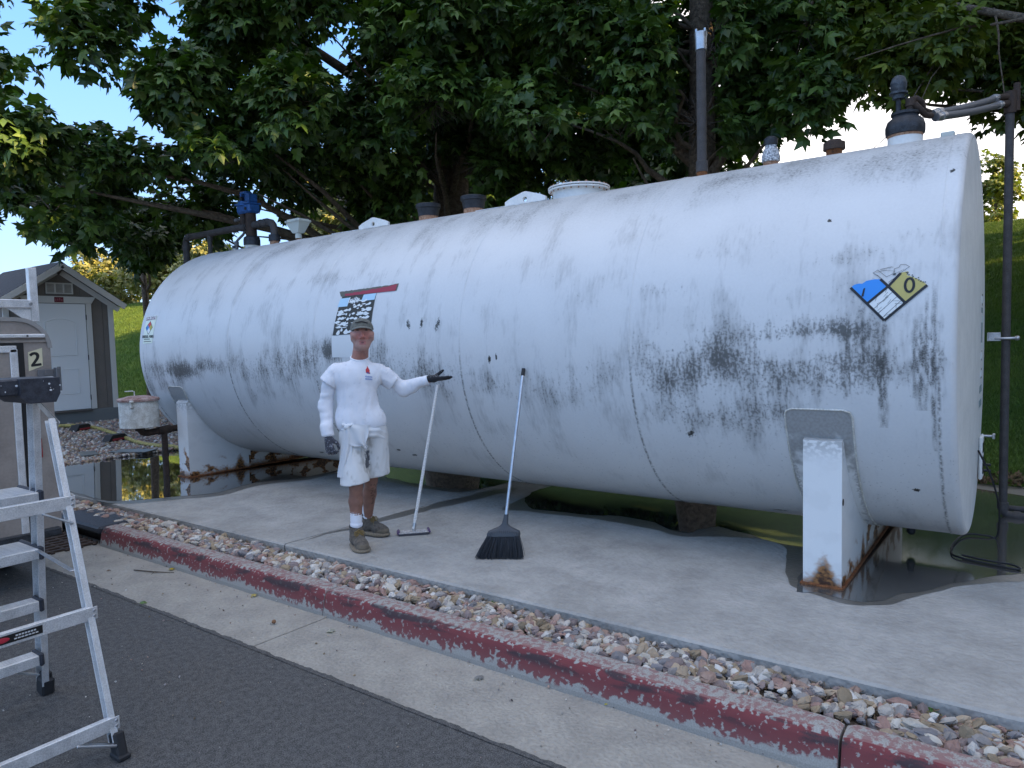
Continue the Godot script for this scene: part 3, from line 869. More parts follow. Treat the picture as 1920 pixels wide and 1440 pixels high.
	var leaf := mat(lin(1), 0.48)
	leaf.vertex_color_use_as_albedo = true
	leaf.backlight_enabled = true
	leaf.backlight = Color(0.62, 0.72, 0.22)
	M.leaf = leaf
	var tinted := mat(lin(1), 0.85)
	tinted.vertex_color_use_as_albedo = true
	M.tinted = tinted
	var cloth := mat(lin(1), 0.95)
	cloth.vertex_color_use_as_albedo = true
	cloth.rim_enabled = true
	cloth.rim = 0.2
	M.cloth = cloth
	var skin := mat(lin(1), 0.55)
	skin.vertex_color_use_as_albedo = true
	skin.subsurf_scatter_enabled = true
	skin.subsurf_scatter_strength = 0.05
	M.skin = skin
	M.grass_blade = mat(lin(1), 0.7)
	M.grass_blade.vertex_color_use_as_albedo = true
	M.grass_blade.backlight_enabled = true
	M.grass_blade.backlight = Color(0.5, 0.6, 0.2)


# rectangle in x,z with thickness downwards; y given at both z ends
func slab(mb: MB, x0: float, x1: float, z0: float, z1: float, y0: float, y1: float, depth: float, bv := 0.012, steps := 1):
	# z0 is the near (larger) end, z1 the far one
	var pr := [[z0, y0 - depth], [z0, y0 - bv], [z0 - bv, y0]]
	for i in range(1, steps + 1):
		var t := float(i) / steps
		pr.append([lerpf(z0 - bv, z1, t), lerpf(y0, y1, t)])
	pr.append([z1, y1 - depth])
	var a := PackedVector3Array()
	var b := PackedVector3Array()
	for q in pr:
		a.append(Vector3(x0, q[1], q[0])); b.append(Vector3(x1, q[1], q[0]))
	mb.loft([a, b], true, false)
	mb.cap(a, Vector3.LEFT); mb.cap(b, Vector3.RIGHT)


func ground():
	# one earth sheet out to the horizon, under everything
	var g := MB.new()
	g.quad(Vector3(-200, -0.6, 200), Vector3(200, -0.6, 200), Vector3(200, -0.6, -200), Vector3(-200, -0.6, -200))
	kind(obj("ground", g, M.soil))
	var r := MB.new()
	slab(r, -60, 40, 30, -2.40, -0.17, -0.17, 0.2, 0.01)
	kind(obj("road", r, M.asphalt))
	# ragged lip of asphalt lapping over the gutter
	var lip := MB.new()
	var f := noise(3.0, 4, 91)
	var ra := PackedVector3Array()
	var rb := PackedVector3Array()
	for i in 900:
		var x := -9.0 + i * 0.012
		ra.append(Vector3(x, -0.166, -2.385))
		rb.append(Vector3(x, -0.1675, -2.415 - 0.012 * f.get_noise_1d(x * 0.6) - 0.012 * f.get_noise_1d(x * 2.7) - 0.006 * f.get_noise_1d(x * 11.0)))
	lip.loft([ra, rb], false, true)
	kind(obj("asphalt_edge", lip, M.asphalt))
	# concrete pad: two slabs that meet in a joint, sloping gently to the rear
	var pad := Node3D.new()
	hang(pad, "concrete_pad", self)
	kind(pad)
	for s in [[-11.0, -4.86], [-4.845, 4.0]]:
		var mb := MB.new()
		slab(mb, s[0], s[1], -3.5, -9.2, 0.0, pad_y(-9.2), 0.18, 0.012)
		obj("slab", mb, pad_material(), pad)
	var j := MB.new()
	slab(j, -4.87, -4.83, -3.505, -9.2, -0.012, pad_y(-9.2) - 0.012, 0.1, 0.0)
	obj("joint_filler", j, M.soil, pad)
	puddles()


func pad_material() -> StandardMaterial3D:
	if M.has("pad"): return M.pad
	var size := 1024
	var a := grey(size, noise(0.006, 5, 101))
	var b := grey(size, noise(0.035, 4, 102))
	var bc := noise(0.05, 3, 103).get_seamless_image(size, size / 16)
	bc.convert(Image.FORMAT_L8)
	bc.resize(size, size, Image.INTERPOLATE_BILINEAR)
	var c := bc.get_data()
	var d := grey(size, noise(0.25, 2, 104))
	var out := PackedByteArray()
	out.resize(size * size * 3)
	for i in size * size:
		var t: float = a[i] / 255.0 * 0.5 + b[i] / 255.0 * 0.28 + c[i] / 255.0 * 0.10 + d[i] / 255.0 * 0.12
		var l := 0.255 + 0.20 * clampf((t - 0.5) * 1.5 + 0.5, 0, 1)
		if d[i] > 205 and b[i] > 140: l *= 0.72
		var s := int(255.0 * pow(l, 1.0 / 2.2))
		out[i * 3] = s; out[i * 3 + 1] = int(s * 0.982); out[i * 3 + 2] = int(s * 0.945)
	var m := mat(lin(1), 0.82)
	triplanar(m, 0.28, tex(Image.create_from_data(size, size, false, Image.FORMAT_RGB8, out)), M.fine_normal, 0.4)
	M.pad = m
	return m


# wet sheets: a smooth closed outline, its edge wandering with noise
func wet_sheet(called: String, pts: PackedVector2Array, m: Material, lift: float, sd: int, wander := 0.05):
	var f := noise(0.9, 3, sd)
	var cv := PackedVector2Array()
	var k := pts.size()
	for i in k:
		var p0 := pts[(i - 1 + k) % k]
		var p1 := pts[i]
		var p2 := pts[(i + 1) % k]
		var p3 := pts[(i + 2) % k]
		var steps := maxi(3, int(p1.distance_to(p2) / 0.08))
		for s in steps:
			var q := p1.cubic_interpolate(p2, p0, p3, float(s) / steps)
			q += Vector2(f.get_noise_2d(q.x * 3.0, q.y * 3.0), f.get_noise_2d(q.x * 3.0 + 40.0, q.y * 3.0)) * wander
			cv.append(q)
	var ids := Geometry2D.triangulate_polygon(cv)
	var mb := MB.new()
	for i in range(0, ids.size(), 3):
		var q := []
		for e in 3:
			var w := cv[ids[i + e]]
			q.append(Vector3(w.x, pad_y(w.y) + lift, w.y))
		var a: Vector3 = q[0]
		var b: Vector3 = q[1]
		var d: Vector3 = q[2]
		if (d - a).cross(b - a).y < 0.0: mb.tri(a, d, b)
		else: mb.tri(a, b, d)
	kind(obj(called, mb, m))


func puddles():
	var damp := triplanar(mat(lin(0.36, 0.35, 0.33), 0.30), 0.28, M.pad.albedo_texture, M.fine_normal, 0.10)
	var water := mat(lin(0.030, 0.029, 0.026), 0.02)
	water.metallic_specular = 0.75
	water.clearcoat_enabled = true
	water.clearcoat = 1.0
	water.clearcoat_roughness = 0.02
	triplanar(water, 0.25, null, bump(512, noise(0.02, 3, 111), 1.2), 0.035)
	var ripple := mat(lin(0.075, 0.072, 0.066), 0.08)
	ripple.metallic_specular = 0.7
	ripple.clearcoat_enabled = true
	ripple.clearcoat = 1.0
	ripple.clearcoat_roughness = 0.05
	triplanar(ripple, 0.8, null, M.fine_normal, 0.05)
	# right: runs from the saddle foot to the right edge, then the whole rear of the pad
	wet_sheet("puddle", PackedVector2Array([Vector2(-1.22, -4.74), Vector2(-1.06, -4.63), Vector2(-0.88, -4.58), Vector2(-0.72, -4.70), Vector2(-0.55, -4.98), Vector2(-0.36, -5.33), Vector2(-0.24, -5.50), Vector2(-0.10, -5.66), Vector2(0.25, -5.9), Vector2(1.5, -6.2), Vector2(1.5, -9.0), Vector2(-1.1, -9.05), Vector2(-1.2, -6.5)]), ripple, 0.003, 121)
	wet_sheet("puddle", PackedVector2Array([Vector2(-1.25, -5.86), Vector2(-1.87, -5.78), Vector2(-2.16, -5.86), Vector2(-2.30, -5.54), Vector2(-2.60, -5.66), Vector2(-2.95, -5.78), Vector2(-3.35, -5.66), Vector2(-3.85, -5.62), Vector2(-4.2, -5.95), Vector2(-4.31, -6.37), Vector2(-4.35, -7.4), Vector2(-4.0, -9.0), Vector2(-1.25, -9.0)]), water, 0.003, 122)
	wet_sheet("puddle", PackedVector2Array([Vector2(-4.86, -6.6), Vector2(-5.0, -6.05), Vector2(-5.4, -5.92), Vector2(-6.1, -6.02), Vector2(-6.8, -6.2), Vector2(-7.2, -6.1), Vector2(-7.2, -8.9), Vector2(-4.9, -9.0)]), water, 0.003, 123)
	wet_sheet("puddle", PackedVector2Array([Vector2(-7.25, -6.12), Vector2(-7.22, -5.5), Vector2(-7.42, -5.0), Vector2(-7.28, -4.40), Vector2(-7.46, -4.06), Vector2(-7.8, -3.57), Vector2(-8.7, -3.53), Vector2(-10.9, -3.53), Vector2(-10.95, -6.0), Vector2(-10.4, -8.6), Vector2(-7.3, -8.9)]), water, 0.0035, 124, 0.03)
	# damp margins, darker concrete round the pools
	wet_sheet("wet_patch", PackedVector2Array([Vector2(-7.0, -6.0), Vector2(-7.05, -5.45), Vector2(-7.25, -4.95), Vector2(-7.1, -4.35), Vector2(-7.3, -4.0), Vector2(-7.66, -3.52), Vector2(-8.7, -3.515), Vector2(-10.98, -3.515), Vector2(-10.97, -6.2), Vector2(-10.4, -9.0), Vector2(-5.2, -9.1), Vector2(-4.9, -6.2), Vector2(-5.4, -5.8)]), damp, 0.0015, 125, 0.02)
	wet_sheet("wet_patch", PackedVector2Array([Vector2(-4.815, -3.75), Vector2(-4.83, -5.2), Vector2(-4.70, -6.3), Vector2(-4.55, -6.2), Vector2(-4.66, -5.2), Vector2(-4.79, -3.9)]), damp, 0.0015, 126, 0.04)
	wet_sheet("wet_patch", PackedVector2Array([Vector2(-1.3, -4.82), Vector2(-1.2, -4.66), Vector2(-1.06, -4.57), Vector2(-0.86, -4.52), Vector2(-0.66, -4.66), Vector2(-0.5, -4.95), Vector2(-0.3, -5.3), Vector2(-0.05, -5.55), Vector2(0.3, -5.8), Vector2(1.6, -6.1), Vector2(1.6, -9.1), Vector2(-4.2, -9.1), Vector2(-4.2, -5.75), Vector2(-3.85, -5.5), Vector2(-3.3, -5.55), Vector2(-2.6, -5.52), Vector2(-2.3, -5.43), Vector2(-1.6, -5.66)]), damp, 0.0015, 127, 0.03)


func kerb_and_gutter():
	var gut := Node3D.new()
	hang(gut, "gutter", self)
	kind(gut)
	for s in [[-60.0, -9.705], [-9.7, -3.705], [-3.695, 1.6], [1.61, 40.0]]:
		var mb := MB.new()
		slab(mb, s[0], s[1], -2.36, -3.06, -0.170, -0.182, 0.2, 0.004)
		obj("gutter_slab", mb, M.gutter, gut)
	var kerb := Node3D.new()
	hang(kerb, "kerb", self)
	kind(kerb)
	var km := kerb_material()
	var f := noise(2.2, 3, 131)
	for s in [[-6.86, -3.758], [-3.75, -0.606], [-0.594, 2.4], [2.41, 14.0]]:
		var mb := MB.new()
		var pr := [Vector2(-2.955, -0.30), Vector2(-2.965, -0.17), Vector2(-2.985, -0.06), Vector2(-2.995, -0.035), Vector2(-3.012, -0.022), Vector2(-3.035, -0.016), Vector2(-3.115, -0.014), Vector2(-3.135, -0.022), Vector2(-3.14, -0.05), Vector2(-3.14, -0.3)]
		var along := PackedFloat32Array()
		var l := 0.0
		for i in pr.size():
			along.append(l)
			if i < pr.size() - 1: l += (pr[i + 1] as Vector2).distance_to(pr[i])
		var n := int((s[1] - s[0]) / 0.03)
		var rings := []
		for i in n + 1:
			var x: float = lerpf(s[0], s[1], float(i) / n)
			var edge := minf(x - s[0], s[1] - x)
			var inset := 0.012 * maxf(0.0, 1.0 - edge / 0.02)
			var ring := PackedVector3Array()
			for k in pr.size():
				var w := f.get_noise_2d(x * 5.0, k * 0.7) * 0.005
				var q: Vector2 = pr[k]
				ring.append(Vector3(x, q.y + (w - inset if k > 1 and k < 8 else 0.0), q.x - (inset if k < 5 else -inset * 0.5) + (w if k > 0 and k < 5 else 0.0)))
			rings.append(ring)
		# uv: u metres along, v metres round the profile
		for i in n:
			for k in pr.size() - 1:
				var a: Vector3 = rings[i][k]
				var b: Vector3 = rings[i + 1][k]
				var c: Vector3 = rings[i + 1][k + 1]
				var d: Vector3 = rings[i][k + 1]
				var nn := (b - a).cross(d - a).normalized()
				if nn.y < 0.0 or (absf(nn.y) < 0.2 and k < 5 and nn.z < 0.0): nn = -nn
				var n0 := kerb_normal(rings, i, k)
				var n1 := kerb_normal(rings, i + 1, k)
				var n2 := kerb_normal(rings, i + 1, k + 1)
				var n3 := kerb_normal(rings, i, k + 1)
				var ua := Vector2(a.x / 4.0, along[k] / 0.5)
				var ub := Vector2(b.x / 4.0, along[k] / 0.5)
				var uc := Vector2(b.x / 4.0, along[k + 1] / 0.5)
				var ud := Vector2(a.x / 4.0, along[k + 1] / 0.5)
				mb.face(a, b, c, n0, n1, n2, ua, ub, uc)
				mb.face(a, c, d, n0, n2, n3, ua, uc, ud)
		mb.cap(rings[0], Vector3.LEFT)
		mb.cap(rings[-1], Vector3.RIGHT)
		obj("kerb_section", mb, km, kerb)
	# storm drain inlet, dark: a hood in line with the kerb over an open mouth, a grate in the gutter
	var d := thing("storm_drain", "dark kerb inlet with an iron grate at the end of the red kerb", "storm drain", Vector3(-7.35, -0.17, -3.0))
	var hood := MB.new()
	hood.bx(Vector3(0, 0.115, -0.16), Vector3(0.94, 0.07, 0.36), 0.02)
	obj("hood", hood, M.navy, d)
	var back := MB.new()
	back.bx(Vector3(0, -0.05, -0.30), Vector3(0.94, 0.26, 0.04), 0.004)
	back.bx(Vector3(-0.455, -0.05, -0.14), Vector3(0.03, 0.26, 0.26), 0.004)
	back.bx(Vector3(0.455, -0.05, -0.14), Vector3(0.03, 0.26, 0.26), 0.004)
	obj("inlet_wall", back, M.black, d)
	for i in 9:
		var bar := MB.new()
		bar.bx(Vector3(-0.40 + i * 0.1, 0.004, 0.22), Vector3(0.045, 0.02, 0.42), 0.003)
		obj("grate_bar", bar, M.brown_iron, d)
	for i in 4:
		var bar := MB.new()
		bar.bx(Vector3(0.0, 0.0, 0.05 + i * 0.115), Vector3(0.92, 0.018, 0.03), 0.003)
		obj("cross_bar", bar, M.brown_iron, d)
	# plain kerb beyond the inlet
	var far := MB.new()
	slab(far, -60, -7.83, -2.97, -3.14, -0.018, -0.018, 0.2, 0.02)
	obj("kerb_section", far, M.concrete, kerb)


func kerb_normal(rings: Array, i: int, k: int) -> Vector3:
	var m := rings.size() - 1
	var kn: int = rings[0].size() - 1
	var du: Vector3 = rings[mini(i + 1, m)][k] - rings[maxi(i - 1, 0)][k]
	var dv: Vector3 = rings[i][mini(k + 1, kn)] - rings[i][maxi(k - 1, 0)]
	return du.cross(dv).normalized() * (1.0 if du.cross(dv).dot(Vector3(0, 1, 1.0 if k < 6 else -1.0)) > 0 else -1.0)


func kerb_material() -> StandardMaterial3D:
	# 4 m along by 0.5 m round the profile; red paint worn through to concrete, black tyre scuffs on the upper face
	var w := 2048
	var h := 256
	var big := noise(0.006, 4, 141).get_image(w, h).get_data()
	var fi := noise(0.045, 4, 142)
	fi.domain_warp_enabled = true
	fi.domain_warp_amplitude = 12.0
	fi.domain_warp_frequency = 0.03
	var fine := fi.get_image(w, h).get_data()
	var gi := noise(0.2, 2, 143).get_image(w, h).get_data()
	var si := noise(0.020, 4, 144).get_image(w / 5, h)
	si.convert(Image.FORMAT_L8)
	si.resize(w, h, Image.INTERPOLATE_CUBIC)
	var scuff := si.get_data()
	var out := PackedByteArray()
	out.resize(w * h * 3)
	for y in h:
		var v := (y + 0.5) / h * 0.5           # metres along the profile from below the gutter
		var face_t := (v - 0.13) / 0.145        # 0 at the gutter, 1 at the top edge
		for x in w:
			var i := y * w + x
			var b := big[i] / 255.0
			var f := fine[i] / 255.0
			var g := gi[i] / 255.0
			var col := Color(0.33, 0.315, 0.285) * (0.80 + 0.4 * g)
			var keep := 0.0
			if face_t < 1.0:
				# worn away upwards from the gutter, dusty towards the bottom
				keep = smoothstep(-0.03, 0.10, face_t - 0.06 - 0.80 * maxf(0.0, f - 0.43) - 0.7 * maxf(0.0, b - 0.45) + 0.10 * (g - 0.5))
				if f > 0.73: keep *= 0.25
				keep *= 0.90 + 0.10 * face_t
			elif face_t < 1.22:
				keep = smoothstep(0.66, 0.52, f + 0.25 * (b - 0.5) + 0.10 * (g - 0.5))
			else:
				keep = smoothstep(0.60, 0.40, f * 0.6 + g * 0.25 + b * 0.15) * 0.8
			var red := Color(0.205, 0.040, 0.043).lerp(Color(0.150, 0.034, 0.038), g * 0.6 + b * 0.4)
			if face_t < 0.5: red = red.lerp(Color(0.20, 0.10, 0.095), 0.35 * (0.5 - face_t) * 2.0)
			if face_t > 1.12: red = red.lerp(Color(0.27, 0.140, 0.128), 0.72)
			col = col.lerp(red, keep)
			if face_t > 0.45 and face_t < 1.25:
				var sc := smoothstep(0.50, 0.72, scuff[i] / 255.0 + 0.10 * (g - 0.5)) * smoothstep(0.45, 0.8, face_t) * (1.0 - smoothstep(1.05, 1.22, face_t))
				col = col.lerp(Color(0.035, 0.032, 0.036), sc * 0.85)
			if face_t < 0.10: col *= 0.85
			col = col.linear_to_srgb()
			out[i * 3] = col.r8; out[i * 3 + 1] = col.g8; out[i * 3 + 2] = col.b8
	var m := mat(lin(1), 0.85)
	m.albedo_texture = tex(Image.create_from_data(w, h, false, Image.FORMAT_RGB8, out))
	return m


# a broken stone: a jittered, flattened low ball
func stone_mesh(sd: int, flat := 0.62) -> ArrayMesh:
	var r := RandomNumberGenerator.new()
	r.seed = sd
	var mb := MB.new()
	var planes := []
	for i in 11:
		var d := Vector3(r.randfn(), r.randfn(), r.randfn()).normalized()
		planes.append([d, r.randf_range(0.52, 1.0)])
	var rings := []
	for i in 7:
		var t := PI * i / 6.0
		var ring := PackedVector3Array()
		for j in 9:
			var a := TAU * (j + 0.5 * (i % 2)) / 9.0
			var d := Vector3(sin(t) * cos(a), cos(t), sin(t) * sin(a))
			var q := 1.15
			for p in planes:
				var c := d.dot(p[0])
				if c > 0.05: q = minf(q, p[1] / c)
			ring.append(d * q * Vector3(1.0, flat, 0.8))
		rings.append(ring)
	mb.loft(rings, true, false)
	return mb.mesh()


func gravel_strip():
	var bed := Node3D.new()
	hang(bed, "gravel_bed", self)
	kind(bed)
	var mb := MB.new()
	slab(mb, -60, 20, -3.135, -3.51, -0.075, -0.085, 0.2, 0.0)
	obj("soil", mb, M.soil, bed)
	var shapes := []
	for i in 10: shapes.append(stone_mesh(200 + i))
	var tints := [lin(0.56, 0.50, 0.43), lin(0.46, 0.31, 0.24), lin(0.38, 0.34, 0.31), lin(0.62, 0.56, 0.47), lin(0.30, 0.23, 0.21), lin(0.50, 0.38, 0.26), lin(0.27, 0.25, 0.25), lin(0.70, 0.66, 0.60), lin(0.42, 0.26, 0.21), lin(0.37, 0.28, 0.18)]
	var mats := []
	for t in tints:
		var sm := mat(t * 0.88, 0.85)
		triplanar(sm, 4.0, M.stone_tex if M.has("stone_tex") else two_tone(256, lin(0.55), lin(1.0), noise(0.03, 4, 151), noise(0.2, 3, 152), 0.5, 1.6), M.fine_normal, 0.6)
		M.stone_tex = sm.albedo_texture
		mats.append(sm)
	var r := RandomNumberGenerator.new()
	r.seed = 77
	var all := []
	for i in 4600:
		var x := 1.2 - 12.0 * pow(r.randf(), 1.25)
		var z := r.randf_range(-3.165, -3.485)
		var s := r.randf_range(0.015, 0.046) * (1.0 if r.randf() < 0.7 else 1.25)
		var edge := minf(-3.15 - z, z + 3.5)
		if r.randf() < 0.55 and edge < 0.045: continue
		var y := -0.068 + r.randf_range(-0.012, 0.020) + minf(edge, 0.06) * 0.25
		if z < -3.42 and r.randf() < 0.6: y -= 0.02
		var b := Basis.from_euler(Vector3(r.randfn() * 0.45, r.randf() * TAU, r.randfn() * 0.45)).scaled_local(Vector3.ONE * s * Vector3(1, r.randf_range(0.75, 1.1), r.randf_range(0.7, 1.1)))
		var t := Transform3D(b, Vector3(x, y, z))
		all.append([s / (t.origin - cam.position).length() * (1.0 if x < 0.0 and y > -0.075 else 0.3), t, r.randi() % 10, r.randi() % 10])
	all.sort_custom(func(p, q): return p[0] > q[0])
	var rest := []
	var cols := PackedColorArray()
	for i in all.size():
		var e: Array = all[i]
		if i < 300:
			var o := inst("stone", shapes[e[2]], mats[e[3]], bed)
			o.transform = e[1]
		else:
			rest.append([e[1], e[2], e[3]])
	for k in 10:
		var xs := []
		cols = PackedColorArray()
		for e in rest:
			if e[1] == k:
				xs.append(e[0])
				cols.append((tints[e[2]] as Color) * 0.85)
		mm("small_stones", shapes[k], M.tinted, xs, bed, cols)
	# dry litter between the stones
	var chip := MB.new()
	chip.quad(Vector3(-1, 0, -0.15), Vector3(1, 0.1, -0.12), Vector3(0.9, 0.0, 0.15), Vector3(-0.9, 0.12, 0.12))
	var xs2 := []
	cols = PackedColorArray()
	for i in 9000:
		var x := 1.0 - 12.0 * pow(r.randf(), 1.4)
		var z := r.randf_range(-3.30, -3.495) if r.randf() < 0.7 else r.randf_range(-3.15, -3.49)
		xs2.append(Transform3D(Basis.from_euler(Vector3(r.randfn() * 0.4, r.randf() * TAU, r.randfn() * 0.4)).scaled_local(Vector3.ONE * r.randf_range(0.006, 0.022)), Vector3(x, -0.058 + r.randf_range(-0.012, 0.016), z)))
		cols.append(lin(0.15, 0.10, 0.055) * r.randf_range(0.4, 1.5))
	mm("dry_litter", chip.mesh(), M.tinted, xs2, bed, cols)
	# grit scattered over the gutter and road
	for k in 2:
		var gx := []
		cols = PackedColorArray()
		for i in 420:
			var x := 1.0 - 8.5 * pow(r.randf(), 1.3)
			var z := -2.98 + 2.4 * pow(r.randf(), 2.2)
			var s := 0.0025 + 0.006 * pow(r.randf(), 3.0)
			gx.append(Transform3D(Basis.from_euler(Vector3(r.randf(), r.randf() * TAU, r.randf())).scaled_local(Vector3.ONE * s), Vector3(x, (-0.172 if z < -2.4 else -0.168) + s * 0.3, z)))
			cols.append((tints[r.randi() % 10] as Color) * r.randf_range(0.25, 1.0))
		mm("grit", shapes[k * 3], M.tinted, gx, self, cols)
	# rear gravel yard, left of the pad, rising gently to the shed
	var yard := Node3D.new()
	hang(yard, "gravel_yard", self)
	kind(yard)
	var ym := MB.new()
	var rings := []
	for i in 21:
		var ring := PackedVector3Array()
		for j in 15:
			var x := -11.005 - i * 1.2
			var z := -2.9 - j * 0.75
			ring.append(Vector3(x, yard_y(x, z), z))
		rings.append(ring)
	ym.loft(rings, false, true)
	obj("gravel_ground", ym, M.pebble_bed, yard)
	var small := []
	for k in 4: small.append([])
	var sc := []
	for k in 4: sc.append(PackedColorArray())
	for i in 16000:
		var x := -11.02 - 7.5 * pow(r.randf(), 1.4)
		var z := r.randf_range(-3.2, -8.6)
		var k := r.randi() % 4
		var s := r.randf_range(0.018, 0.042)
		(small[k] as Array).append(Transform3D(Basis.from_euler(Vector3(r.randf(), r.randf() * TAU, r.randf())).scaled_local(Vector3.ONE * s), Vector3(x, yard_y(x, z) + s * 0.25, z)))
		var pc: PackedColorArray = sc[k]
		pc.append((tints[r.randi() % 10] as Color) * r.randf_range(0.55, 0.95))
		sc[k] = pc
	for k in 4: mm("loose_gravel", shapes[k], M.tinted, small[k], yard, sc[k])


func yard_y(x: float, _z: float) -> float:
	return -0.02 + 0.19 * smoothstep(-11.0, -15.2, x)


func slope_y(x: float, z: float) -> float:
	var d := -9.2 - z
	if d <= 0.0: return -0.098
	var top := 4.15 + 0.0 * x
	var t := clampf(d / 11.5, 0, 1)
	return -0.098 + top * (t * t * (3.0 - 2.0 * t) * 0.35 + t * 0.65) + 0.03 * sin(x * 0.9) * t + 0.02 * maxf(0.0, d - 11.5)


func slope():
	var mb := MB.new()
	var rings := []
	for i in 66:
		var x := -70.0 + i * 1.6
		var ring := PackedVector3Array()
		for j in 30:
			var z := -9.195 - j * (0.55 + 0.02 * j)
			ring.append(Vector3(x, slope_y(x, z), z))
		rings.append(ring)
	mb.loft(rings, false, true)
	kind(obj("grass_slope", mb, M.turf))
	# blades in tufts
	var r := RandomNumberGenerator.new()
	r.seed = 5
	var tuft := MB.new()
	tuft.tinted = true
	for i in 11:
		var a := r.randf() * TAU
		var o := Vector3(r.randfn() * 0.03, 0, r.randfn() * 0.03)
		var l := r.randf_range(0.035, 0.075)
		var lean := Vector3(cos(a), 0, sin(a)) * r.randf_range(0.01, 0.035)
		var side := Vector3(-sin(a), 0, cos(a)) * 0.0028
		tuft.col = Color.WHITE * r.randf_range(0.75, 1.2)
		tuft.tri(o - side, o + lean * 0.5 + Vector3(0, l * 0.6, 0) + side * 0.7, o + side)
		tuft.tri(o - side, o + lean + Vector3(0, l, 0), o + lean * 0.5 + Vector3(0, l * 0.6, 0) + side * 0.7)
	var tm := tuft.mesh()
	var xs := []
	var cols := PackedColorArray()
	var f := noise(0.25, 3, 161)
	for i in 75000:
		var x: float
		var z: float
		var s := 1.0
		if i < 42000:
			x = r.randf_range(-2.4, 1.2)
			z = -9.2 - 12.0 * pow(r.randf(), 1.5)
		else:
			z = -9.2 - 12.0 * r.randf()
			x = z * r.randf_range(1.55, 2.35) - 0.5
			s = r.randf_range(1.3, 2.2)
		xs.append(Transform3D(Basis(Vector3.UP, r.randf() * TAU).scaled_local(Vector3.ONE * s * r.randf_range(0.8, 1.3)), Vector3(x, slope_y(x, z) - 0.004, z)))
		cols.append(Color(0.095, 0.175, 0.024).lerp(Color(0.165, 0.24, 0.038), clampf(0.5 + f.get_noise_2d(x, z), 0, 1)) * r.randf_range(0.7, 1.2))
	mm("grass", tm, M.grass_blade, xs, self, cols)
	# leaf litter where the grass meets the pad
	var lf := leaf_mesh(3)
	var lx := []
	cols = PackedColorArray()
	for i in 420:
		var x := r.randf_range(-1.5, 0.6)
		var z := -9.15 - 0.28 * pow(r.randf(), 1.6) + 0.05 * r.randf()
		lx.append(Transform3D(Basis.from_euler(Vector3(r.randfn() * 0.5, r.randf() * TAU, r.randfn() * 0.5)).scaled_local(Vector3.ONE * r.randf_range(0.03, 0.075)), Vector3(x, slope_y(x, z) + 0.02 + r.randf() * 0.03, z)))
		cols.append(Color(0.16, 0.10, 0.05) * r.randf_range(0.4, 1.4))
	mm("leaf_litter", lf, M.tinted, lx, self, cols)


# a lobed plane leaf, one unit across, tip along +y, folded along the midrib
func leaf_mesh(sd: int, tint := Color(1, 1, 1)) -> ArrayMesh:
	var r := RandomNumberGenerator.new()
	r.seed = 900 + sd
	var curl := r.randf_range(0.3, 2.2)
	var mb := MB.new()
	mb.tinted = true
	mb.col = tint
	var half := [Vector3(0.0, 0.0, 0.0), Vector3(0.20, -0.04, -0.03), Vector3(0.46, 0.14, -0.12), Vector3(0.30, 0.30, -0.04), Vector3(0.52, 0.60, -0.14), Vector3(0.22, 0.56, -0.03), Vector3(0.0, 0.98, -0.12)]
	for i in range(1, half.size()):
		var q: Vector3 = half[i]
		half[i] = Vector3(q.x * r.randf_range(0.85, 1.12), q.y * r.randf_range(0.93, 1.06), q.z * curl * r.randf_range(0.6, 1.4) - 0.10 * curl * q.y * q.y)
	half[6] = Vector3(0.0, half[6].y, half[6].z)
	var mid := Vector3(0.0, 0.36, 0.05)
	for s in [1.0, -1.0]:
		for i in half.size() - 1:
			var a: Vector3 = half[i] * Vector3(s, 1, 1)
			var b: Vector3 = half[i + 1] * Vector3(s, 1, 1)
			if s > 0: mb.tri(mid, a, b)
			else: mb.tri(mid, b, a)
	return mb.mesh()


func limb(mb: MB, a: Vector3, b: Vector3, ra: float, rb: float, sag: float, r: RandomNumberGenerator, seg := 8):
	var path := PackedVector3Array()
	var rad := []
	var n := 7
	var off := Vector3(r.randfn(), r.randfn() * 0.4, r.randfn()) * a.distance_to(b) * 0.06
	for i in n:
		var t := float(i) / (n - 1)
		path.append(a.lerp(b, t) + Vector3(0, sag * sin(t * PI), 0) + off * sin(t * TAU) * 0.6 + Vector3(r.randfn(), r.randfn(), r.randfn()) * 0.02 * sin(t * PI))
		rad.append(lerpf(ra, rb, pow(t, 0.8)))
	mb.tube(path, rad, seg)


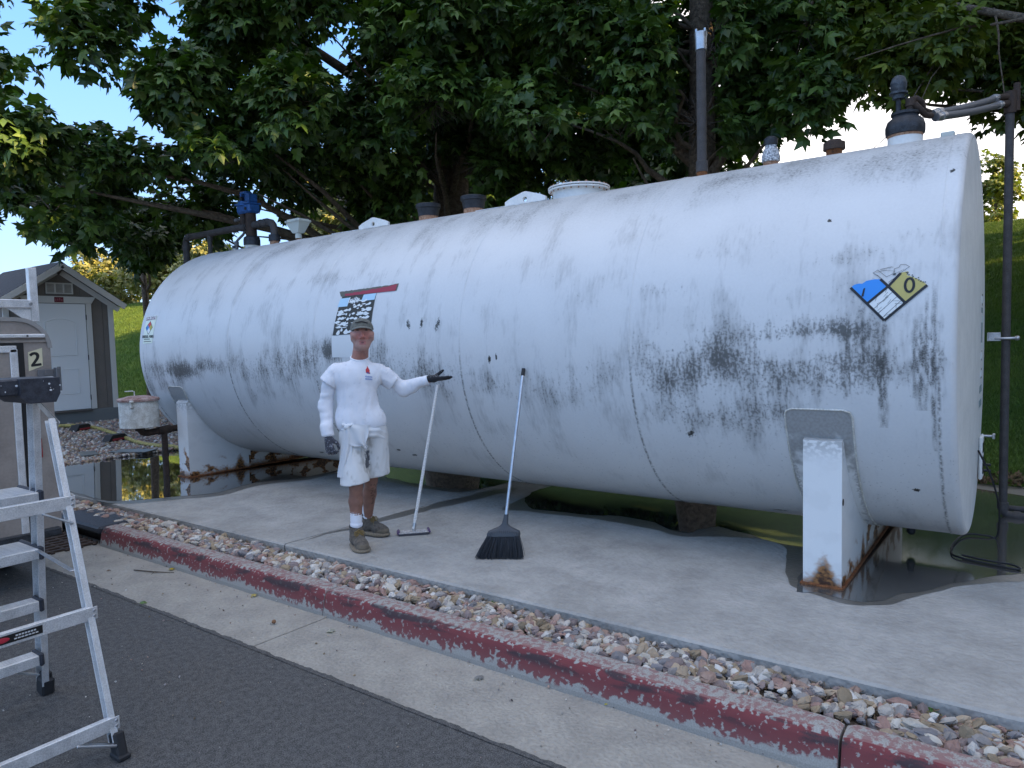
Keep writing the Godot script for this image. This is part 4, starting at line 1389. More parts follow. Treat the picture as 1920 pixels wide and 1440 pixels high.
func plant(called: String, label: String, boughs: Array, base: Vector3, top: Vector3, r0: float, sd: int, per: int, size: float, tints: Array, singles: int, group: String, extra_limbs := [], bare := []):
	var r := RandomNumberGenerator.new()
	r.seed = sd
	var t := thing(called, label, "tree", base, 0.0, group)
	# trunk with a flared foot and slight wander
	var tr := MB.new()
	var path := PackedVector3Array()
	var rad := []
	var n := 12
	for i in n:
		var q := float(i) / (n - 1)
		path.append((top - base) * q + Vector3(sin(q * 5.0 + sd) * 0.10, 0, cos(q * 4.0 + sd) * 0.08) * q)
		rad.append(r0 * (1.0 - 0.55 * q) * (1.0 + 0.5 * exp(-q * 14.0)))
	var rings := []
	for i in n:
		var ring := PackedVector3Array()
		for j in 14:
			var a := TAU * j / 14
			var k: float = rad[i] * (1.0 + 0.07 * sin(a * 3.0 + i * 0.6 + sd) + 0.04 * sin(a * 5.0 - i))
			ring.append(path[i] + Vector3(cos(a) * k, 0, sin(a) * k))
		rings.append(ring)
	tr.loft(rings)
	for e in extra_limbs: limb(tr, (e[0] as Vector3) - base, (e[1] as Vector3) - base, e[2], e[3], e[4], r, 10)
	obj("trunk", tr, M.bark, t)
	# limbs towards the boughs
	var lb := MB.new()
	var k := 0
	for b in boughs:
		var c: Vector3 = (b[0] as Vector3) - base
		k += 1
		if boughs.size() > 30 and k % 2 == 0: continue
		if called == "plane_tree" and b[0].x < -9.3 and b[0].z > -9.0 and b[0].y > 4.6: continue
		var h := clampf((c.y - Vector2(c.x, c.z).length() * 0.45) / (top.y - base.y), 0.22, 0.97)
		var q := h * (n - 1)
		var from: Vector3 = path[int(q)].lerp(path[mini(int(q) + 1, n - 1)], q - int(q))
		var far := from.distance_to(c)
		limb(lb, from, from.lerp(c, 0.86), minf(r0 * 0.34, 0.022 + 0.016 * far), 0.010, (0.10 - 0.16 * r.randf()) * far, r, 6)
	obj("limbs", lb, M.bark, t)
	# leaves: rosettes at the tips of twigs spread through every bough
	var leaves := []
	var tw := MB.new()
	var turn := 0
	for b in boughs:
		var c: Vector3 = b[0]
		var er: Vector3 = b[1]
		turn += 1
		if called == "plane_tree" and c.x < -9.3 and c.z > -9.0 and c.y > 4.6 and (turn * 7) % 10 < 3: continue
		var tips := int(int(b[2]) * per * (0.66 if called == "plane_tree" and c.x < -9.8 and c.y > 4.6 else 1.0))
		for i in tips:
			var d := Vector3(r.randfn(), r.randfn(), r.randfn()).normalized() * pow(r.randf(), 0.45) * 1.15
			var tip := c + d * er
			# nothing hangs onto the tank's fittings
			if tip.z > -8.2 and tip.y < 4.05 and tip.x > -10.8 and tip.x < 0.3: continue
			if i % 3 == 0:
				var st := c + d * er * 0.25
				tw.tube(PackedVector3Array([st - base, st.lerp(tip, 0.5) - base + Vector3(r.randfn(), r.randfn(), r.randfn()) * 0.04, tip - base]), [0.008, 0.005, 0.002], 4, false)
			var out := (d * Vector3(1, 0.5, 1) + Vector3(0, 0.2, 0)).normalized()
			var tone := r.randf()
			for l in r.randi_range(5, 8):
				var dir := (Vector3(r.randfn(), r.randfn() * 0.6 - 0.25, r.randfn()) + out * 0.5).normalized()
				var nrm := (Vector3(r.randfn() * 0.55, 0.75, r.randfn() * 0.55) + out * 0.5).normalized()
				var x := dir.cross(nrm).normalized()
				var s := size * r.randf_range(0.45, 1.25)
				var bs := Basis(x, dir, x.cross(dir)).scaled_local(Vector3.ONE * s)
				if bare.size() > 0:
					var q := tip + dir * 0.1
					var along := (bare[1] as Vector3)
					var rel := q - (bare[0] as Vector3)
					if q.y < float(bare[3]) and rel.dot(along) > -0.2 and (rel - along * rel.dot(along)).slide(Vector3.UP).length() < float(bare[2]): continue
				leaves.append([Transform3D(bs, tip - base + dir * r.randf_range(0.02, 0.16)), clampf(tone + r.randfn() * 0.25, 0, 1)])
	obj("twigs", tw, M.twig, t)
	var local := cam.position - base
	var flag := {}
	if singles > 0:
		var near := []
		for i in leaves.size():
			var o: Vector3 = (leaves[i][0] as Transform3D).origin
			var q := cam.transform.affine_inverse() * (o + base)
			if q.z > -1.0 or absf(q.x) > -q.z * 0.71 or q.y > -q.z * 0.53: continue
			near.append([(leaves[i][0] as Transform3D).basis.x.length() / (o - local).length(), i])
		near.sort_custom(func(p, q): return p[0] > q[0])
		for i in mini(singles, near.size()): flag[near[i][1]] = true
	var ms := []
	for i in tints.size(): ms.append(leaf_mesh(i, tints[i]))
	var xs := []
	var cols := PackedColorArray()
	for i in leaves.size():
		if flag.has(i): continue
		xs.append(leaves[i][0])
		var f: float = leaves[i][1] * (tints.size() - 1)
		cols.append((tints[int(f)] as Color).lerp(tints[mini(int(f) + 1, tints.size() - 1)], f - int(f)) * r.randf_range(0.8, 1.2))
	for v in 3:
		var vx := []
		var vc := PackedColorArray()
		for i in range(v, xs.size(), 3):
			vx.append(xs[i])
			vc.append(cols[i])
		mm("crown", leaf_mesh(v), M.leaf, vx, t, vc)
	for i in flag:
		var o := inst("leaf", ms[clampi(int(leaves[i][1] * tints.size()), 0, tints.size() - 1)], M.leaf, t)
		o.transform = leaves[i][0]


func trees():
	var green := [Color(0.026, 0.056, 0.010), Color(0.042, 0.084, 0.014), Color(0.064, 0.122, 0.021), Color(0.115, 0.19, 0.036)]
	var warm := [Color(0.045, 0.075, 0.010), Color(0.075, 0.115, 0.014), Color(0.12, 0.165, 0.02), Color(0.18, 0.22, 0.03)]  # yellower and brighter; the glow of backlit leaves is put into these tints
	var gold := [Color(0.20, 0.20, 0.055), Color(0.30, 0.28, 0.085), Color(0.40, 0.37, 0.13)]
	# crowns go on unseen above; boughs added to shade the left leaves
	var tr := RandomNumberGenerator.new()
	tr.seed = 43
	var tall_mid := BOUGHS.plane_mid.duplicate()
	var tall_right := BOUGHS.plane_right.duplicate()
	for i in 34:
		tall_mid.append([Vector3(tr.randf_range(-6.5, -1.5), tr.randf_range(8.6, 11.2), tr.randf_range(-11.5, -6.6)), Vector3.ONE * tr.randf_range(0.6, 0.9), 4])
		tall_right.append([Vector3(tr.randf_range(-1.2, 4.6), tr.randf_range(8.4, 10.4), tr.randf_range(-11.5, -7.0)), Vector3.ONE * tr.randf_range(0.6, 0.9), 4])
	plant("plane_tree", "broad dark plane tree with thick trunk behind the two black cup caps", BOUGHS.plane_wide, Vector3(-8.75, 0.25, -10.1), Vector3(-8.5, 9.2, -10.1), 0.42, 301, 15, 0.185, green, 300, "plane trees behind the tank",
		[[Vector3(-8.75, 2.6, -10.1), Vector3(-12.6, 4.9, -10.6), 0.17, 0.06, 0.25], [Vector3(-8.7, 3.0, -10.1), Vector3(-11.2, 3.7, -9.4), 0.11, 0.03, -0.15], [Vector3(-8.6, 5.5, -10.1), Vector3(-10.6, 6.7, -6.7), 0.13, 0.04, 0.2], [Vector3(-8.6, 4.4, -10.1), Vector3(-5.8, 6.6, -9.4), 0.12, 0.03, 0.2]], [Vector3(-8.7, 0, -10.1), Vector3(0.655, 0, 0.756), 0.42, 4.65])
	plant("plane_tree", "plane tree whose straight trunk rises right behind the tall vent pipe", tall_mid, Vector3(-3.97, 0.15, -10.0), Vector3(-3.75, 10.4, -10.0), 0.235, 302, 15, 0.175, green, 300, "plane trees behind the tank",
		[[Vector3(-3.95, 3.4, -10.0), Vector3(-2.2, 5.9, -9.6), 0.10, 0.03, -0.2], [Vector3(-3.93, 4.0, -10.0), Vector3(-6.2, 6.0, -9.8), 0.09, 0.03, 0.2]], [Vector3(-3.93, 0, -10.0), Vector3(0.366, 0, 0.931), 0.30, 7.2])
	plant("plane_tree", "lighter plane tree reaching in from the right above the hoses", tall_right, Vector3(2.6, 0.2, -9.8), Vector3(2.5, 9.8, -9.8), 0.26, 303, 15, 0.165, warm, 300, "plane trees behind the tank",
		[[Vector3(2.55, 3.4, -9.8), Vector3(-0.75, 5.1, -9.4), 0.09, 0.035, 0.1], [Vector3(0.3, 4.75, -9.5), Vector3(-1.6, 4.5, -8.6), 0.022, 0.005, 0.1], [Vector3(-0.4, 5.0, -9.5), Vector3(-0.25, 3.6, -8.9), 0.014, 0.003, 0.1], [Vector3(-0.6, 5.0, -9.4), Vector3(-1.0, 3.75, -8.8), 0.012, 0.003, 0.1], [Vector3(-0.6, 5.0, -9.4), Vector3(-1.5, 3.5, -8.7), 0.012, 0.003, -0.1], [Vector3(0.0, 4.9, -9.4), Vector3(0.1, 3.5, -8.6), 0.012, 0.003, 0.1]])
	plant("young_tree", "young tree with a thin dark stem between the shed and the tank", BOUGHS.thin, Vector3(-17.2, 0.0, -8.85), Vector3(-17.0, 5.0, -8.75), 0.105, 304, 22, 0.20, green, 0, "")
	# sunlit trees along the top of the slope
	var r := RandomNumberGenerator.new()
	r.seed = 41
	var spots := [
		[-47.0, -22.0, 3.4, 3.2, "golden bush rising above the ridge of the shed roof"],
		[-41.5, -22.5, 3.6, 2.8, "golden sunlit tree on the slope just right of the shed roof"],
		[-36.0, -22.0, 3.1, 2.4, "golden tree behind the thin dark stem beside the tank"],
		[-29.0, -25.0, 8.0, 2.6, "tall golden tree seen through the leaves above the white funnel box"],
		[-22.5, -25.5, 7.4, 2.4, "tall golden tree glimpsed between the broad plane tree's leaves"],
		[-14.0, -25.5, 7.2, 2.4, "tall yellow tree glimpsed through the gap left of the vent pipe"],
		[-0.85, -23.0, 2.3, 0.75, "small yellow-green bush on the hilltop beside the pipe riser"],
	]
	for s in spots:
		var base := Vector3(s[0], slope_y(s[0], s[1]) - 0.1, s[1])
		var hi: float = s[2]
		var wd: float = s[3]
		var bs := []
		for i in int(10 + hi * 2.5):
			var y := r.randf_range(0.25, 0.95) if hi > 4.0 else r.randf_range(0.12, 0.92)
			var a := r.randf() * TAU
			var rr := wd * sqrt(r.randf()) * (1.0 - 0.75 * absf(y - 0.5)) * 0.75
			bs.append([base + Vector3(cos(a) * rr, y * hi, sin(a) * rr), Vector3.ONE * wd * r.randf_range(0.22, 0.36), 6 if hi > 2.5 else 4])
		plant("sunlit_tree", s[4], bs, base, base + Vector3(0, hi * 0.8, 0), 0.03 + hi * 0.014, 400 + int(s[2] * 10 + s[0]), 6, 0.30 if hi > 2.5 else 0.13, gold if s[0] < -5.0 else [Color(0.13, 0.17, 0.03), Color(0.24, 0.26, 0.05), Color(0.32, 0.33, 0.08)], 0, "sunlit trees on the slope")
	# dark bushy trees behind the tank, added on the slope to shade the shed
	var behind := [[-11.8, -15.2, 5.2, "dark bushy tree on the slope behind the blue pump"], [-8.3, -16.8, 5.6, "dark bushy tree on the slope behind the broad plane trunk"], [-6.4, -15.6, 4.6, "dark bushy tree on the slope left of the straight plane trunk"], [-15.4, -17.6, 5.4, "dark bushy tree on the slope behind the left end of the tank"]]
	for s in behind:
		var base := Vector3(s[0], slope_y(s[0], s[1]) - 0.1, s[1])
		var bs := []
		for k in 30:
			var a := r.randf() * TAU
			var y := r.randf_range(0.08, 0.95)
			var rr := 1.9 * sqrt(r.randf()) * (1.0 - 0.6 * absf(y - 0.4))
			bs.append([base + Vector3(cos(a) * rr, y * float(s[2]), sin(a) * rr), Vector3.ONE * r.randf_range(0.55, 0.85), 5])
		plant("bushy_tree", s[3], bs, base, base + Vector3(0, float(s[2]) * 0.85, 0), 0.16, 600 + int(s[0] * 3), 9, 0.26, green, 0, "bushy trees on the slope behind the tank")
	# unseen trees added to the right to keep the sun off the yard
	for i in 11:
		var x := 14.5 + 3.0 * (i % 2)
		var z := -2.6 - 1.45 * i
		var base := Vector3(x, slope_y(x, z) - 0.1, z)
		var bs := []
		for k in 64:
			var a := r.randf() * TAU
			var y := r.randf_range(0.10, 0.95)
			var rr := 2.6 * sqrt(r.randf()) * (1.0 - 0.6 * absf(y - 0.45))
			bs.append([base + Vector3(cos(a) * rr, y * (8.4 if z > -6.0 else 10.6), sin(a) * rr), Vector3.ONE * r.randf_range(0.9, 1.3), 5])
		plant("plane_tree", "bushy tree added out of view right of the tank to block the sun", bs, base, base + Vector3(0, 8.5, 0), 0.26, 500 + i, 6, 0.55, green, 0, "added sun-blocking trees right of the tank")


func shed():
	var wall := triplanar(mat(lin(0.20, 0.172, 0.145), 0.8), 0.7, two_tone(256, lin(0.85), lin(1.0), noise(0.02, 4, 601), noise(0.15, 3, 602), 0.5, 1.4), M.fine_normal, 0.25)
	var trim := mat(lin(0.68, 0.65, 0.59), 0.7)
	var door := mat(lin(0.82, 0.82, 0.80), 0.5)
	var felt := triplanar(mat(lin(0.055, 0.055, 0.06), 0.95), 3.0, two_tone(256, lin(0.5), lin(1.2), noise(0.1, 3, 603), noise(0.3, 2, 604), 0.5, 1.6), M.fine_normal, 0.6)
	var s := thing("garden_shed", "taupe gable shed with white two-panel door and dark shingle roof", "shed", Vector3(-15.0, 0.15, -6.06))
	# local: +x towards the viewer, z from -0.97 (right corner) to 0.97 (left corner); floor at 0.28
	var w := 0.955
	var fl := 0.28
	var ev := 2.38
	var ap := 3.02
	var dp := 2.5
	var body := MB.new()
	var gable := PackedVector2Array([Vector2(-w, fl), Vector2(w, fl), Vector2(w, ev), Vector2(0, ap), Vector2(-w, ev)])
	body.prism(gable, dp, Transform3D(Basis(Vector3(0, 0, 1), Vector3.UP, Vector3(-1, 0, 0)), Vector3.ZERO))
	obj("wall", body, wall, s)
	# vertical boards on the front, with grooves between them
	var bw := 0.2
	for i in 10:
		var z0 := -w + i * bw
		var z1 := minf(z0 + bw - 0.007, w)
		if z1 - z0 < 0.02: continue
		var t0 := minf(ap - absf(z0) / w * (ap - ev), ap) - 0.01
		var t1 := minf(ap - absf(z1) / w * (ap - ev), ap) - 0.01
		var bd := MB.new()
		bd.prism(PackedVector2Array([Vector2(z0, fl), Vector2(z1, fl), Vector2(z1, t1), Vector2(z0, t0)]), 0.012, Transform3D(Basis(Vector3(0, 0, 1), Vector3.UP, Vector3(1, 0, 0)), Vector3(0.001, 0, 0)))
		obj("board", bd, wall, s)
	for z in [-w + 0.045, w - 0.045]:
		var cb := MB.new()
		cb.bx(Vector3(0.024, (fl + ev) / 2 - 0.02, z), Vector3(0.022, ev - fl - 0.02, 0.10), 0.003)
		obj("corner_trim", cb, trim, s)
	var skid := MB.new()
	skid.bx(Vector3(-dp / 2 + 0.02, 0.14, 0), Vector3(dp + 0.04, 0.27, 1.93), 0.01)
	obj("base", skid, mat(lin(0.17, 0.18, 0.175), 0.85), s)
	# roof planes, barge boards
	var run := w + 0.16
	var sl := (ap - ev) / w
	var roof := Node3D.new()
	hang(roof, "roof", s)
	for sg in [-1.0, 1.0]:
		var ang: float = atan(sl) * sg
		var l := run / cos(ang)
		var mid := Vector3(-dp / 2 + 0.05, ap + 0.055 - sl * run / 2, sg * run / 2)
		var deck := MB.new()
		deck.box(Transform3D(Basis(Vector3.RIGHT, ang), mid), Vector3(dp + 0.32, 0.03, l), 0.003)
		obj("roof_deck", deck, felt, roof)
		# shingle courses
		for c in 9:
			var q := (c + 0.5) / 9.0
			for k in 8:
				var sh := MB.new()
				var lx := -dp / 2 + 0.05 + (k - 3.5) * (dp + 0.34) / 8.0
				var p := Vector3(lx, ap + 0.082 - sl * run * q - 0.0, sg * run * q)
				sh.box(Transform3D(Basis(Vector3.RIGHT, ang + 0.05 * sg), p), Vector3((dp + 0.34) / 8.0 - 0.008, 0.008, l / 9.0 + 0.02), 0.0)
				obj("shingle", sh, felt, roof)
		var bg := MB.new()
		bg.box(Transform3D(Basis(Vector3.RIGHT, ang), mid + Vector3(dp / 2 + 0.155, -0.04, 0)), Vector3(0.03, 0.11, l + 0.02), 0.004)
		obj("barge_board", bg, trim, roof)
		var bi := MB.new()
		bi.box(Transform3D(Basis(Vector3.RIGHT, ang), mid + Vector3(dp / 2 - 0.02, -0.125, 0)), Vector3(0.025, 0.10, l - 0.10), 0.004)
		obj("rake_trim", bi, trim, roof)
	# vent
	var vt := Node3D.new()
	hang(vt, "gable_vent", s)
	var fr := MB.new()
	for z in [-0.225, -0.075, 0.075, 0.225]: fr.bx(Vector3(0.03, 2.62, z), Vector3(0.03, 0.20, 0.022), 0.003)
	for y in [2.525, 2.715]: fr.bx(Vector3(0.03, y, 0), Vector3(0.032, 0.022, 0.47), 0.003)
	obj("frame", fr, trim, vt)
	for i in 8:
		var lv := MB.new()
		lv.box(Transform3D(Basis(Vector3(0, 0, 1), 0.6), Vector3(0.024, 2.541 + i * 0.0225, 0)), Vector3(0.02, 0.004, 0.44), 0.0)
		obj("louvre", lv, trim, vt)
	# door: slab, frame, raised panels with an arched top, hinges
	var dz := 0.03
	var dw := 0.92
	var y0 := fl + 0.015
	var y1 := fl + 2.05
	var d := Node3D.new()
	hang(d, "door", s)
	var ds := MB.new()
	ds.bx(Vector3(0.028, (y0 + y1) / 2, dz), Vector3(0.03, y1 - y0, dw), 0.003)
	obj("door_leaf", ds, door, d)
	var pz0 := dz - 0.30
	var pz1 := dz + 0.30
	for panel in [[y0 + 1.02, y1 - 0.28, true], [y0 + 0.28, y0 + 0.82, false]]:
		var o := PackedVector2Array([Vector2(pz0, panel[0]), Vector2(pz1, panel[0])])
		if panel[2]:
			for i in 13:
				var t := 1.0 - 2.0 * i / 12.0
				o.append(Vector2(dz + 0.30 * t, panel[1] - 0.06 + 0.09 * (1.0 - t * t)))
		else:
			o.append(Vector2(pz1, panel[1])); o.append(Vector2(pz0, panel[1]))
		var inner := Geometry2D.offset_polygon(o, -0.032)[0]
		var inner2 := Geometry2D.offset_polygon(o, -0.06)[0]
		var xf := Transform3D(Basis(Vector3(0, 0, 1), Vector3.UP, Vector3(1, 0, 0)), Vector3(0.0432, 0, 0))
		var pm := MB.new()
		pm.prism(inner2, 0.006, xf)
		obj("panel", pm, door, d)
		var rm := MB.new()
		var path := PackedVector3Array()
		for q in inner: path.append(xf * Vector3(q.x, q.y, 0))
		path.append(path[0])
		rm.tube(path, 0.010, 6)
		obj("panel_moulding", rm, door, d)
	for h in [0.22, 1.0, 1.78]:
		var hm := MB.new()
		hm.cyl(Vector3(0.05, y0 + h - 0.05, dz - dw / 2 - 0.006), Vector3(0.05, y0 + h + 0.05, dz - dw / 2 - 0.006), 0.008, -1, 8)
		obj("hinge", hm, M.black_iron, d)
	for z in [dz - dw / 2 - 0.065, dz + dw / 2 + 0.065]:
		var jm := MB.new()
		jm.bx(Vector3(0.028, (y0 + y1) / 2, z), Vector3(0.032, y1 - y0 + 0.02, 0.10), 0.003)
		obj("door_trim", jm, trim, s)
	var hd := MB.new()
	hd.prism(PackedVector2Array([Vector2(dz - 0.58, y1 + 0.012), Vector2(dz + 0.58, y1 + 0.012), Vector2(dz + 0.66, y1 + 0.14), Vector2(dz - 0.66, y1 + 0.14)]), 0.036, Transform3D(Basis(Vector3(0, 0, 1), Vector3.UP, Vector3(1, 0, 0)), Vector3(0.014, 0, 0)))
	obj("door_header", hd, trim, s)
	var tagm := MB.new()
	tagm.bx(Vector3(0.053, y1 + 0.075, dz), Vector3(0.006, 0.10, 0.16), 0.002)
	var plate := obj("number_plate", tagm, mat(lin(0.16, 0.02, 0.03), 0.6), s)
	plate.set_meta("label", "small dark red plate above the door")
	for i in 4:
		var mk := MB.new()
		mk.bx(Vector3(0.0575, y1 + 0.075 + 0.008 * ((i * 7) % 3 - 1), dz + 0.055 - i * 0.035), Vector3(0.003, 0.05 - 0.012 * (i % 2), 0.014), 0.0)
		obj("plate_mark", mk, mat(lin(0.42, 0.16, 0.17), 0.7), plate)
	var sill := MB.new()
	sill.bx(Vector3(0.05, fl - 0.012, dz), Vector3(0.09, 0.03, dw + 0.02), 0.004)
	obj("door_sill", sill, mat(lin(0.10, 0.09, 0.08), 0.6), s)
	# planks on the gravel before the door
	for e in [[0.55, 0.05, 0.0, 0.05], [0.95, 0.03, -0.25, -0.04], [1.4, 0.02, 0.1, 0.08]]:
		var pk := MB.new()
		pk.box(Transform3D(Basis(Vector3.UP, e[3]), Vector3(e[0], e[1] - 0.08, e[2])), Vector3(0.24, 0.05, 2.6), 0.006)
		var p := obj("plank", pk, triplanar(mat(lin(0.24, 0.22, 0.19), 0.9), 0.8, M.concrete_tex, M.fine_normal, 0.5))
		p.position = s.position
		tag(p, ["weathered grey plank against the shed base", "weathered grey plank lying in the middle before the shed", "weathered grey plank farthest from the shed door"][[0.55, 0.95, 1.4].find(e[0])], "plank", "planks before the shed")


const TX0 := -9.22
const TX1 := -0.43
const SEAMS := [-9.22, -7.35, -5.86, -3.94, -2.35, -0.43]
const A0 := -100.0
const A1 := 122.0


func on_tank(x: float, deg: float, lift := 0.0) -> Vector3:
	var a := deg_to_rad(deg)
	return Vector3(x, TY + (TR + lift) * sin(a), TZ + (TR + lift) * cos(a))


func tank_uv(x: float, deg: float) -> Vector2:
	return Vector2((x + 9.4) / 9.15, (A1 - deg) / (A1 - A0))


# weathered paint: grime in a band under the waist, streaks below fittings, fine soot near the top
func tank_image() -> Image:
	var w := 2048
	var h := 1152
	var px_x := 9.15 / w
	var px_a := (A1 - A0) / h
	var lo_w := 256
	var lo_h := 144
	# coarse density of grime
	var zones := [
		# x, deg, half x, half deg, strength
		[-8.55, -9.0, 0.75, 6.5, 0.88], [-8.65, -15.0, 0.40, 10.0, 0.60], [-7.75, -6.5, 0.45, 5.0, 0.78], [-9.2, -12.0, 0.12, 14.0, 0.55],
		[-6.5, -7.0, 0.95, 10.0, 0.70], [-5.95, -3.0, 0.32, 9.0, 0.74], [-7.0, -20.0, 0.6, 9.0, 0.32], [-5.58, 0.0, 0.20, 6.0, 0.92], [-6.3, -14.0, 1.1, 10.0, 0.30],
		[-4.75, -7.0, 0.70, 12.0, 0.68], [-4.2, -10.0, 0.65, 11.0, 0.56], [-3.2, -13.0, 1.0, 10.0, 0.50], [-2.75, -9.0, 0.5, 9.0, 0.52],
		[-2.0, -8.0, 0.42, 14.0, 0.74], [-1.5, -6.0, 0.55, 14.0, 0.78], [-1.0, -7.0, 0.50, 10.0, 0.84], [-1.15, 2.5, 0.50, 5.0, 0.84], [-1.7, -19.0, 0.75, 11.0, 0.60], [-1.9, -17.0, 0.6, 9.0, 0.50], [-1.2, -14.0, 0.6, 6.0, 0.52],
		[-0.64, -8.0, 0.24, 11.0, 0.62], [-0.47, -6.0, 0.09, 12.0, 0.85], [-0.70, 6.0, 0.35, 6.0, 0.36], [-1.5, 12.0, 0.8, 6.0, 0.30], [-2.1, 16.0, 0.25, 3.5, 0.46], [-1.9, 26.0, 0.35, 3.0, 0.34], [-0.85, 22.0, 0.35, 4.0, 0.40], [-0.6, 26.0, 0.2, 3.0, 0.4],
		[-6.2, 31.0, 1.4, 4.0, 0.36], [-4.9, 32.0, 0.8, 4.0, 0.36], [-7.9, 33.0, 1.4, 6.0, 0.30], [-8.3, 22.0, 0.25, 11.0, 0.34], [-7.0, 58.0, 2.2, 14.0, 0.36], [-4.2, 66.0, 1.2, 10.0, 0.38], [-3.7, 60.0, 0.5, 14.0, 0.44], [-1.5, 62.0, 1.4, 16.0, 0.36], [-0.6, 55.0, 0.4, 20.0, 0.34],
		[-5.0, 80.0, 5.0, 14.0, 0.36],
	]
	var lowi := Image.create(lo_w, lo_h, false, Image.FORMAT_L8)
	for y in lo_h:
		var deg := A1 - (y + 0.5) / lo_h * (A1 - A0)
		for x in lo_w:
			var xx := -9.4 + (x + 0.5) / lo_w * 9.15
			var d := 0.17 if deg > -32.0 else 0.06
			for z in zones:
				var ex: float = (xx - z[0]) / z[2]
				if ex > 2.0 or ex < -2.0: continue
				var ey: float = (deg - z[1]) / z[3]
				d = maxf(d, z[4] * exp(-(ex * ex * ex * ex + ey * ey)))
			# hand-wiped patch in the worst of it
			if xx > -1.42 and xx < -0.93 and deg > -4.2 + (xx + 1.4) * 2.0 and deg < 0.6 + (xx + 1.4) * 3.0: d *= 0.66
			lowi.set_pixel(x, y, Color(d, d, d))
	lowi.resize(w, h, Image.INTERPOLATE_CUBIC)
	var dens := lowi.get_data()
	var st := noise(0.022, 5, 701).get_image(w, h / 7)
	st.convert(Image.FORMAT_L8)
	st.resize(w, h, Image.INTERPOLATE_CUBIC)
	var streak := st.get_data()
	var s2 := noise(0.15, 4, 706).get_image(w, h / 4)
	s2.convert(Image.FORMAT_L8)
	s2.resize(w, h, Image.INTERPOLATE_CUBIC)
	var run := s2.get_data()
	var sn := noise(0.17, 4, 702)
	sn.domain_warp_enabled = true
	sn.domain_warp_amplitude = 10.0
	sn.domain_warp_frequency = 0.05
	var si := sn.get_image(w, h)
	si.convert(Image.FORMAT_L8)
	var scratch := si.get_data()
	var fi := noise(0.42, 2, 703).get_image(w, h)
	fi.convert(Image.FORMAT_L8)
	var fine := fi.get_data()
	var bi := noise(0.008, 4, 704).get_image(w, h)
	bi.convert(Image.FORMAT_L8)
	var broad := bi.get_data()
	var pow_t := PackedFloat32Array()
	for i in 256: pow_t.append(pow(i / 255.0, 1.0))
	# coverage of dark by density and by local noise: a table for the logistic edge
	var out := PackedByteArray()
	out.resize(w * h * 3)
	var ramp := PackedByteArray()
	ramp.resize(256 * 3)
	for i in 256:
		var t := i / 255.0
		var q := Color(0.685, 0.685, 0.675).lerp(Color(0.105, 0.105, 0.10), t).linear_to_srgb()
		ramp[i * 3] = q.r8; ramp[i * 3 + 1] = q.g8; ramp[i * 3 + 2] = q.b8
	var seam_at := PackedFloat32Array()
	for x in w:
		var xx := -9.4 + (x + 0.5) * px_x
		var near := 9.0
		for s in SEAMS: near = minf(near, absf(xx - s - 0.004))
		seam_at.append(near)
	for y in h:
		var deg := A1 - (y + 0.5) * px_a
		var above := smoothstep(38.0, 60.0, deg)
		var under := smoothstep(-22.0, -34.0, deg)
		for x in w:
			var i := y * w + x
			var d := dens[i] * 0.00392157
			var side_t := 1.0 - 0.75 * above
			var s := streak[i] * 0.00392157
			var c := scratch[i] * 0.00392157
			var f := fine[i] * 0.00392157
			var b := broad[i] * 0.00392157
			# smooth film plus sharp-edged flecks
			var film := clampf((d - 0.30) * 1.0 + ((s - 0.5) * 1.2 + (run[i] * 0.00392157 - 0.5) * 0.7) * side_t + (c - 0.5) * 0.9 * above + (b - 0.5) * 1.1, 0.0, 1.0) * (0.25 + 0.65 * d)
			var n := c * 0.40 + f * 0.20 + run[i] * 0.00392157 * 0.25 + s * 0.15 + (b - 0.5) * 0.25
			var fleck := clampf((n - 0.79 + d * 0.46) * 9.0, 0.0, 1.0) * (0.45 + 0.35 * d)
			var t := maxf(film, fleck)
			if film > 0.1 and fleck > 0.1: t = minf(0.90, film * 0.6 + fleck * 0.75)
			t += 0.12 * (b - 0.42) + 0.10 * (c - 0.5) * (f + 0.3) + 0.03 + above * (0.05 + 0.14 * clampf(f * 1.6 - 0.5, 0, 1) + 0.10 * b) + above * clampf((s - 0.50) * 0.4, 0.0, 0.05) + above * 0.16 * clampf(c * 2.4 - 1.25, 0, 1)
			if under > 0.0 and c > 0.80 and f > 0.56: t = maxf(t, 0.55 * under)
			var e := seam_at[x]
			if e < 0.014 and deg < 8.0:
				t = maxf(t, (1.0 - e / 0.014) * smoothstep(8.0, -14.0, deg) * clampf(c * 2.6 - 0.7, 0.0, 0.92))
			t = clampf(t, 0.0, 1.0)
			var k := int(t * 255.0) * 3
			out[i * 3] = ramp[k]; out[i * 3 + 1] = ramp[k + 1]; out[i * 3 + 2] = ramp[k + 2]
	# distinct long streaks running down from the placard and the end seam
	var im := Image.create_from_data(w, h, false, Image.FORMAT_RGB8, out)
	var r := RandomNumberGenerator.new()
	r.seed = 17
	for s in [[-0.90, 3.0, -14.0, 0.016, 0.7], [-0.82, 8.0, -8.0, 0.018, 0.8], [-0.715, 4.0, -22.0, 0.024, 0.95], [-0.78, 6.0, -5.0, 0.010, 0.6], [-0.49, 11.0, -3.0, 0.008, 0.7], [-0.505, 6.0, -17.0, 0.028, 0.9], [-0.545, 5.0, -14.0, 0.012, 0.6], [-0.455, 14.0, -28.0, 0.012, 0.9], [-8.95, 6.0, -20.0, 0.03, 0.5], [-8.4, 0.0, -16.0, 0.03, 0.5], [-5.62, 3.0, -9.0, 0.03, 0.5], [-6.1, 2.0, -12.0, 0.03, 0.45]]:
		var x0 := int((s[0] + 9.4) / px_x)
		var half := int(s[3] / px_x) + 1
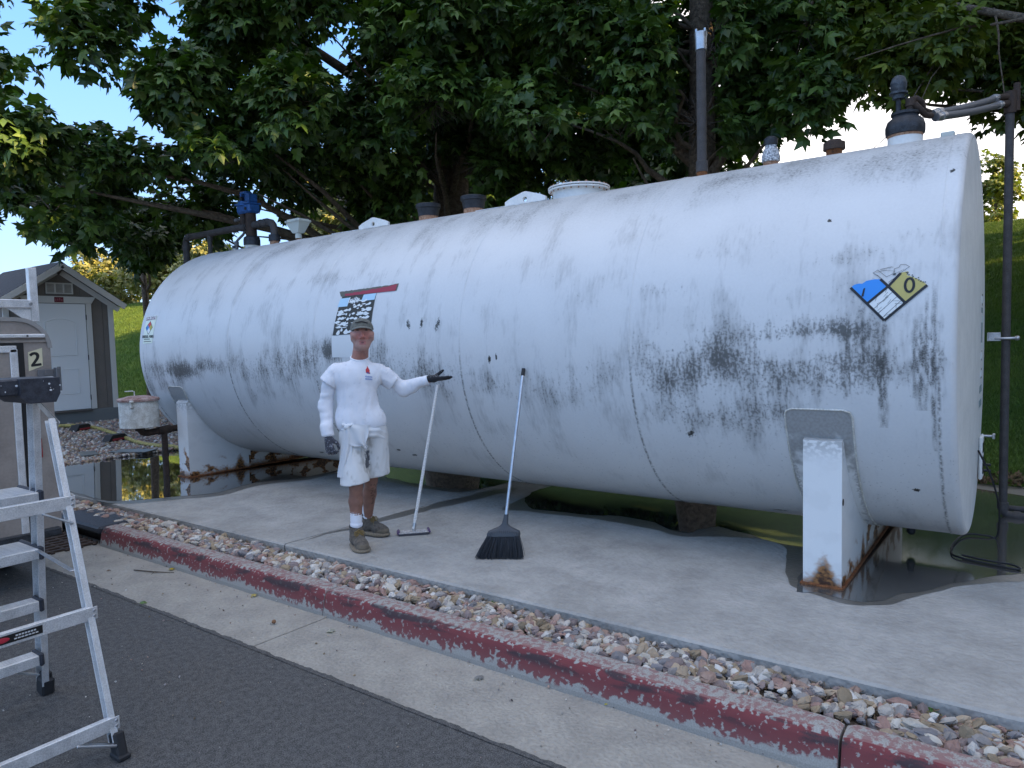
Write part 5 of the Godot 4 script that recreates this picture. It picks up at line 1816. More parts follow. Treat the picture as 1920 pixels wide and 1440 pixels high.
		for y in range(int((A1 - s[1]) / px_a), int((A1 - s[2]) / px_a)):
			var q: float = (A1 - y * px_a - s[2]) / (s[1] - s[2])
			var str_t: float = s[4] * sin(clampf(q, 0, 1) * PI * 0.8 + 0.4)
			for dx in range(-half * 2, half * 2 + 1):
				var x := x0 + dx
				if x < 0 or x >= w: continue
				var i := y * w + x
				var e := absf(dx) / (half * (0.6 + streak[i] / 255.0))
				var t := str_t * clampf(1.3 - e, 0, 1) * (0.35 + 0.65 * clampf((fine[i] / 255.0) * 2.0 - 0.5, 0, 1)) * clampf(run[i] / 255.0 * 2.4 - 0.5, 0.15, 1)
				if t <= 0.02: continue
				im.set_pixel(x, y, im.get_pixel(x, y).lerp(Color(0.27, 0.27, 0.265), minf(t, 0.9)))
	# chips and scars
	for s in [[-4.54, 8.9, 0.030, 2.0, -0.5], [-4.38, 9.3, 0.018, 2.2, 0.1], [-4.19, 8.4, 0.030, 2.2, 0.6], [-3.62, -4.0, 0.015, 1.7, 0.2], [-3.55, -3.2, 0.008, 1.2, 0.0], [-0.57, -42.0, 0.022, 0.8, 0.0], [-1.05, 33.0, 0.01, 0.5, 0.0], [-6.6, -58.0, 0.05, 1.0, 0.4], [-1.52, -66.0, 0.06, 0.9, 0.3], [-1.35, -70.0, 0.04, 0.8, 0.0], [-4.98, -50.0, 0.04, 0.9, 0.2], [-5.15, -47.0, 0.03, 0.9, 0.1], [-1.95, -27.0, 0.03, 1.5, 0.3], [-0.405, 46.0, 0.012, 0.8, 0.2]]:
		for k in 160:
			var q := r.randf_range(-1, 1)
			var x := int((s[0] + 9.4 + q * s[2] * 0.6 + r.randfn() * s[2] * 0.22) / px_x)
			var y := int((A1 - s[1] - q * s[4] * s[3] + r.randfn() * s[3] * 0.3) / px_a)
			if x >= 0 and y >= 0 and x < w and y < h: im.set_pixel(x, y, Color(0.20, 0.20, 0.19))
	return im


func curved(mb: MB, x0: float, x1: float, d0: float, d1: float, lift: float, nx := 2, na := 12):
	var rings := []
	for i in na + 1:
		var deg := lerpf(d1, d0, float(i) / na)
		var ring := PackedVector3Array()
		for j in nx + 1: ring.append(on_tank(lerpf(x0, x1, float(j) / nx), deg, lift))
		rings.append(ring)
	mb.loft(rings, false, true)


# a flat outline in (x metres, degrees) laid on the shell as a thin decal with its own thickness
func decal(mb: MB, outline: PackedVector2Array, lift: float):
	var ids := Geometry2D.triangulate_polygon(outline)
	for i in range(0, ids.size(), 3):
		var q := []
		for e in 3: q.append(outline[ids[i + e]])
		_split(mb, q[0], q[1], q[2], lift, 2)


func _split(mb: MB, a: Vector2, b: Vector2, c: Vector2, lift: float, depth: int):
	if depth > 0:
		var ab := (a + b) / 2.0
		var bc := (b + c) / 2.0
		var ca := (c + a) / 2.0
		_split(mb, a, ab, ca, lift, depth - 1); _split(mb, ab, b, bc, lift, depth - 1)
		_split(mb, ca, bc, c, lift, depth - 1); _split(mb, ab, bc, ca, lift, depth - 1)
		return
	var p := [on_tank(a.x, a.y, lift), on_tank(b.x, b.y, lift), on_tank(c.x, c.y, lift)]
	var out := func(q: Vector2) -> Vector3: return Vector3(0, sin(deg_to_rad(q.y)), cos(deg_to_rad(q.y)))
	mb.face(p[0], p[1], p[2], out.call(a), out.call(b), out.call(c), Vector2.ZERO, Vector2.ZERO, Vector2.ZERO)


func band(a: Vector2, b: Vector2, width: float) -> PackedVector2Array:
	# a stroke between two (x, degrees) points; width in metres
	var k := deg_to_rad(1.0) * TR
	var d := Vector2(b.x - a.x, (b.y - a.y) * k).normalized() * width / 2.0
	var n := Vector2(-d.y, d.x / k)
	return PackedVector2Array([a + n, b + n, b - n, a - n])


func tank():
	var t := thing("fuel_tank", "huge grimy white horizontal steel fuel tank on two saddles", "tank")
	var paint := mat(lin(1), 0.42)
	paint.albedo_texture = tex(tank_image())
	paint.metallic_specular = 0.45
	var plain: Material = M.white
	# shell courses
	for i in SEAMS.size() - 1:
		var mb := MB.new()
		var x0: float = SEAMS[i]
		var x1: float = SEAMS[i + 1]
		_shell(mb, x0, x1, TR)
		var o := obj("shell_course", mb, paint, t)
		var back := MB.new()
		var rings := []
		for j in 41:
			var deg := lerpf(A1, 360.0 + A0, j / 40.0)
			rings.append(PackedVector3Array([on_tank(x0, deg), on_tank(x1, deg)]))
		back.loft(rings, false, true)
		obj("back", back, plain, o)
	# weld beads
	for s in SEAMS:
		var mb := MB.new()
		_bead(mb, s)
		obj("weld_seam", mb, paint, t)
	# heads: short flange, rounded knuckle, flat face very slightly dished
	for e in [[TX1, 1.0, -0.34], [TX0, -1.0, -9.33]]:
		var mb := MB.new()
		var mf := MB.new()
		var sg: float = e[1]
		var l := absf(e[2] - e[0])
		var k := 0.04
		var prof := [Vector2(0.002, 0.0), Vector2(0.003, (l - k) * 0.5), Vector2(0.003, l - k)]
		for i in range(1, 7):
			var a := PI / 2 * i / 6.0
			prof.append(Vector2(0.003 - k * (1.0 - cos(a)), l - k + k * sin(a)))
		var rings := []
		for q in prof:
			var ring := PackedVector3Array()
			for j in 97:
				var deg := lerpf(A0, A0 + 360.0, j / 96.0)
				ring.append(on_tank(e[0] + sg * q.y, deg, q.x))
			rings.append(ring)
		for i in rings.size() - 1:
			for j in 96:
				var da := A0 + 360.0 * j / 96.0
				var db := A0 + 360.0 * (j + 1) / 96.0
				var p0: Vector2 = prof[i]
				var p1: Vector2 = prof[i + 1]
				var nn := func(ii: int, deg: float) -> Vector3:
					var b: Vector2 = prof[mini(ii + 1, prof.size() - 1)] - prof[maxi(ii - 1, 0)]
					var rad := Vector3(0, sin(deg_to_rad(deg)), cos(deg_to_rad(deg)))
					return (rad * b.y - Vector3(sg, 0, 0) * b.x).normalized()
				var xa: float = e[0] + sg * p0.y
				var xb: float = e[0] + sg * p1.y
				var ua := tank_uv(xa, da if da < A1 else A1)
				var ub := tank_uv(xb, da if da < A1 else A1)
				var uc := tank_uv(xb, db if db < A1 else A1)
				var ud := tank_uv(xa, db if db < A1 else A1)
				if da >= A1:
					ua = tank_uv(xa, 70); ub = tank_uv(xb, 70); uc = tank_uv(xb, 69); ud = tank_uv(xa, 69)
				mb.face(rings[i][j], rings[i + 1][j], rings[i + 1][j + 1], nn.call(i, da), nn.call(i + 1, da), nn.call(i + 1, db), ua, ub, uc)
				mb.face(rings[i][j], rings[i + 1][j + 1], rings[i][j + 1], nn.call(i, da), nn.call(i + 1, db), nn.call(i, db), ua, uc, ud)
		var head := obj("tank_head", mb, paint, t)
		var fr := []
		for i in 7:
			var rr := (TR + 0.003 - k) * (1.0 - i / 6.0)
			var ring := PackedVector3Array()
			for j in 96:
				var a := TAU * j / 96
				ring.append(Vector3(e[2] + sg * 0.02 * (1.0 - pow(1.0 - i / 6.0, 2.0)), TY + rr * sin(a), TZ + rr * cos(a)))
			fr.append(ring)
		mf.loft(fr)
		obj("face", mf, plain, head)
	saddles(t, paint)
	tank_signs(t)
	tank_fittings(t)


func _shell(mb: MB, x0: float, x1: float, rad: float, d0 := A0, d1 := A1, n := 64):
	for j in n:
		var a := lerpf(d0, d1, float(j) / n)
		var b := lerpf(d0, d1, float(j + 1) / n)
		var na := Vector3(0, sin(deg_to_rad(a)), cos(deg_to_rad(a)))
		var nb := Vector3(0, sin(deg_to_rad(b)), cos(deg_to_rad(b)))
		var p := [on_tank(x0, a, rad - TR), on_tank(x1, a, rad - TR), on_tank(x1, b, rad - TR), on_tank(x0, b, rad - TR)]
		mb.face(p[0], p[1], p[2], na, na, nb, tank_uv(x0, a), tank_uv(x1, a), tank_uv(x1, b))
		mb.face(p[0], p[2], p[3], na, nb, nb, tank_uv(x0, a), tank_uv(x1, b), tank_uv(x0, b))


func _bead(mb: MB, s: float):
	var prof := [[-0.008, -0.002], [-0.005, 0.003], [0.0, 0.005], [0.005, 0.003], [0.008, -0.002]]
	for i in 4:
		for j in 72:
			var a := lerpf(A0, A1, j / 72.0)
			var b := lerpf(A0, A1, (j + 1) / 72.0)
			var x0: float = s + prof[i][0]
			var x1: float = s + prof[i + 1][0]
			var q := [on_tank(x0, a, prof[i][1]), on_tank(x1, a, prof[i + 1][1]), on_tank(x1, b, prof[i + 1][1]), on_tank(x0, b, prof[i][1])]
			var f := func(k: int, deg: float) -> Vector3: return (Vector3(0, sin(deg_to_rad(deg)), cos(deg_to_rad(deg))) + Vector3((k - 2) * 0.45, 0, 0)).normalized()
			mb.face(q[0], q[1], q[2], f.call(i, a), f.call(i + 1, a), f.call(i + 1, b), tank_uv(x0, a), tank_uv(x1, a), tank_uv(x1, b))
			mb.face(q[0], q[2], q[3], f.call(i, a), f.call(i + 1, b), f.call(i, b), tank_uv(x0, a), tank_uv(x1, b), tank_uv(x0, b))


func saddle_image() -> ImageTexture:
	# u along z (front to rear), v height; rust climbing from the foot
	var w := 512
	var h := 256
	var a := noise(0.018, 5, 711).get_image(w, h).get_data()
	var b := noise(0.10, 5, 712).get_image(w, h).get_data()
	var im := Image.create(w, h, false, Image.FORMAT_RGB8)
	for y in h:
		var up := 1.0 - (y + 0.5) / h
		for x in w:
			var n := a[y * w + x] / 255.0
			var m := b[y * w + x] / 255.0
			var q := float(x) / w
			var col := Color(0.77, 0.77, 0.75).lerp(Color(0.55, 0.54, 0.50), smoothstep(0.5, 0.75, n) * 0.15)
			var side := smoothstep(0.0, 0.12, q) if q < 0.2 or q > 0.32 else 0.0
			var reach := 0.015 + (0.30 * smoothstep(0.47, 0.80, n) + 0.05 * m) * (0.35 + 0.65 * smoothstep(0.0, 0.6, q))
			if q > 0.2 and q < 0.32: reach = 0.01 + 0.15 * exp(-pow((q - 0.268) / 0.022, 2.0)) + 0.03 * (m - 0.4)
			var t := smoothstep(reach + 0.07, reach - 0.05, up + (m - 0.5) * 0.10)
			var rust := Color(0.33, 0.15, 0.05).lerp(Color(0.055, 0.022, 0.010), smoothstep(0.30, 0.75, m + (reach * 0.6 - up) * 1.5))
			col = col.lerp(rust, t)
			if up > 0.80: col = col.lerp(Color(0.25, 0.25, 0.24), smoothstep(0.80, 1.0, up) * smoothstep(0.3, 0.6, m) * 0.6)
			im.set_pixel(x, y, col.linear_to_srgb())
	return tex(im)


func saddles(t: Node3D, paint: Material):
	var sm := mat(lin(1), 0.5)
	sm.albedo_texture = saddle_image()
	var zs := -4.76
	var zr := 2.0 * TZ - zs
	for e in [[-1.177, -0.946, -1.285, -0.885, 0.0], [-8.665, -8.4345, -8.79, -8.44, 1.0]]:
		var s := Node3D.new()
		hang(s, "saddle", t)
		var y0 := pad_y(-4.76) + 0.012
		var mid := -5.62 if e[4] > 0.5 else TZ
		# end boxes and the web between, cut to the shell
		for part in [[zs, mid, e[0], e[1], 0], [mid, zr, e[0], e[1] - (0.05 if e[4] > 0.5 else 0.0), 1]]:
			var mb := MB.new()
			var a := PackedVector3Array()
			var b := PackedVector3Array()
			var n := 28
			var top := []
			for i in n + 1:
				var z: float = lerpf(part[0], part[1], float(i) / n)
				var q := TR * TR - (z - TZ) * (z - TZ)
				var y := 0.945
				if q > 0.0: y = minf(y, TY - sqrt(q) + 0.006)
				var d := z - zs
				top.append([z, y - 0.03 * exp(d * 70.0) + 0.03 * exp(d * 70.0) * 0.0])
			var f0 := func(x: float) -> PackedVector3Array:
				var r := PackedVector3Array()
				for q in top: r.append(Vector3(x, q[1], q[0]))
				return r
			var f1 := func(x: float) -> PackedVector3Array:
				var r := PackedVector3Array()
				for q in top: r.append(Vector3(x, y0, q[0]))
				return r
			for x in [part[2], part[3]]:
				var hi: PackedVector3Array = f0.call(x)
				var lo: PackedVector3Array = f1.call(x)
				for i in n:
					var nn := Vector3(signf(x - (e[0] + e[1]) / 2.0), 0, 0)
					var uv := func(p: Vector3) -> Vector2: return Vector2((zs - p.z) / 2.6, 1.0 - (p.y - y0) / 0.95)
					mb.face(hi[i], lo[i], lo[i + 1], nn, nn, nn, uv.call(hi[i]), uv.call(lo[i]), uv.call(lo[i + 1]))
					mb.face(hi[i], lo[i + 1], hi[i + 1], nn, nn, nn, uv.call(hi[i]), uv.call(lo[i + 1]), uv.call(hi[i + 1]))
			for k in [0, n]:
				if k == n and part[4] == 0: continue
				var z: float = top[k][0]
				var nn := Vector3(0, 0, 1.0 if k == 0 else -1.0)
				var y: float = top[k][1]
				var q := [Vector3(part[2], y0, z), Vector3(part[3], y0, z), Vector3(part[3], y, z), Vector3(part[2], y, z)]
				var fu := func(p: Vector3) -> Vector2: return Vector2((p.x - e[0]) / 2.6 + (0.22 if e[4] < 0.5 else 0.6), 1.0 - (p.y - y0) / 0.95)
				mb.face(q[0], q[1], q[2], nn, nn, nn, fu.call(q[0]), fu.call(q[1]), fu.call(q[2]))
				mb.face(q[0], q[2], q[3], nn, nn, nn, fu.call(q[0]), fu.call(q[2]), fu.call(q[3]))
			mb.loft([f0.call(part[2]), f0.call(part[3])], false, true, Rect2(0.1, 0.02, 0.2, 0.02))
			obj("end_box" if part[4] == 0 else "web", mb, sm, s)
		var bp := MB.new()
		bp.bx(Vector3((e[0] + e[1]) / 2, y0 - 0.005, TZ), Vector3(e[1] - e[0] + 0.03, 0.016, zs - zr + 0.05), 0.003)
		obj("base_plate", bp, M.rust, s)
		# doubler pad on the shell with its rounded upper corners, welded all round
		var dp := MB.new()
		var outline := PackedVector2Array()
		for i in 7:
			var a := PI / 2 * i / 6
			outline.append(Vector2(e[2] + 0.05 * (1.0 - sin(a)), -20.0 + 2.1 * (1.0 - (1.0 - sin(PI / 2 - a + PI / 2))) ))
		outline = PackedVector2Array([Vector2(e[2], -88.0), Vector2(e[2], -19.6), Vector2(e[2] + 0.012, -18.2), Vector2(e[2] + 0.05, -17.6), Vector2(e[3] - 0.05, -17.6), Vector2(e[3] - 0.012, -18.2), Vector2(e[3], -19.6), Vector2(e[3], -88.0)])
		for i in 24:
			var d1 := lerpf(-88.0, -17.6, (i + 1) / 24.0)
			var d0 := lerpf(-88.0, -17.6, i / 24.0)
			var ins := 0.02 if i == 23 else 0.0
			_pad(dp, e[2], e[3], d0, d1, ins)
		obj("doubler_pad", dp, pad_grime(), s)
		var bead := MB.new()
		var path := PackedVector3Array()
		for i in range(0, 3): pass
		for d in range(-86, -20, 3): path.append(on_tank(e[3], d, 0.006))
		path.append_array([on_tank(e[3], -19.4, 0.007), on_tank(e[3] - 0.012, -18.1, 0.007), on_tank(e[3] - 0.05, -17.5, 0.007), on_tank(e[2] + 0.05, -17.5, 0.007), on_tank(e[2] + 0.012, -18.1, 0.007), on_tank(e[2], -19.4, 0.007)])
		for d in range(-20, -86, -3): path.append(on_tank(e[2], d, 0.006))
		bead.tube(path, 0.006, 6)
		obj("weld_bead", bead, M.worn_white, s)
		# round drain hole in the side, near the shell
		if e[4] < 0.5:
			var hole := MB.new()
			hole.cyl(Vector3(e[1] + 0.0005, 0.53, -4.79 + 0.0), Vector3(e[1] + 0.003, 0.53, -4.79), 0.022, -1, 14)
			obj("lifting_hole", hole, M.brown_iron, s)


func _pad(mb: MB, x0: float, x1: float, d0: float, d1: float, ins: float):
	var a := [on_tank(x0, d0, 0.006), on_tank(x1, d0, 0.006), on_tank(x1 - ins, d1, 0.006), on_tank(x0 + ins, d1, 0.006)]
	var na := Vector3(0, sin(deg_to_rad(d0)), cos(deg_to_rad(d0)))
	var nb := Vector3(0, sin(deg_to_rad(d1)), cos(deg_to_rad(d1)))
	var v0 := (-17.6 - d0) / 70.0
	var v1 := (-17.6 - d1) / 70.0
	mb.face(a[0], a[1], a[2], na, na, nb, Vector2(0, v0), Vector2(1, v0), Vector2(1, v1))
	mb.face(a[0], a[2], a[3], na, nb, nb, Vector2(0, v0), Vector2(1, v1), Vector2(0, v1))


func pad_grime() -> StandardMaterial3D:
	if M.has("pad_grime"): return M.pad_grime
	var w := 128
	var h := 512
	var a := noise(0.03, 5, 721).get_image(w, h).get_data()
	var b := noise(0.12, 3, 722).get_image(w, h).get_data()
	var im := Image.create(w, h, false, Image.FORMAT_RGB8)
	for y in h:
		var v := float(y) / h
		for x in w:
			var n := a[y * w + x] / 255.0
			var m := b[y * w + x] / 255.0
			var edge := minf(x, w - x) / float(w)
			var t := smoothstep(0.34, 0.12, v + (n - 0.5) * 0.25) * 0.72
			t = maxf(t, smoothstep(0.10, 0.0, edge + (m - 0.5) * 0.14) * 0.7 * smoothstep(0.9, 0.3, v))
			if v > 0.45: t = maxf(t, smoothstep(0.55, 0.75, n) * 0.5 * float(x > w / 2))
			im.set_pixel(x, y, Color(0.76, 0.76, 0.74).lerp(Color(0.17, 0.165, 0.155), clampf(t + (m - 0.5) * 0.25 * t, 0, 1)).linear_to_srgb())
	var q := mat(lin(1), 0.5)
	q.albedo_texture = tex(im)
	M.pad_grime = q
	return q


func tank_signs(t: Node3D):
	var black := mat(lin(0.010, 0.011, 0.014), 0.5)
	var blue := mat(lin(0.035, 0.28, 0.78), 0.45)
	var yellow := mat(lin(0.52, 0.44, 0.135), 0.5)
	var white := mat(lin(0.80, 0.82, 0.80), 0.5)
	# hazard diamond: torn along the top, red quarter gone
	var d := Node3D.new()
	hang(d, "hazard_diamond", t)
	d.set_meta("label", "torn hazard diamond with blue and yellow quarters and digit 0")
	var L := Vector2(-0.890, 13.3)
	var Rr := Vector2(-0.490, 12.9)
	var Bt := Vector2(-0.703, 4.9)
	var C := Vector2(-0.700, 14.2)
	var lb := (L + Bt) / 2.0
	var rb := (Rr + Bt) / 2.0
	C = lb + rb - Bt + Vector2(0.002, 0.0)
	var ctop := C + Vector2(0.035, 2.6)
	var mb := MB.new()
	decal(mb, PackedVector2Array([L, lb, C, C + (L - lb) * 0.46, C + (L - lb) * 0.62 + Vector2(-0.016, -0.6), L + Vector2(0.085, 1.55), L + Vector2(0.062, 0.85), L + Vector2(0.045, 0.95), L + Vector2(0.02, 0.75)]), 0.003)
	obj("blue_quarter", mb, blue, d)
	mb = MB.new()
	decal(mb, PackedVector2Array([C, rb, Rr, Rr + Vector2(-0.025, 1.0), Rr + Vector2(-0.06, 1.9), Rr + Vector2(-0.105, 2.75), C + Vector2(0.10, 3.5), C + Vector2(0.065, 3.25)]), 0.003)
	obj("yellow_quarter", mb, yellow, d)
	mb = MB.new()
	decal(mb, PackedVector2Array([lb, Bt, rb, C]), 0.003)
	obj("white_quarter", mb, white, d)
	mb = MB.new()
	for e in [[L, Bt], [Bt, Rr], [lb, C], [C, C + Vector2(0.062, 3.15)], [C + (L - lb) * 0.46, C], [C, rb]]:
		decal(mb, band(e[0], e[1], 0.015), 0.0045)
	obj("black_border", mb, black, d)
	# cracks in the white quarter and the curled remains of the red one
	mb = MB.new()
	var r := RandomNumberGenerator.new()
	r.seed = 9
	for i in 15:
		var p := r.randf_range(0.06, 0.94)
		var q := r.randf_range(0.05, 0.8)
		var a := lb.lerp(Bt, p).lerp(C.lerp(rb, p), q)
		var p2 := clampf(p + r.randf_range(-0.22, 0.22), 0.04, 0.96)
		var q2 := clampf(q + r.randf_range(0.1, 0.35), 0.04, 0.96)
		decal(mb, band(a, lb.lerp(Bt, p2).lerp(C.lerp(rb, p2), q2), 0.0016), 0.0042)
	for p in [0.35, 0.62, 0.86]: decal(mb, band(lb.lerp(Bt, p), C.lerp(rb, p - 0.05), 0.0024), 0.0042)
	var edge := [C + Vector2(-0.03, 1.2), C + Vector2(-0.055, 2.8), C + Vector2(-0.085, 3.6), C + Vector2(-0.06, 4.3), C + Vector2(-0.035, 3.3), C + Vector2(-0.012, 2.4), C + Vector2(0.012, 2.9), C + Vector2(0.028, 3.0), C + Vector2(0.026, 4.3), C + Vector2(0.050, 4.6), C + Vector2(0.058, 5.3), C + Vector2(0.085, 5.2), C + Vector2(0.105, 4.6), C + Vector2(0.07, 3.5), C + Vector2(0.03, 2.0), C + Vector2(0.0, 1.0)]
	for i in edge.size() - 1: decal(mb, band(edge[i], edge[i + 1], 0.0022), 0.0042)
	for i in 9:
		var a: Vector2 = edge[r.randi_range(0, 7)]
		var b: Vector2 = edge[r.randi_range(8, 15)]
		decal(mb, band(a.lerp(b, 0.1), a.lerp(b, r.randf_range(0.35, 0.7)), 0.0014), 0.0042)
	decal(mb, PackedVector2Array([C + Vector2(0.022, 2.7), C + Vector2(0.036, 2.7), C + Vector2(0.037, 3.25), C + Vector2(0.023, 3.2)]), 0.0042)
	var chips := Rr + Vector2(-0.012, 0.4)
	for i in 14:
		var q := chips + Vector2(-0.11 * i / 14.0, 3.2 * i / 14.0) + Vector2(r.randfn() * 0.004, r.randfn() * 0.15)
		decal(mb, PackedVector2Array([q, q + Vector2(0.006, 0.1), q + Vector2(0.004, 0.35), q + Vector2(-0.003, 0.2)]), 0.0043)
	obj("crack_lines", mb, mat(lin(0.10, 0.11, 0.11), 0.8), d)
	# digits as strokes: a zero, and the foot of a torn digit on blue
	mb = MB.new()
	var zc := C.lerp(Rr, 0.50) + Vector2(0.010, 0.15)
	var k := deg_to_rad(1.0) * TR
	var prev := Vector2.ZERO
	for i in 29:
		var a := TAU * i / 28
		var q := zc + Vector2(sin(a) * 0.022, cos(a) * 0.040 / k)
		if i > 0: decal(mb, band(prev, q + (q - prev) * 0.1, 0.0135), 0.005)
		prev = q
	obj("digit", mb, black, d)
	mb = MB.new()
	var ft := lb.lerp(C, 0.38) + Vector2(-0.068, 0.3)
	decal(mb, PackedVector2Array([ft + Vector2(-0.006, 0), ft + Vector2(0.006, 0), ft + Vector2(0.013, 2.15), ft + Vector2(0.004, 1.95)]), 0.005)
	obj("digit", mb, black, d)
	# tattered black placard with a red strip, behind the man
	var pl := Node3D.new()
	hang(pl, "tattered_placard", t)
	pl.set_meta("label", "tattered black and white placard under a torn red strip")
	mb = MB.new()
	decal(mb, PackedVector2Array([Vector2(-5.50, 21.9), Vector2(-5.555, 5.9), Vector2(-5.02, 6.4), Vector2(-5.02, 22.3)]), 0.0025)
	obj("backing", mb, mat(lin(0.055, 0.056, 0.05), 0.8), pl)
	mb = MB.new()
	var prow := []
	for i in 34:
		var q := i / 33.0
		prow.append(Vector2(lerpf(-5.56, -4.755, q), lerpf(24.4, 25.6, q) - (0.0 if i > 30 else 0.25 * (r.randf() + 0.4))))
	var strip := PackedVector2Array(prow)
	strip.append_array([Vector2(-4.76, 22.6), Vector2(-5.52, 21.9)])
	decal(mb, strip, 0.003)
	obj("torn_edge", mb, mat(lin(0.12, 0.12, 0.10), 0.8), pl)
	mb = MB.new()
	prow = []
	for i in 34:
		var q := i / 33.0
		prow.append(Vector2(lerpf(-5.47, -4.77, q), lerpf(23.1, 25.3, q) - 0.45 * r.randf() * float(i < 30)))
	strip = PackedVector2Array(prow)
	strip.append_array([Vector2(-4.775, 22.55), Vector2(-5.46, 22.0)])
	decal(mb, strip, 0.0042)
	obj("red_strip", mb, mat(lin(0.33, 0.035, 0.06), 0.6), pl)
	mb = MB.new()
	decal(mb, PackedVector2Array([Vector2(-5.515, 21.0), Vector2(-5.53, 17.4), Vector2(-5.39, 17.5), Vector2(-5.375, 21.2)]), 0.0042)
	decal(mb, PackedVector2Array([Vector2(-5.19, 22.0), Vector2(-5.205, 19.3), Vector2(-5.025, 19.5), Vector2(-5.02, 22.2)]), 0.0042)
	obj("pale_patch", mb, mat(lin(0.45, 0.66, 0.80), 0.5), pl)
	mb = MB.new()
	for i in 120:
		var row := i % 8
		var y := 7.0 + row * 1.75 + r.randfn() * 0.35
		if row > 5 and r.randf() < 0.4: continue
		var x := r.randf_range(-5.50, -5.07)
		if y > 17.0 and x < -5.36: continue
		var wd := r.randf_range(0.008, 0.045)
		var ht := r.randf_range(0.25, 0.9)
		var tall := 2.2 if row == 0 else 1.0
		decal(mb, PackedVector2Array([Vector2(x - wd, y + r.randfn() * 0.1), Vector2(x - wd * 0.3, y - ht * 0.6), Vector2(x + wd * 0.6, y - ht * 0.3), Vector2(x + wd, y + ht * 0.4), Vector2(x + wd * 0.2, y + ht * tall), Vector2(x - wd * 0.5, y + ht * 0.5 * tall)]), 0.0045 + 0.00004 * i)
	for i in 7: decal(mb, band(Vector2(-5.38 + i * 0.022, 18.6 + r.randfn() * 0.2), Vector2(-5.37 + i * 0.022, 21.2 - r.randf() * 1.2), r.randf_range(0.008, 0.02)), 0.0095 + 0.0001 * i)
	obj("peeled_print", mb, white, pl)
	mb = MB.new()
	decal(mb, PackedVector2Array([Vector2(-5.57, -3.0), Vector2(-5.57, 5.6), Vector2(-5.03, 6.1), Vector2(-5.03, -3.0)]), 0.0015)
	obj("clean_patch", mb, mat(lin(0.72, 0.73, 0.72), 0.5), pl)
	# small danger sign at the left end
	var dg := Node3D.new()
	hang(dg, "danger_sign", t)
	dg.set_meta("label", "small danger sign with a four-colour diamond above the words DIESEL FUEL")
	mb = MB.new()
	decal(mb, PackedVector2Array([Vector2(-9.215, 4.9), Vector2(-8.985, 5.2), Vector2(-8.97, 19.8), Vector2(-9.225, 19.5)]), 0.003)
	obj("plate", mb, mat(lin(0.80, 0.85, 0.70), 0.5), dg)
	mb = MB.new()
	decal(mb, PackedVector2Array([Vector2(-9.215, 17.3), Vector2(-8.98, 17.6), Vector2(-8.975, 19.6), Vector2(-9.22, 19.3)]), 0.0042)
	obj("header", mb, mat(lin(0.16, 0.02, 0.06), 0.6), dg)
	var ct := Vector2(-9.10, 13.3)
	var qd := [[Vector2(0, 3.4), Vector2(-0.04, 1.7), Vector2(0, 0), Vector2(0.04, 1.7), Color(0.62, 0.05, 0.04), "red_quarter"], [Vector2(-0.04, 1.7), Vector2(-0.08, 0), Vector2(-0.04, -1.7), Vector2(0, 0), Color(0.04, 0.25, 0.62), "blue_quarter"], [Vector2(0.04, 1.7), Vector2(0, 0), Vector2(0.04, -1.7), Vector2(0.08, 0), Color(0.50, 0.42, 0.05), "yellow_quarter"], [Vector2(0, 0), Vector2(-0.04, -1.7), Vector2(0, -3.4), Vector2(0.04, -1.7), Color(0.8, 0.82, 0.8), "white_quarter"]]
	for q in qd:
		mb = MB.new()
		decal(mb, PackedVector2Array([ct + q[0], ct + q[1], ct + q[2], ct + q[3]]), 0.0042)
		obj(q[5], mb, mat(q[4], 0.5), dg)
	mb = MB.new()
	for e in [[Vector2(0, 3.5), Vector2(-0.082, 0)], [Vector2(-0.082, 0), Vector2(0, -3.5)], [Vector2(0, -3.5), Vector2(0.082, 0)], [Vector2(0.082, 0), Vector2(0, 3.5)]]:
		decal(mb, band(ct + e[0], ct + e[1], 0.006), 0.0046)
	obj("diamond_border", mb, black, dg)
	for e in [["DANGER", -9.10, 18.5, 0.046, white], ["DIESEL FUEL", -9.10, 8.6, 0.034, black], ["KEEP AWAY", -9.13, 7.2, 0.018, black], ["NO SMOKING", -9.12, 6.0, 0.018, black]]:
		if e[0] == "KEEP AWAY" or e[0] == "NO SMOKING":
			mb = MB.new()
			decal(mb, band(Vector2(-9.195, e[2]), Vector2(-9.05 + 0.03 * float(e[0] == "NO SMOKING"), e[2] + 0.1), 0.010), 0.0046)
			obj("small_print", mb, mat(lin(0.20, 0.22, 0.18), 0.7), dg)
			continue
		var tm := text_mesh(e[0], e[3])
		var o := inst("lettering", tm, e[4], dg)
		var p := on_tank(e[1], e[2], 0.006)
		var up := Vector3(0, cos(deg_to_rad(e[2])), -sin(deg_to_rad(e[2])))
		o.transform = Transform3D(Basis(Vector3.RIGHT, up, Vector3.RIGHT.cross(up)), p)
	# labels on the right-hand head
	var hx := -0.328
	var lbl := Node3D.new()
	hang(lbl, "head_labels", t)
	lbl.set_meta("label", "column of placards with a pale green panel on the round end")
	var rows := [[1.86, 1.77, Color(0.06, 0.06, 0.06)], [1.765, 1.70, Color(0.5, 0.55, 0.55)], [1.69, 1.43, Color(0.42, 0.72, 0.70)], [1.42, 1.34, Color(0.03, 0.03, 0.03)], [1.28, 1.20, Color(0.03, 0.03, 0.03)], [1.17, 1.08, Color(0.62, 0.66, 0.66)], [1.06, 0.97, Color(0.55, 0.60, 0.60)]]
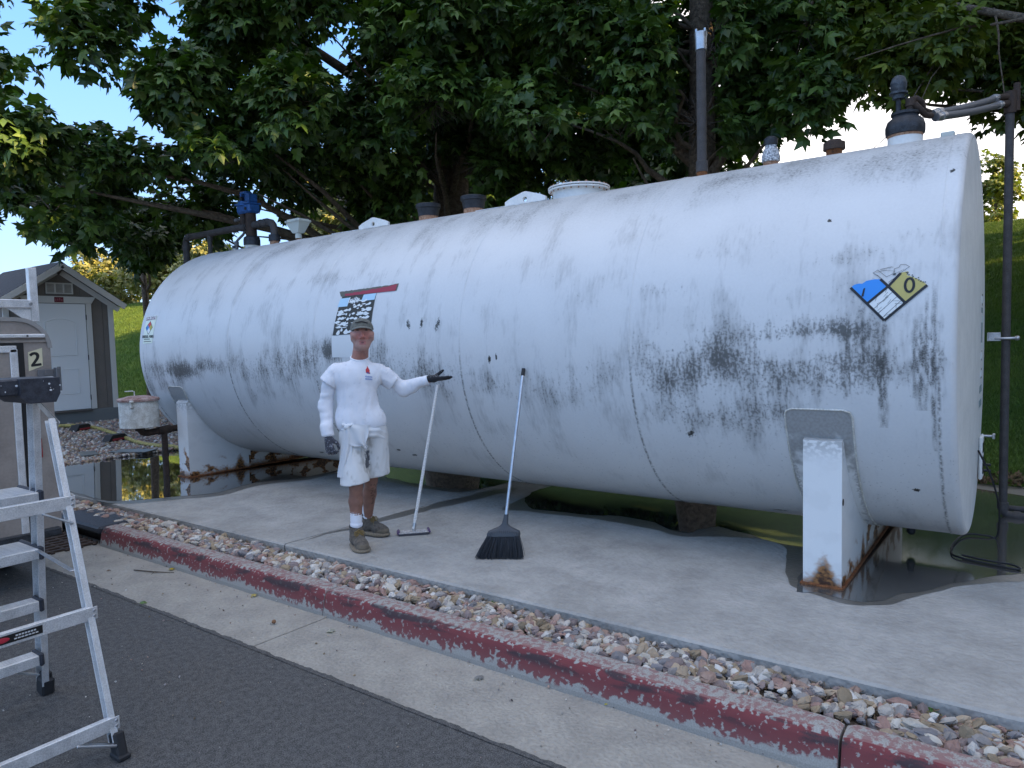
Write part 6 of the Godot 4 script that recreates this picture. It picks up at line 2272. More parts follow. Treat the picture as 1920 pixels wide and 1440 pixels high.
	for e in rows:
		mb = MB.new()
		mb.bx(Vector3(hx + 0.001, (e[0] + e[1]) / 2, TZ - 0.55), Vector3(0.004, e[0] - e[1], 0.36), 0.0)
		var pnl := obj("placard", mb, mat(e[2], 0.4), lbl)
		var bars := MB.new()
		for i in 4:
			bars.bx(Vector3(hx + 0.004, lerpf(e[1], e[0], 0.5), TZ - 0.42 - i * 0.085), Vector3(0.003, (e[0] - e[1]) * 0.6, 0.03 + 0.02 * (i % 2)), 0.0)
		obj("print", bars, mat(lin(0.75, 0.78, 0.78) if (e[2] as Color).r < 0.2 else lin(0.25, 0.30, 0.30), 0.5), lbl)
	var gb := Node3D.new()
	hang(gb, "gauge_box", t)
	mb = MB.new()
	mb.bx(Vector3(hx + 0.012, 0.58, TZ - 0.66), Vector3(0.024, 0.34, 0.22), 0.01)
	obj("case", mb, M.white, gb)
	mb = MB.new()
	mb.bx(Vector3(hx + 0.026, 0.66, TZ - 0.66), Vector3(0.004, 0.08, 0.15), 0.0)
	mb.bx(Vector3(hx + 0.026, 0.52, TZ - 0.66), Vector3(0.004, 0.13, 0.15), 0.0)
	obj("window", mb, M.glass_black, gb)
	mb = MB.new()
	for z in [0.02, 0.10]:
		mb.cyl(Vector3(hx, 0.50 - z * 0.6, TZ - 0.85), Vector3(hx + 0.07, 0.50 - z * 0.6, TZ - 0.85), 0.010, -1, 8)
	obj("cable_gland", mb, M.black_iron, gb)
	mb = MB.new()
	mb.cyl(Vector3(hx, 0.70, TZ - 1.02), Vector3(hx + 0.08, 0.70, TZ - 1.02), 0.010, -1, 8)
	mb.bx(Vector3(hx + 0.08, 0.70, TZ - 1.02), Vector3(0.02, 0.045, 0.045), 0.004)
	obj("bracket", mb, M.steel, t)


func text_mesh(s: String, size: float, bold := true) -> TextMesh:
	var f := SystemFont.new()
	f.font_names = PackedStringArray(["Droid Sans"])
	f.font_weight = 700 if bold else 400
	var tm := TextMesh.new()
	tm.text = s
	tm.font = f
	tm.font_size = 32
	tm.pixel_size = size / 23.0
	tm.depth = 0.0015
	tm.curve_step = 4.0
	return tm


func stub_cap(t: Node3D, called: String, label: String, x: float, r_pipe: float, h_pipe: float, cap_prof: PackedVector2Array, pipe_mat: Material, cap_mat: Material) -> Node3D:
	var g := Node3D.new()
	hang(g, called, t)
	if label: g.set_meta("label", label)
	var y := TY + TR - 0.02
	var mb := MB.new()
	mb.cyl(Vector3(x, y, TZ), Vector3(x, y + 0.02 + h_pipe, TZ), r_pipe, -1, 24)
	obj("pipe_stub", mb, pipe_mat, g)
	mb = MB.new()
	mb.lathe(cap_prof, Transform3D(Basis(), Vector3(x, y + 0.02 + h_pipe - 0.01, TZ)), 28)
	obj("cap", mb, cap_mat, g)
	return g


func tank_fittings(t: Node3D):
	var top := TY + TR
	# two lifting lugs: five-sided plates with a round hole, on doubler strips
	for x in [-4.18, -6.385]:
		var lug := Node3D.new()
		hang(lug, "lifting_lug", t)
		var n := 40
		var hole := Vector2(0.0, 0.075)
		var outer := PackedVector2Array([Vector2(0.25, -0.03), Vector2(0.25, 0.085), Vector2(0.02, 0.152), Vector2(-0.02, 0.152), Vector2(-0.25, 0.085), Vector2(-0.25, -0.03)])
		var r0 := PackedVector3Array()
		var r1 := PackedVector3Array()
		var r2 := PackedVector3Array()
		var r3 := PackedVector3Array()
		for i in n:
			var a := TAU * i / n
			var dir := Vector2(cos(a), sin(a))
			var far := hole + dir
			for k in outer.size():
				var hit = Geometry2D.segment_intersects_segment(hole, far, outer[k], outer[(k + 1) % outer.size()])
				if hit != null:
					far = hit
					break
			r0.append(Vector3(x + far.x, top + far.y, TZ - 0.014))
			r1.append(Vector3(x + far.x, top + far.y, TZ + 0.014))
			r2.append(Vector3(x + hole.x + dir.x * 0.026, top + hole.y + dir.y * 0.026, TZ + 0.014))
			r3.append(Vector3(x + hole.x + dir.x * 0.026, top + hole.y + dir.y * 0.026, TZ - 0.014))
		var mb := MB.new()
		mb.loft([r0, r1], true, false); mb.loft([r1, r2], true, false); mb.loft([r2, r3], true, false); mb.loft([r3, r0], true, false)
		obj("plate", mb, M.white, lug)
		var pd := MB.new()
		_shell(pd, x - 0.42, x + 0.42, TR + 0.008, 78.0, 102.0, 10)
		for e in [x - 0.42, x + 0.42]:
			pd.cap(PackedVector3Array([on_tank(e, 78, 0.008), on_tank(e, 90, 0.008), on_tank(e, 102, 0.008), on_tank(e, 102, -0.01), on_tank(e, 78, -0.01)]))
		pd.quad(on_tank(x - 0.42, 78, 0.008), on_tank(x + 0.42, 78, 0.008), on_tank(x + 0.42, 77.9, -0.004), on_tank(x - 0.42, 77.9, -0.004))
		obj("doubler", pd, M.white, lug)
		var dirt := MB.new()
		var r := RandomNumberGenerator.new()
		r.seed = 31
		for i in 30:
			var q := Vector2(x - 0.42 + 0.84 * i / 30.0 + r.randfn() * 0.01, 77.4 + r.randfn() * 0.25)
			decal(dirt, PackedVector2Array([q, q + Vector2(0.02 + r.randf() * 0.025, 0.1), q + Vector2(0.03, 0.5 + r.randf() * 0.4), q + Vector2(0.004, 0.4)]), 0.0015 + 0.0001 * i)
		obj("grime", dirt, mat(lin(0.05, 0.05, 0.048), 0.9), lug)
	# manway: neck, bolted flange, lid
	var mw := Node3D.new()
	hang(mw, "manway", t)
	var mx := -3.555
	var mb := MB.new()
	mb.lathe(PackedVector2Array([Vector2(0.25, -0.08), Vector2(0.25, 0.062), Vector2(0.29, 0.064), Vector2(0.294, 0.068), Vector2(0.294, 0.080), Vector2(0.0, 0.082)]), Transform3D(Basis(), Vector3(mx, top, TZ)), 48)
	obj("neck", mb, M.white, mw)
	mb = MB.new()
	mb.lathe(PackedVector2Array([Vector2(0.294, 0.086), Vector2(0.297, 0.089), Vector2(0.297, 0.098), Vector2(0.293, 0.102), Vector2(0.0, 0.104)]), Transform3D(Basis(), Vector3(mx, top, TZ)), 48)
	obj("lid", mb, M.white, mw)
	for i in 24:
		var a := TAU * i / 24
		var c := Vector3(mx + cos(a) * 0.272, top, TZ + sin(a) * 0.272)
		var bm := MB.new()
		bm.cyl(c + Vector3(0, 0.05, 0), c + Vector3(0, 0.120, 0), 0.006, -1, 6)
		bm.cyl(c + Vector3(0, 0.102, 0), c + Vector3(0, 0.112, 0), 0.012, -1, 6)
		obj("bolt", bm, M.pale_rust, mw)
	# two black cup caps
	var cup := PackedVector2Array([Vector2(0.0, 0.0), Vector2(0.112, 0.0), Vector2(0.125, 0.085), Vector2(0.138, 0.09), Vector2(0.140, 0.128), Vector2(0.135, 0.134), Vector2(0.12, 0.136), Vector2(0.0, 0.138)])
	stub_cap(t, "fill_cap", "black cup cap beside the lifting lug", -4.855, 0.108, 0.07, cup, M.pale_rust, M.black_iron)
	stub_cap(t, "fill_cap", "black cup cap farther left", -5.505, 0.108, 0.07, cup, M.pale_rust, M.black_iron)
	# small dark screw cap on a rusty stub
	stub_cap(t, "screw_cap", "", -1.27, 0.058, 0.075, PackedVector2Array([Vector2(0.0, 0.0), Vector2(0.078, 0.0), Vector2(0.08, 0.006), Vector2(0.078, 0.055), Vector2(0.055, 0.062), Vector2(0.05, 0.075), Vector2(0.0, 0.078)]), M.rust, M.brown_iron)
	# white bell with a black cap on it
	var bell := stub_cap(t, "vent_bell", "white flaking bell with a black cap on top", -1.75, 0.058, 0.06, PackedVector2Array([Vector2(0.06, 0.0), Vector2(0.072, 0.005), Vector2(0.073, 0.04), Vector2(0.062, 0.085), Vector2(0.045, 0.12), Vector2(0.043, 0.15), Vector2(0.0, 0.15)]), M.pale_rust, triplanar(mat(lin(1), 0.6), 6.0, two_tone(256, lin(0.08, 0.09, 0.10), lin(0.74, 0.76, 0.78), noise(0.03, 4, 731), noise(0.08, 3, 732), 0.4, 4.0)))
	mb = MB.new()
	mb.lathe(PackedVector2Array([Vector2(0.044, 0.185), Vector2(0.052, 0.187), Vector2(0.054, 0.235), Vector2(0.03, 0.255), Vector2(0.0, 0.258)]), Transform3D(Basis(), Vector3(-1.75, top, TZ)), 20)
	obj("top_cap", mb, M.black_iron, bell)
	# tall vent pipe
	var vp := Node3D.new()
	hang(vp, "vent_pipe", t)
	vp.set_meta("label", "tall grey vent pipe with a silver coupling at its top")
	mb = MB.new()
	mb.cyl(Vector3(-2.33, top - 0.03, TZ), Vector3(-2.33, top + 0.065, TZ), 0.045, -1, 18)
	obj("rusty_stub", mb, M.rust, vp)
	mb = MB.new()
	mb.lathe(PackedVector2Array([Vector2(0.036, 0.06), Vector2(0.05, 0.062), Vector2(0.05, 0.15), Vector2(0.042, 0.155), Vector2(0.0405, 0.158), Vector2(0.0405, 0.60), Vector2(0.042, 0.602), Vector2(0.042, 0.63), Vector2(0.0405, 0.632), Vector2(0.0405, 1.10), Vector2(0.0, 1.10)]), Transform3D(Basis(), Vector3(-2.33, top, TZ)), 20)
	obj("pipe", mb, M.pipe_grey, vp)
	mb = MB.new()
	mb.lathe(PackedVector2Array([Vector2(0.041, 1.08), Vector2(0.048, 1.082), Vector2(0.05, 1.17), Vector2(0.055, 1.20), Vector2(0.057, 1.225), Vector2(0.048, 1.228), Vector2(0.040, 1.15), Vector2(0.0, 1.15)]), Transform3D(Basis(), Vector3(-2.33, top, TZ)), 20)
	obj("coupling", mb, M.steel, vp)
	for i in 4:
		var a := TAU * (i + 0.3) / 4
		mb = MB.new()
		mb.bx(Vector3(-2.33 + cos(a) * 0.05, top + 1.235, TZ + sin(a) * 0.05), Vector3(0.018, 0.03, 0.018), 0.003)
		obj("lug_ear", mb, M.steel, vp)
	# right pump: wide white stub, black iron body, upper motor, pipe elbows
	var pr := Node3D.new()
	hang(pr, "transfer_pump", t)
	pr.set_meta("label", "black iron pump with an egg-shaped motor near the round end")
	var px := -0.785
	mb = MB.new()
	mb.cyl(Vector3(px, top - 0.03, TZ), Vector3(px, top + 0.09, TZ), 0.115, -1, 28)
	obj("pipe_stub", mb, M.white, pr)
	mb = MB.new()
	mb.cyl(Vector3(px, top + 0.07, TZ), Vector3(px, top + 0.092, TZ), 0.1165, -1, 28)
	obj("rust_ring", mb, M.pale_rust, pr)
	mb = MB.new()
	mb.lathe(PackedVector2Array([Vector2(0.118, 0.088), Vector2(0.128, 0.092), Vector2(0.131, 0.115), Vector2(0.131, 0.15), Vector2(0.118, 0.19), Vector2(0.088, 0.215), Vector2(0.084, 0.228), Vector2(0.094, 0.232), Vector2(0.094, 0.25), Vector2(0.06, 0.262), Vector2(0.0, 0.265)]), Transform3D(Basis(), Vector3(px, top, TZ)), 32)
	obj("body", mb, M.black_iron, pr)
	mb = MB.new()
	mb.cyl(Vector3(px - 0.045, top + 0.25, TZ), Vector3(px - 0.045, top + 0.40, TZ), 0.018, -1, 12)
	obj("column", mb, M.black_iron, pr)
	mb = MB.new()
	mb.lathe(PackedVector2Array([Vector2(0.0, 0.355), Vector2(0.04, 0.357), Vector2(0.042, 0.385), Vector2(0.062, 0.39), Vector2(0.062, 0.405), Vector2(0.048, 0.41), Vector2(0.055, 0.44), Vector2(0.055, 0.475), Vector2(0.042, 0.51), Vector2(0.022, 0.524), Vector2(0.0, 0.527)]), Transform3D(Basis(), Vector3(px - 0.045, top, TZ)), 20)
	obj("motor", mb, triplanar(mat(lin(1), 0.5), 8.0, two_tone(256, lin(0.012, 0.016, 0.024), lin(0.07, 0.085, 0.10), noise(0.012, 4, 735), noise(0.06, 3, 736), 0.3, 2.5)), pr)
	mb = MB.new()
	mb.cyl(Vector3(px + 0.035, top + 0.25, TZ), Vector3(px + 0.035, top + 0.30, TZ), 0.03, -1, 12)
	mb.cyl(Vector3(px + 0.035, top + 0.29, TZ), Vector3(px + 0.035, top + 0.345, TZ), 0.038, 0.034, 12)
	mb.tube(PackedVector3Array([Vector3(px + 0.035, top + 0.33, TZ), Vector3(px + 0.065, top + 0.345, TZ - 0.02), Vector3(px + 0.10, top + 0.315, TZ - 0.04), Vector3(px + 0.105, top + 0.27, TZ - 0.09), Vector3(px + 0.135, top + 0.262, TZ - 0.15)]), 0.024, 10)
	mb.tube(PackedVector3Array([Vector3(px + 0.06, top + 0.30, TZ + 0.02), Vector3(px + 0.10, top + 0.25, TZ), Vector3(px + 0.125, top + 0.22, TZ - 0.04), Vector3(px + 0.155, top + 0.222, TZ - 0.10)]), 0.022, 10)
	obj("elbow", mb, M.brown_iron, pr)
	mb = MB.new()
	mb.tube(PackedVector3Array([Vector3(px + 0.02, top + 0.38, TZ), Vector3(px + 0.0, top + 0.36, TZ), Vector3(px + 0.02, top + 0.30, TZ + 0.01)]), 0.008, 6)
	obj("cable", mb, M.rubber, pr)
	mb = MB.new()
	mb.cyl(Vector3(-0.72, TY - TR + 0.01, TZ), Vector3(-0.72, TY - TR - 0.03, TZ), 0.022, -1, 10)
	mb.ball(Vector3(-0.72, TY - TR - 0.055, TZ), Vector3(0.032, 0.035, 0.032), 12)
	obj("drain_plug", mb, M.black_iron, t)
	# small box near the end
	var sb := Node3D.new()
	hang(sb, "junction_box", t)
	mb = MB.new()
	mb.lathe(PackedVector2Array([Vector2(0.085, -0.01), Vector2(0.085, 0.012), Vector2(0.06, 0.02), Vector2(0.0, 0.02)]), Transform3D(Basis(), Vector3(-0.52, top, TZ)), 20)
	obj("rust_disc", mb, M.rust, sb)
	mb = MB.new()
	mb.bx(Vector3(-0.515, top + 0.04, TZ), Vector3(0.085, 0.04, 0.07), 0.006)
	obj("box", mb, M.grey_box, sb)
	# left pump: blue head on a brown column with black piping
	var pb := Node3D.new()
	hang(pb, "blue_pump", t)
	pb.set_meta("label", "blue-headed pump on a brown column with black piping")
	px = -8.82
	mb = MB.new()
	mb.cyl(Vector3(px, top - 0.03, TZ), Vector3(px, top + 0.06, TZ), 0.10, -1, 24)
	obj("pipe_stub", mb, M.worn_white, pb)
	mb = MB.new()
	mb.lathe(PackedVector2Array([Vector2(0.10, 0.055), Vector2(0.112, 0.06), Vector2(0.112, 0.13), Vector2(0.105, 0.165), Vector2(0.08, 0.18), Vector2(0.0, 0.18)]), Transform3D(Basis(), Vector3(px, top, TZ)), 26)
	obj("coupling", mb, M.black_iron, pb)
	mb = MB.new()
	mb.cyl(Vector3(px, top + 0.17, TZ), Vector3(px, top + 0.50, TZ), 0.075, 0.07, 22)
	mb.cyl(Vector3(px - 0.14, top + 0.36, TZ + 0.02), Vector3(px - 0.14, top + 0.50, TZ + 0.02), 0.05, -1, 16)
	obj("column", mb, M.brown_iron, pb)
	mb = MB.new()
	mb.bx(Vector3(px - 0.05, top + 0.56, TZ), Vector3(0.30, 0.13, 0.19), 0.025)
	mb.cyl(Vector3(px - 0.08, top + 0.60, TZ), Vector3(px - 0.08, top + 0.66, TZ), 0.125, 0.115, 22)
	mb.bx(Vector3(px - 0.06, top + 0.625, TZ), Vector3(0.33, 0.025, 0.21), 0.006)
	for x in [px - 0.145, px - 0.03]: mb.bx(Vector3(x, top + 0.72, TZ), Vector3(0.035, 0.14, 0.11), 0.008)
	mb.bx(Vector3(px - 0.09, top + 0.785, TZ), Vector3(0.15, 0.035, 0.11), 0.01)
	mb.bx(Vector3(px + 0.055, top + 0.70, TZ + 0.01), Vector3(0.06, 0.12, 0.15), 0.012)
	obj("motor_head", mb, M.blue, pb)
	mb = MB.new()
	mb.cyl(Vector3(px + 0.03, top + 0.55, TZ + 0.094), Vector3(px + 0.03, top + 0.55, TZ + 0.108), 0.022, -1, 12)
	mb.cyl(Vector3(px - 0.10, top + 0.70, TZ + 0.05), Vector3(px - 0.10, top + 0.70, TZ + 0.08), 0.03, -1, 12)
	obj("plug", mb, M.black_iron, pb)
	var py := top + 0.33
	mb = MB.new()
	mb.tube(PackedVector3Array([Vector3(-8.31, top + 0.13, TZ), Vector3(-8.31, py - 0.12, TZ), Vector3(-8.325, py - 0.05, TZ), Vector3(-8.36, py - 0.015, TZ), Vector3(-8.42, py, TZ), Vector3(-8.75, py, TZ)]), 0.05, 14)
	mb.tube(PackedVector3Array([Vector3(-8.9, py, TZ), Vector3(-9.2, py, TZ), Vector3(-10.40, py, TZ), Vector3(-10.47, py - 0.015, TZ), Vector3(-10.495, py - 0.06, TZ), Vector3(-10.5, py - 0.13, TZ), Vector3(-10.5, -0.06, TZ)]), 0.048, 14)
	for e in [[Vector3(-10.5, py - 0.19, TZ), Vector3(-10.5, py - 0.11, TZ)], [Vector3(-10.43, py, TZ), Vector3(-10.34, py, TZ)], [Vector3(-8.52, py, TZ), Vector3(-8.44, py, TZ)], [Vector3(-8.62, py, TZ), Vector3(-8.57, py, TZ)], [Vector3(-9.06, py, TZ), Vector3(-8.92, py, TZ)]]:
		mb.cyl(e[0], e[1], 0.058, -1, 14)
	mb.cyl(Vector3(-9.85, py - 0.04, TZ), Vector3(-9.85, -0.06, TZ), 0.034, -1, 12)
	mb.cyl(Vector3(-9.85, py - 0.10, TZ), Vector3(-9.85, py - 0.03, TZ), 0.044, -1, 12)
	obj("pipework", mb, M.pipe_grey, pb)
	mb = MB.new()
	mb.cyl(Vector3(-8.31, top - 0.03, TZ), Vector3(-8.31, top + 0.075, TZ), 0.063, -1, 18)
	obj("rusty_stub", mb, M.pale_rust, pb)
	mb = MB.new()
	mb.cyl(Vector3(-8.31, top + 0.065, TZ), Vector3(-8.31, top + 0.15, TZ), 0.078, 0.074, 18)
	obj("union", mb, M.black_iron, pb)
	mb = MB.new()
	mb.cyl(Vector3(-8.92, py + 0.10, TZ + 0.04), Vector3(-9.05, py + 0.10, TZ + 0.04), 0.012, -1, 8)
	mb.cyl(Vector3(-9.05, py + 0.10, TZ + 0.04), Vector3(-9.13, py + 0.10, TZ + 0.04), 0.024, -1, 8)
	mb.tube(PackedVector3Array([Vector3(-8.93, py - 0.07, TZ + 0.03), Vector3(-8.97, py - 0.11, TZ + 0.03), Vector3(-9.10, py - 0.17, TZ + 0.03), Vector3(-9.14, py - 0.19, TZ + 0.03), Vector3(-9.14, top + 0.01, TZ + 0.03)]), 0.018, 8)
	mb.cyl(Vector3(-9.14, top + 0.08, TZ + 0.03), Vector3(-9.14, top + 0.14, TZ + 0.03), 0.032, -1, 10)
	obj("small_pipe", mb, M.hose_grey, pb)
	mb = MB.new()
	mb.cyl(Vector3(-9.19, top - 0.03, TZ + 0.02), Vector3(-9.19, top + 0.05, TZ + 0.02), 0.04, -1, 14)
	obj("white_stub", mb, M.worn_white, pb)
	mb = MB.new()
	mb.cyl(Vector3(-9.19, top + 0.045, TZ + 0.02), Vector3(-9.19, top + 0.085, TZ + 0.02), 0.045, -1, 14)
	obj("stub_cap", mb, M.black_iron, pb)
	# funnel-shaped box on a rusty nipple
	var fb := Node3D.new()
	hang(fb, "funnel_box", t)
	fb.set_meta("label", "pale funnel-shaped junction box on a short rusty pipe")
	mb = MB.new()
	mb.cyl(Vector3(-7.8, top - 0.03, TZ), Vector3(-7.8, top + 0.06, TZ), 0.032, -1, 14)
	obj("rusty_stub", mb, M.rust, fb)
	mb = MB.new()
	mb.cyl(Vector3(-7.8, top + 0.05, TZ), Vector3(-7.8, top + 0.10, TZ), 0.046, -1, 6)
	mb.cyl(Vector3(-7.8, top + 0.09, TZ), Vector3(-7.8, top + 0.12, TZ), 0.038, -1, 14)
	obj("nut", mb, M.grey_box, fb)
	mb = MB.new()
	var ra := []
	for e in [[0.115, 0.05, 0.04], [0.12, 0.06, 0.05], [0.235, 0.125, 0.085], [0.25, 0.13, 0.09]]:
		ra.append(PackedVector3Array([Vector3(-7.8 - e[1], top + e[0], TZ - e[2]), Vector3(-7.8 + e[1], top + e[0], TZ - e[2]), Vector3(-7.8 + e[1], top + e[0], TZ + e[2]), Vector3(-7.8 - e[1], top + e[0], TZ + e[2])]))
	mb.loft(ra, true, false)
	mb.cap(ra[0], Vector3.DOWN)
	mb.bx(Vector3(-7.8, top + 0.265, TZ), Vector3(0.29, 0.03, 0.21), 0.008)
	mb.bx(Vector3(-7.8, top + 0.285, TZ), Vector3(0.24, 0.02, 0.17), 0.006)
	obj("box", mb, M.grey_box, fb)
	mb = MB.new()
	for x in [-0.1, 0.1]: mb.cyl(Vector3(-7.8 + x, top + 0.265, TZ + 0.10), Vector3(-7.8 + x, top + 0.265, TZ + 0.115), 0.010, -1, 8)
	obj("screw", mb, M.steel, fb)


func bucket():
	var b := thing("spill_bucket", "white drum with a rusty lid on a brown pipe beside the tank", "spill bucket", Vector3(-8.92, 0.63, -4.42))
	var mb := MB.new()
	mb.lathe(PackedVector2Array([Vector2(0.0, 0.0), Vector2(0.215, 0.0), Vector2(0.222, 0.006), Vector2(0.222, 0.32), Vector2(0.230, 0.325), Vector2(0.230, 0.34), Vector2(0.222, 0.345)]), Transform3D(), 40)
	obj("drum", mb, M.worn_white, b)
	mb = MB.new()
	mb.lathe(PackedVector2Array([Vector2(0.236, 0.325), Vector2(0.238, 0.35), Vector2(0.230, 0.358), Vector2(0.12, 0.385), Vector2(0.0, 0.39)]), Transform3D(), 40)
	var lid := obj("lid", mb, triplanar(mat(lin(1), 0.8), 1.6, two_tone(256, lin(0.18, 0.07, 0.05), lin(0.52, 0.40, 0.36), noise(0.02, 4, 801), noise(0.1, 3, 802), 0.4, 2.4)), b)
	mb = MB.new()
	mb.tube(PackedVector3Array([Vector3(-0.05, 0.37, 0.02), Vector3(-0.05, 0.44, 0.02), Vector3(-0.07, 0.445, 0.03), Vector3(-0.16, 0.44, 0.08)]), 0.007, 6)
	obj("handle", mb, M.worn_white, lid)
	mb = MB.new()
	mb.bx(Vector3(0.165, 0.30, 0.165), Vector3(0.04, 0.09, 0.04), 0.006)
	mb.bx(Vector3(0.185, 0.33, 0.175), Vector3(0.05, 0.02, 0.03), 0.004)
	obj("hasp", mb, M.worn_white, b)
	mb = MB.new()
	mb.tube(PackedVector3Array([Vector3(0, 0.01, 0), Vector3(0, -0.03, 0), Vector3(0.0, -0.07, -0.03), Vector3(0.0, -0.085, -0.08), Vector3(0.0, -0.07, -0.30), Vector3(0.02, -0.06, -0.55), Vector3(0.04, -0.03, -0.85)]), 0.042, 14)
	mb.cyl(Vector3(0, -0.05, 0), Vector3(0, 0.0, 0), 0.055, -1, 14)
	mb.cyl(Vector3(0.0, -0.075, -0.22), Vector3(0.0, -0.068, -0.38), 0.052, -1, 14)
	obj("drain_pipe", mb, M.brown_iron, b)
	mb = MB.new()
	mb.cyl(Vector3(0.0, -0.66, -0.30), Vector3(0.0, -0.03, -0.30), 0.036, -1, 14)
	mb.cyl(Vector3(0.025, -0.66, -0.31), Vector3(0.025, -0.10, -0.31), 0.018, -1, 8)
	mb.cyl(Vector3(0.0, -0.42, -0.30), Vector3(0.0, -0.37, -0.30), 0.042, -1, 14)
	obj("post", mb, M.brown_iron, b)


func riser():
	var t := thing("pipe_riser", "dark upright pipe right of the tank with two grey hoses at its top", "pipe", Vector3(-0.19, -0.07, -7.56))
	var mb := MB.new()
	mb.cyl(Vector3(0, 0.06, 0), Vector3(0, 3.60, 0), 0.033, -1, 16)
	obj("upright", mb, M.pipe_grey, t)
	mb = MB.new()
	mb.cyl(Vector3(0, 3.48, 0.0), Vector3(0, 3.66, 0.0), 0.045, -1, 16)
	mb.cyl(Vector3(0.045, 3.50, -0.03), Vector3(0.045, 3.73, -0.03), 0.026, -1, 12)
	mb.cyl(Vector3(0, 3.56, 0), Vector3(-0.06, 3.54, 0.11), 0.030, -1, 12)
	mb.cyl(Vector3(0, 3.62, 0), Vector3(-0.09, 3.60, 0.11), 0.028, -1, 12)
	obj("tee", mb, M.brown_iron, t)
	mb = MB.new()
	mb.tube(PackedVector3Array([Vector3(0, 0.10, 0), Vector3(0.005, 0.05, 0), Vector3(0.03, 0.022, 0), Vector3(0.09, 0.016, 0.0), Vector3(2.5, 0.016, 0.0)]), 0.036, 12)
	mb.cyl(Vector3(0, 0.07, 0), Vector3(0, 0.13, 0), 0.044, -1, 14)
	mb.cyl(Vector3(0.08, 0.016, 0), Vector3(0.13, 0.016, 0), 0.044, -1, 14)
	mb.cyl(Vector3(0.02, 0.04, -0.20), Vector3(2.5, 0.04, -0.20), 0.026, -1, 12)
	obj("foot_pipe", mb, M.pipe_grey, t)
	mb = MB.new()
	mb.bx(Vector3(-0.085, 1.585, 0.03), Vector3(0.10, 0.075, 0.012), 0.003)
	mb.bx(Vector3(-0.125, 1.585, 0.05), Vector3(0.012, 0.075, 0.06), 0.003)
	mb.tube(PackedVector3Array([Vector3(-0.08, 1.57, 0.03), Vector3(-0.03, 1.57, 0.042), Vector3(0.03, 1.57, 0.04), Vector3(0.075, 1.57, 0.0)]), 0.012, 8)
	mb.ball(Vector3(0.08, 1.57, 0.0), Vector3(0.022, 0.022, 0.022), 10)
	obj("clamp", mb, M.steel, t)
	# two braided hoses to the pump
	for e in [[Vector3(-0.06, 3.54, 0.11), Vector3(-0.40, 3.235, 1.29)], [Vector3(-0.09, 3.60, 0.11), Vector3(-0.43, 3.275, 1.25)]]:
		mb = MB.new()
		var path := PackedVector3Array()
		var rad := []
		for i in 41:
			var q := i / 40.0
			path.append((e[0] as Vector3).lerp(e[1], q) + Vector3(0, -0.012 * sin(q * PI), 0))
			rad.append(0.027 + 0.0012 * (i % 2))
		mb.tube(path, rad, 12)
		var hose := obj("hose", mb, M.hose_grey, t)
		mb = MB.new()
		var d := ((e[1] as Vector3) - (e[0] as Vector3)).normalized()
		for k in [[0.0, 0.10, 0.030], [0.03, 0.06, 0.034]]:
			mb.cyl((e[0] as Vector3) + d * float(k[0]), (e[0] as Vector3) + d * float(k[1]), k[2], -1, 12)
			mb.cyl((e[1] as Vector3) - d * float(k[0]), (e[1] as Vector3) - d * float(k[1]), k[2], -1, 12)
		mb.cyl(e[1], (e[1] as Vector3) + d * 0.06, 0.030, -1, 10)
		obj("ferrule", mb, M.steel, hose)


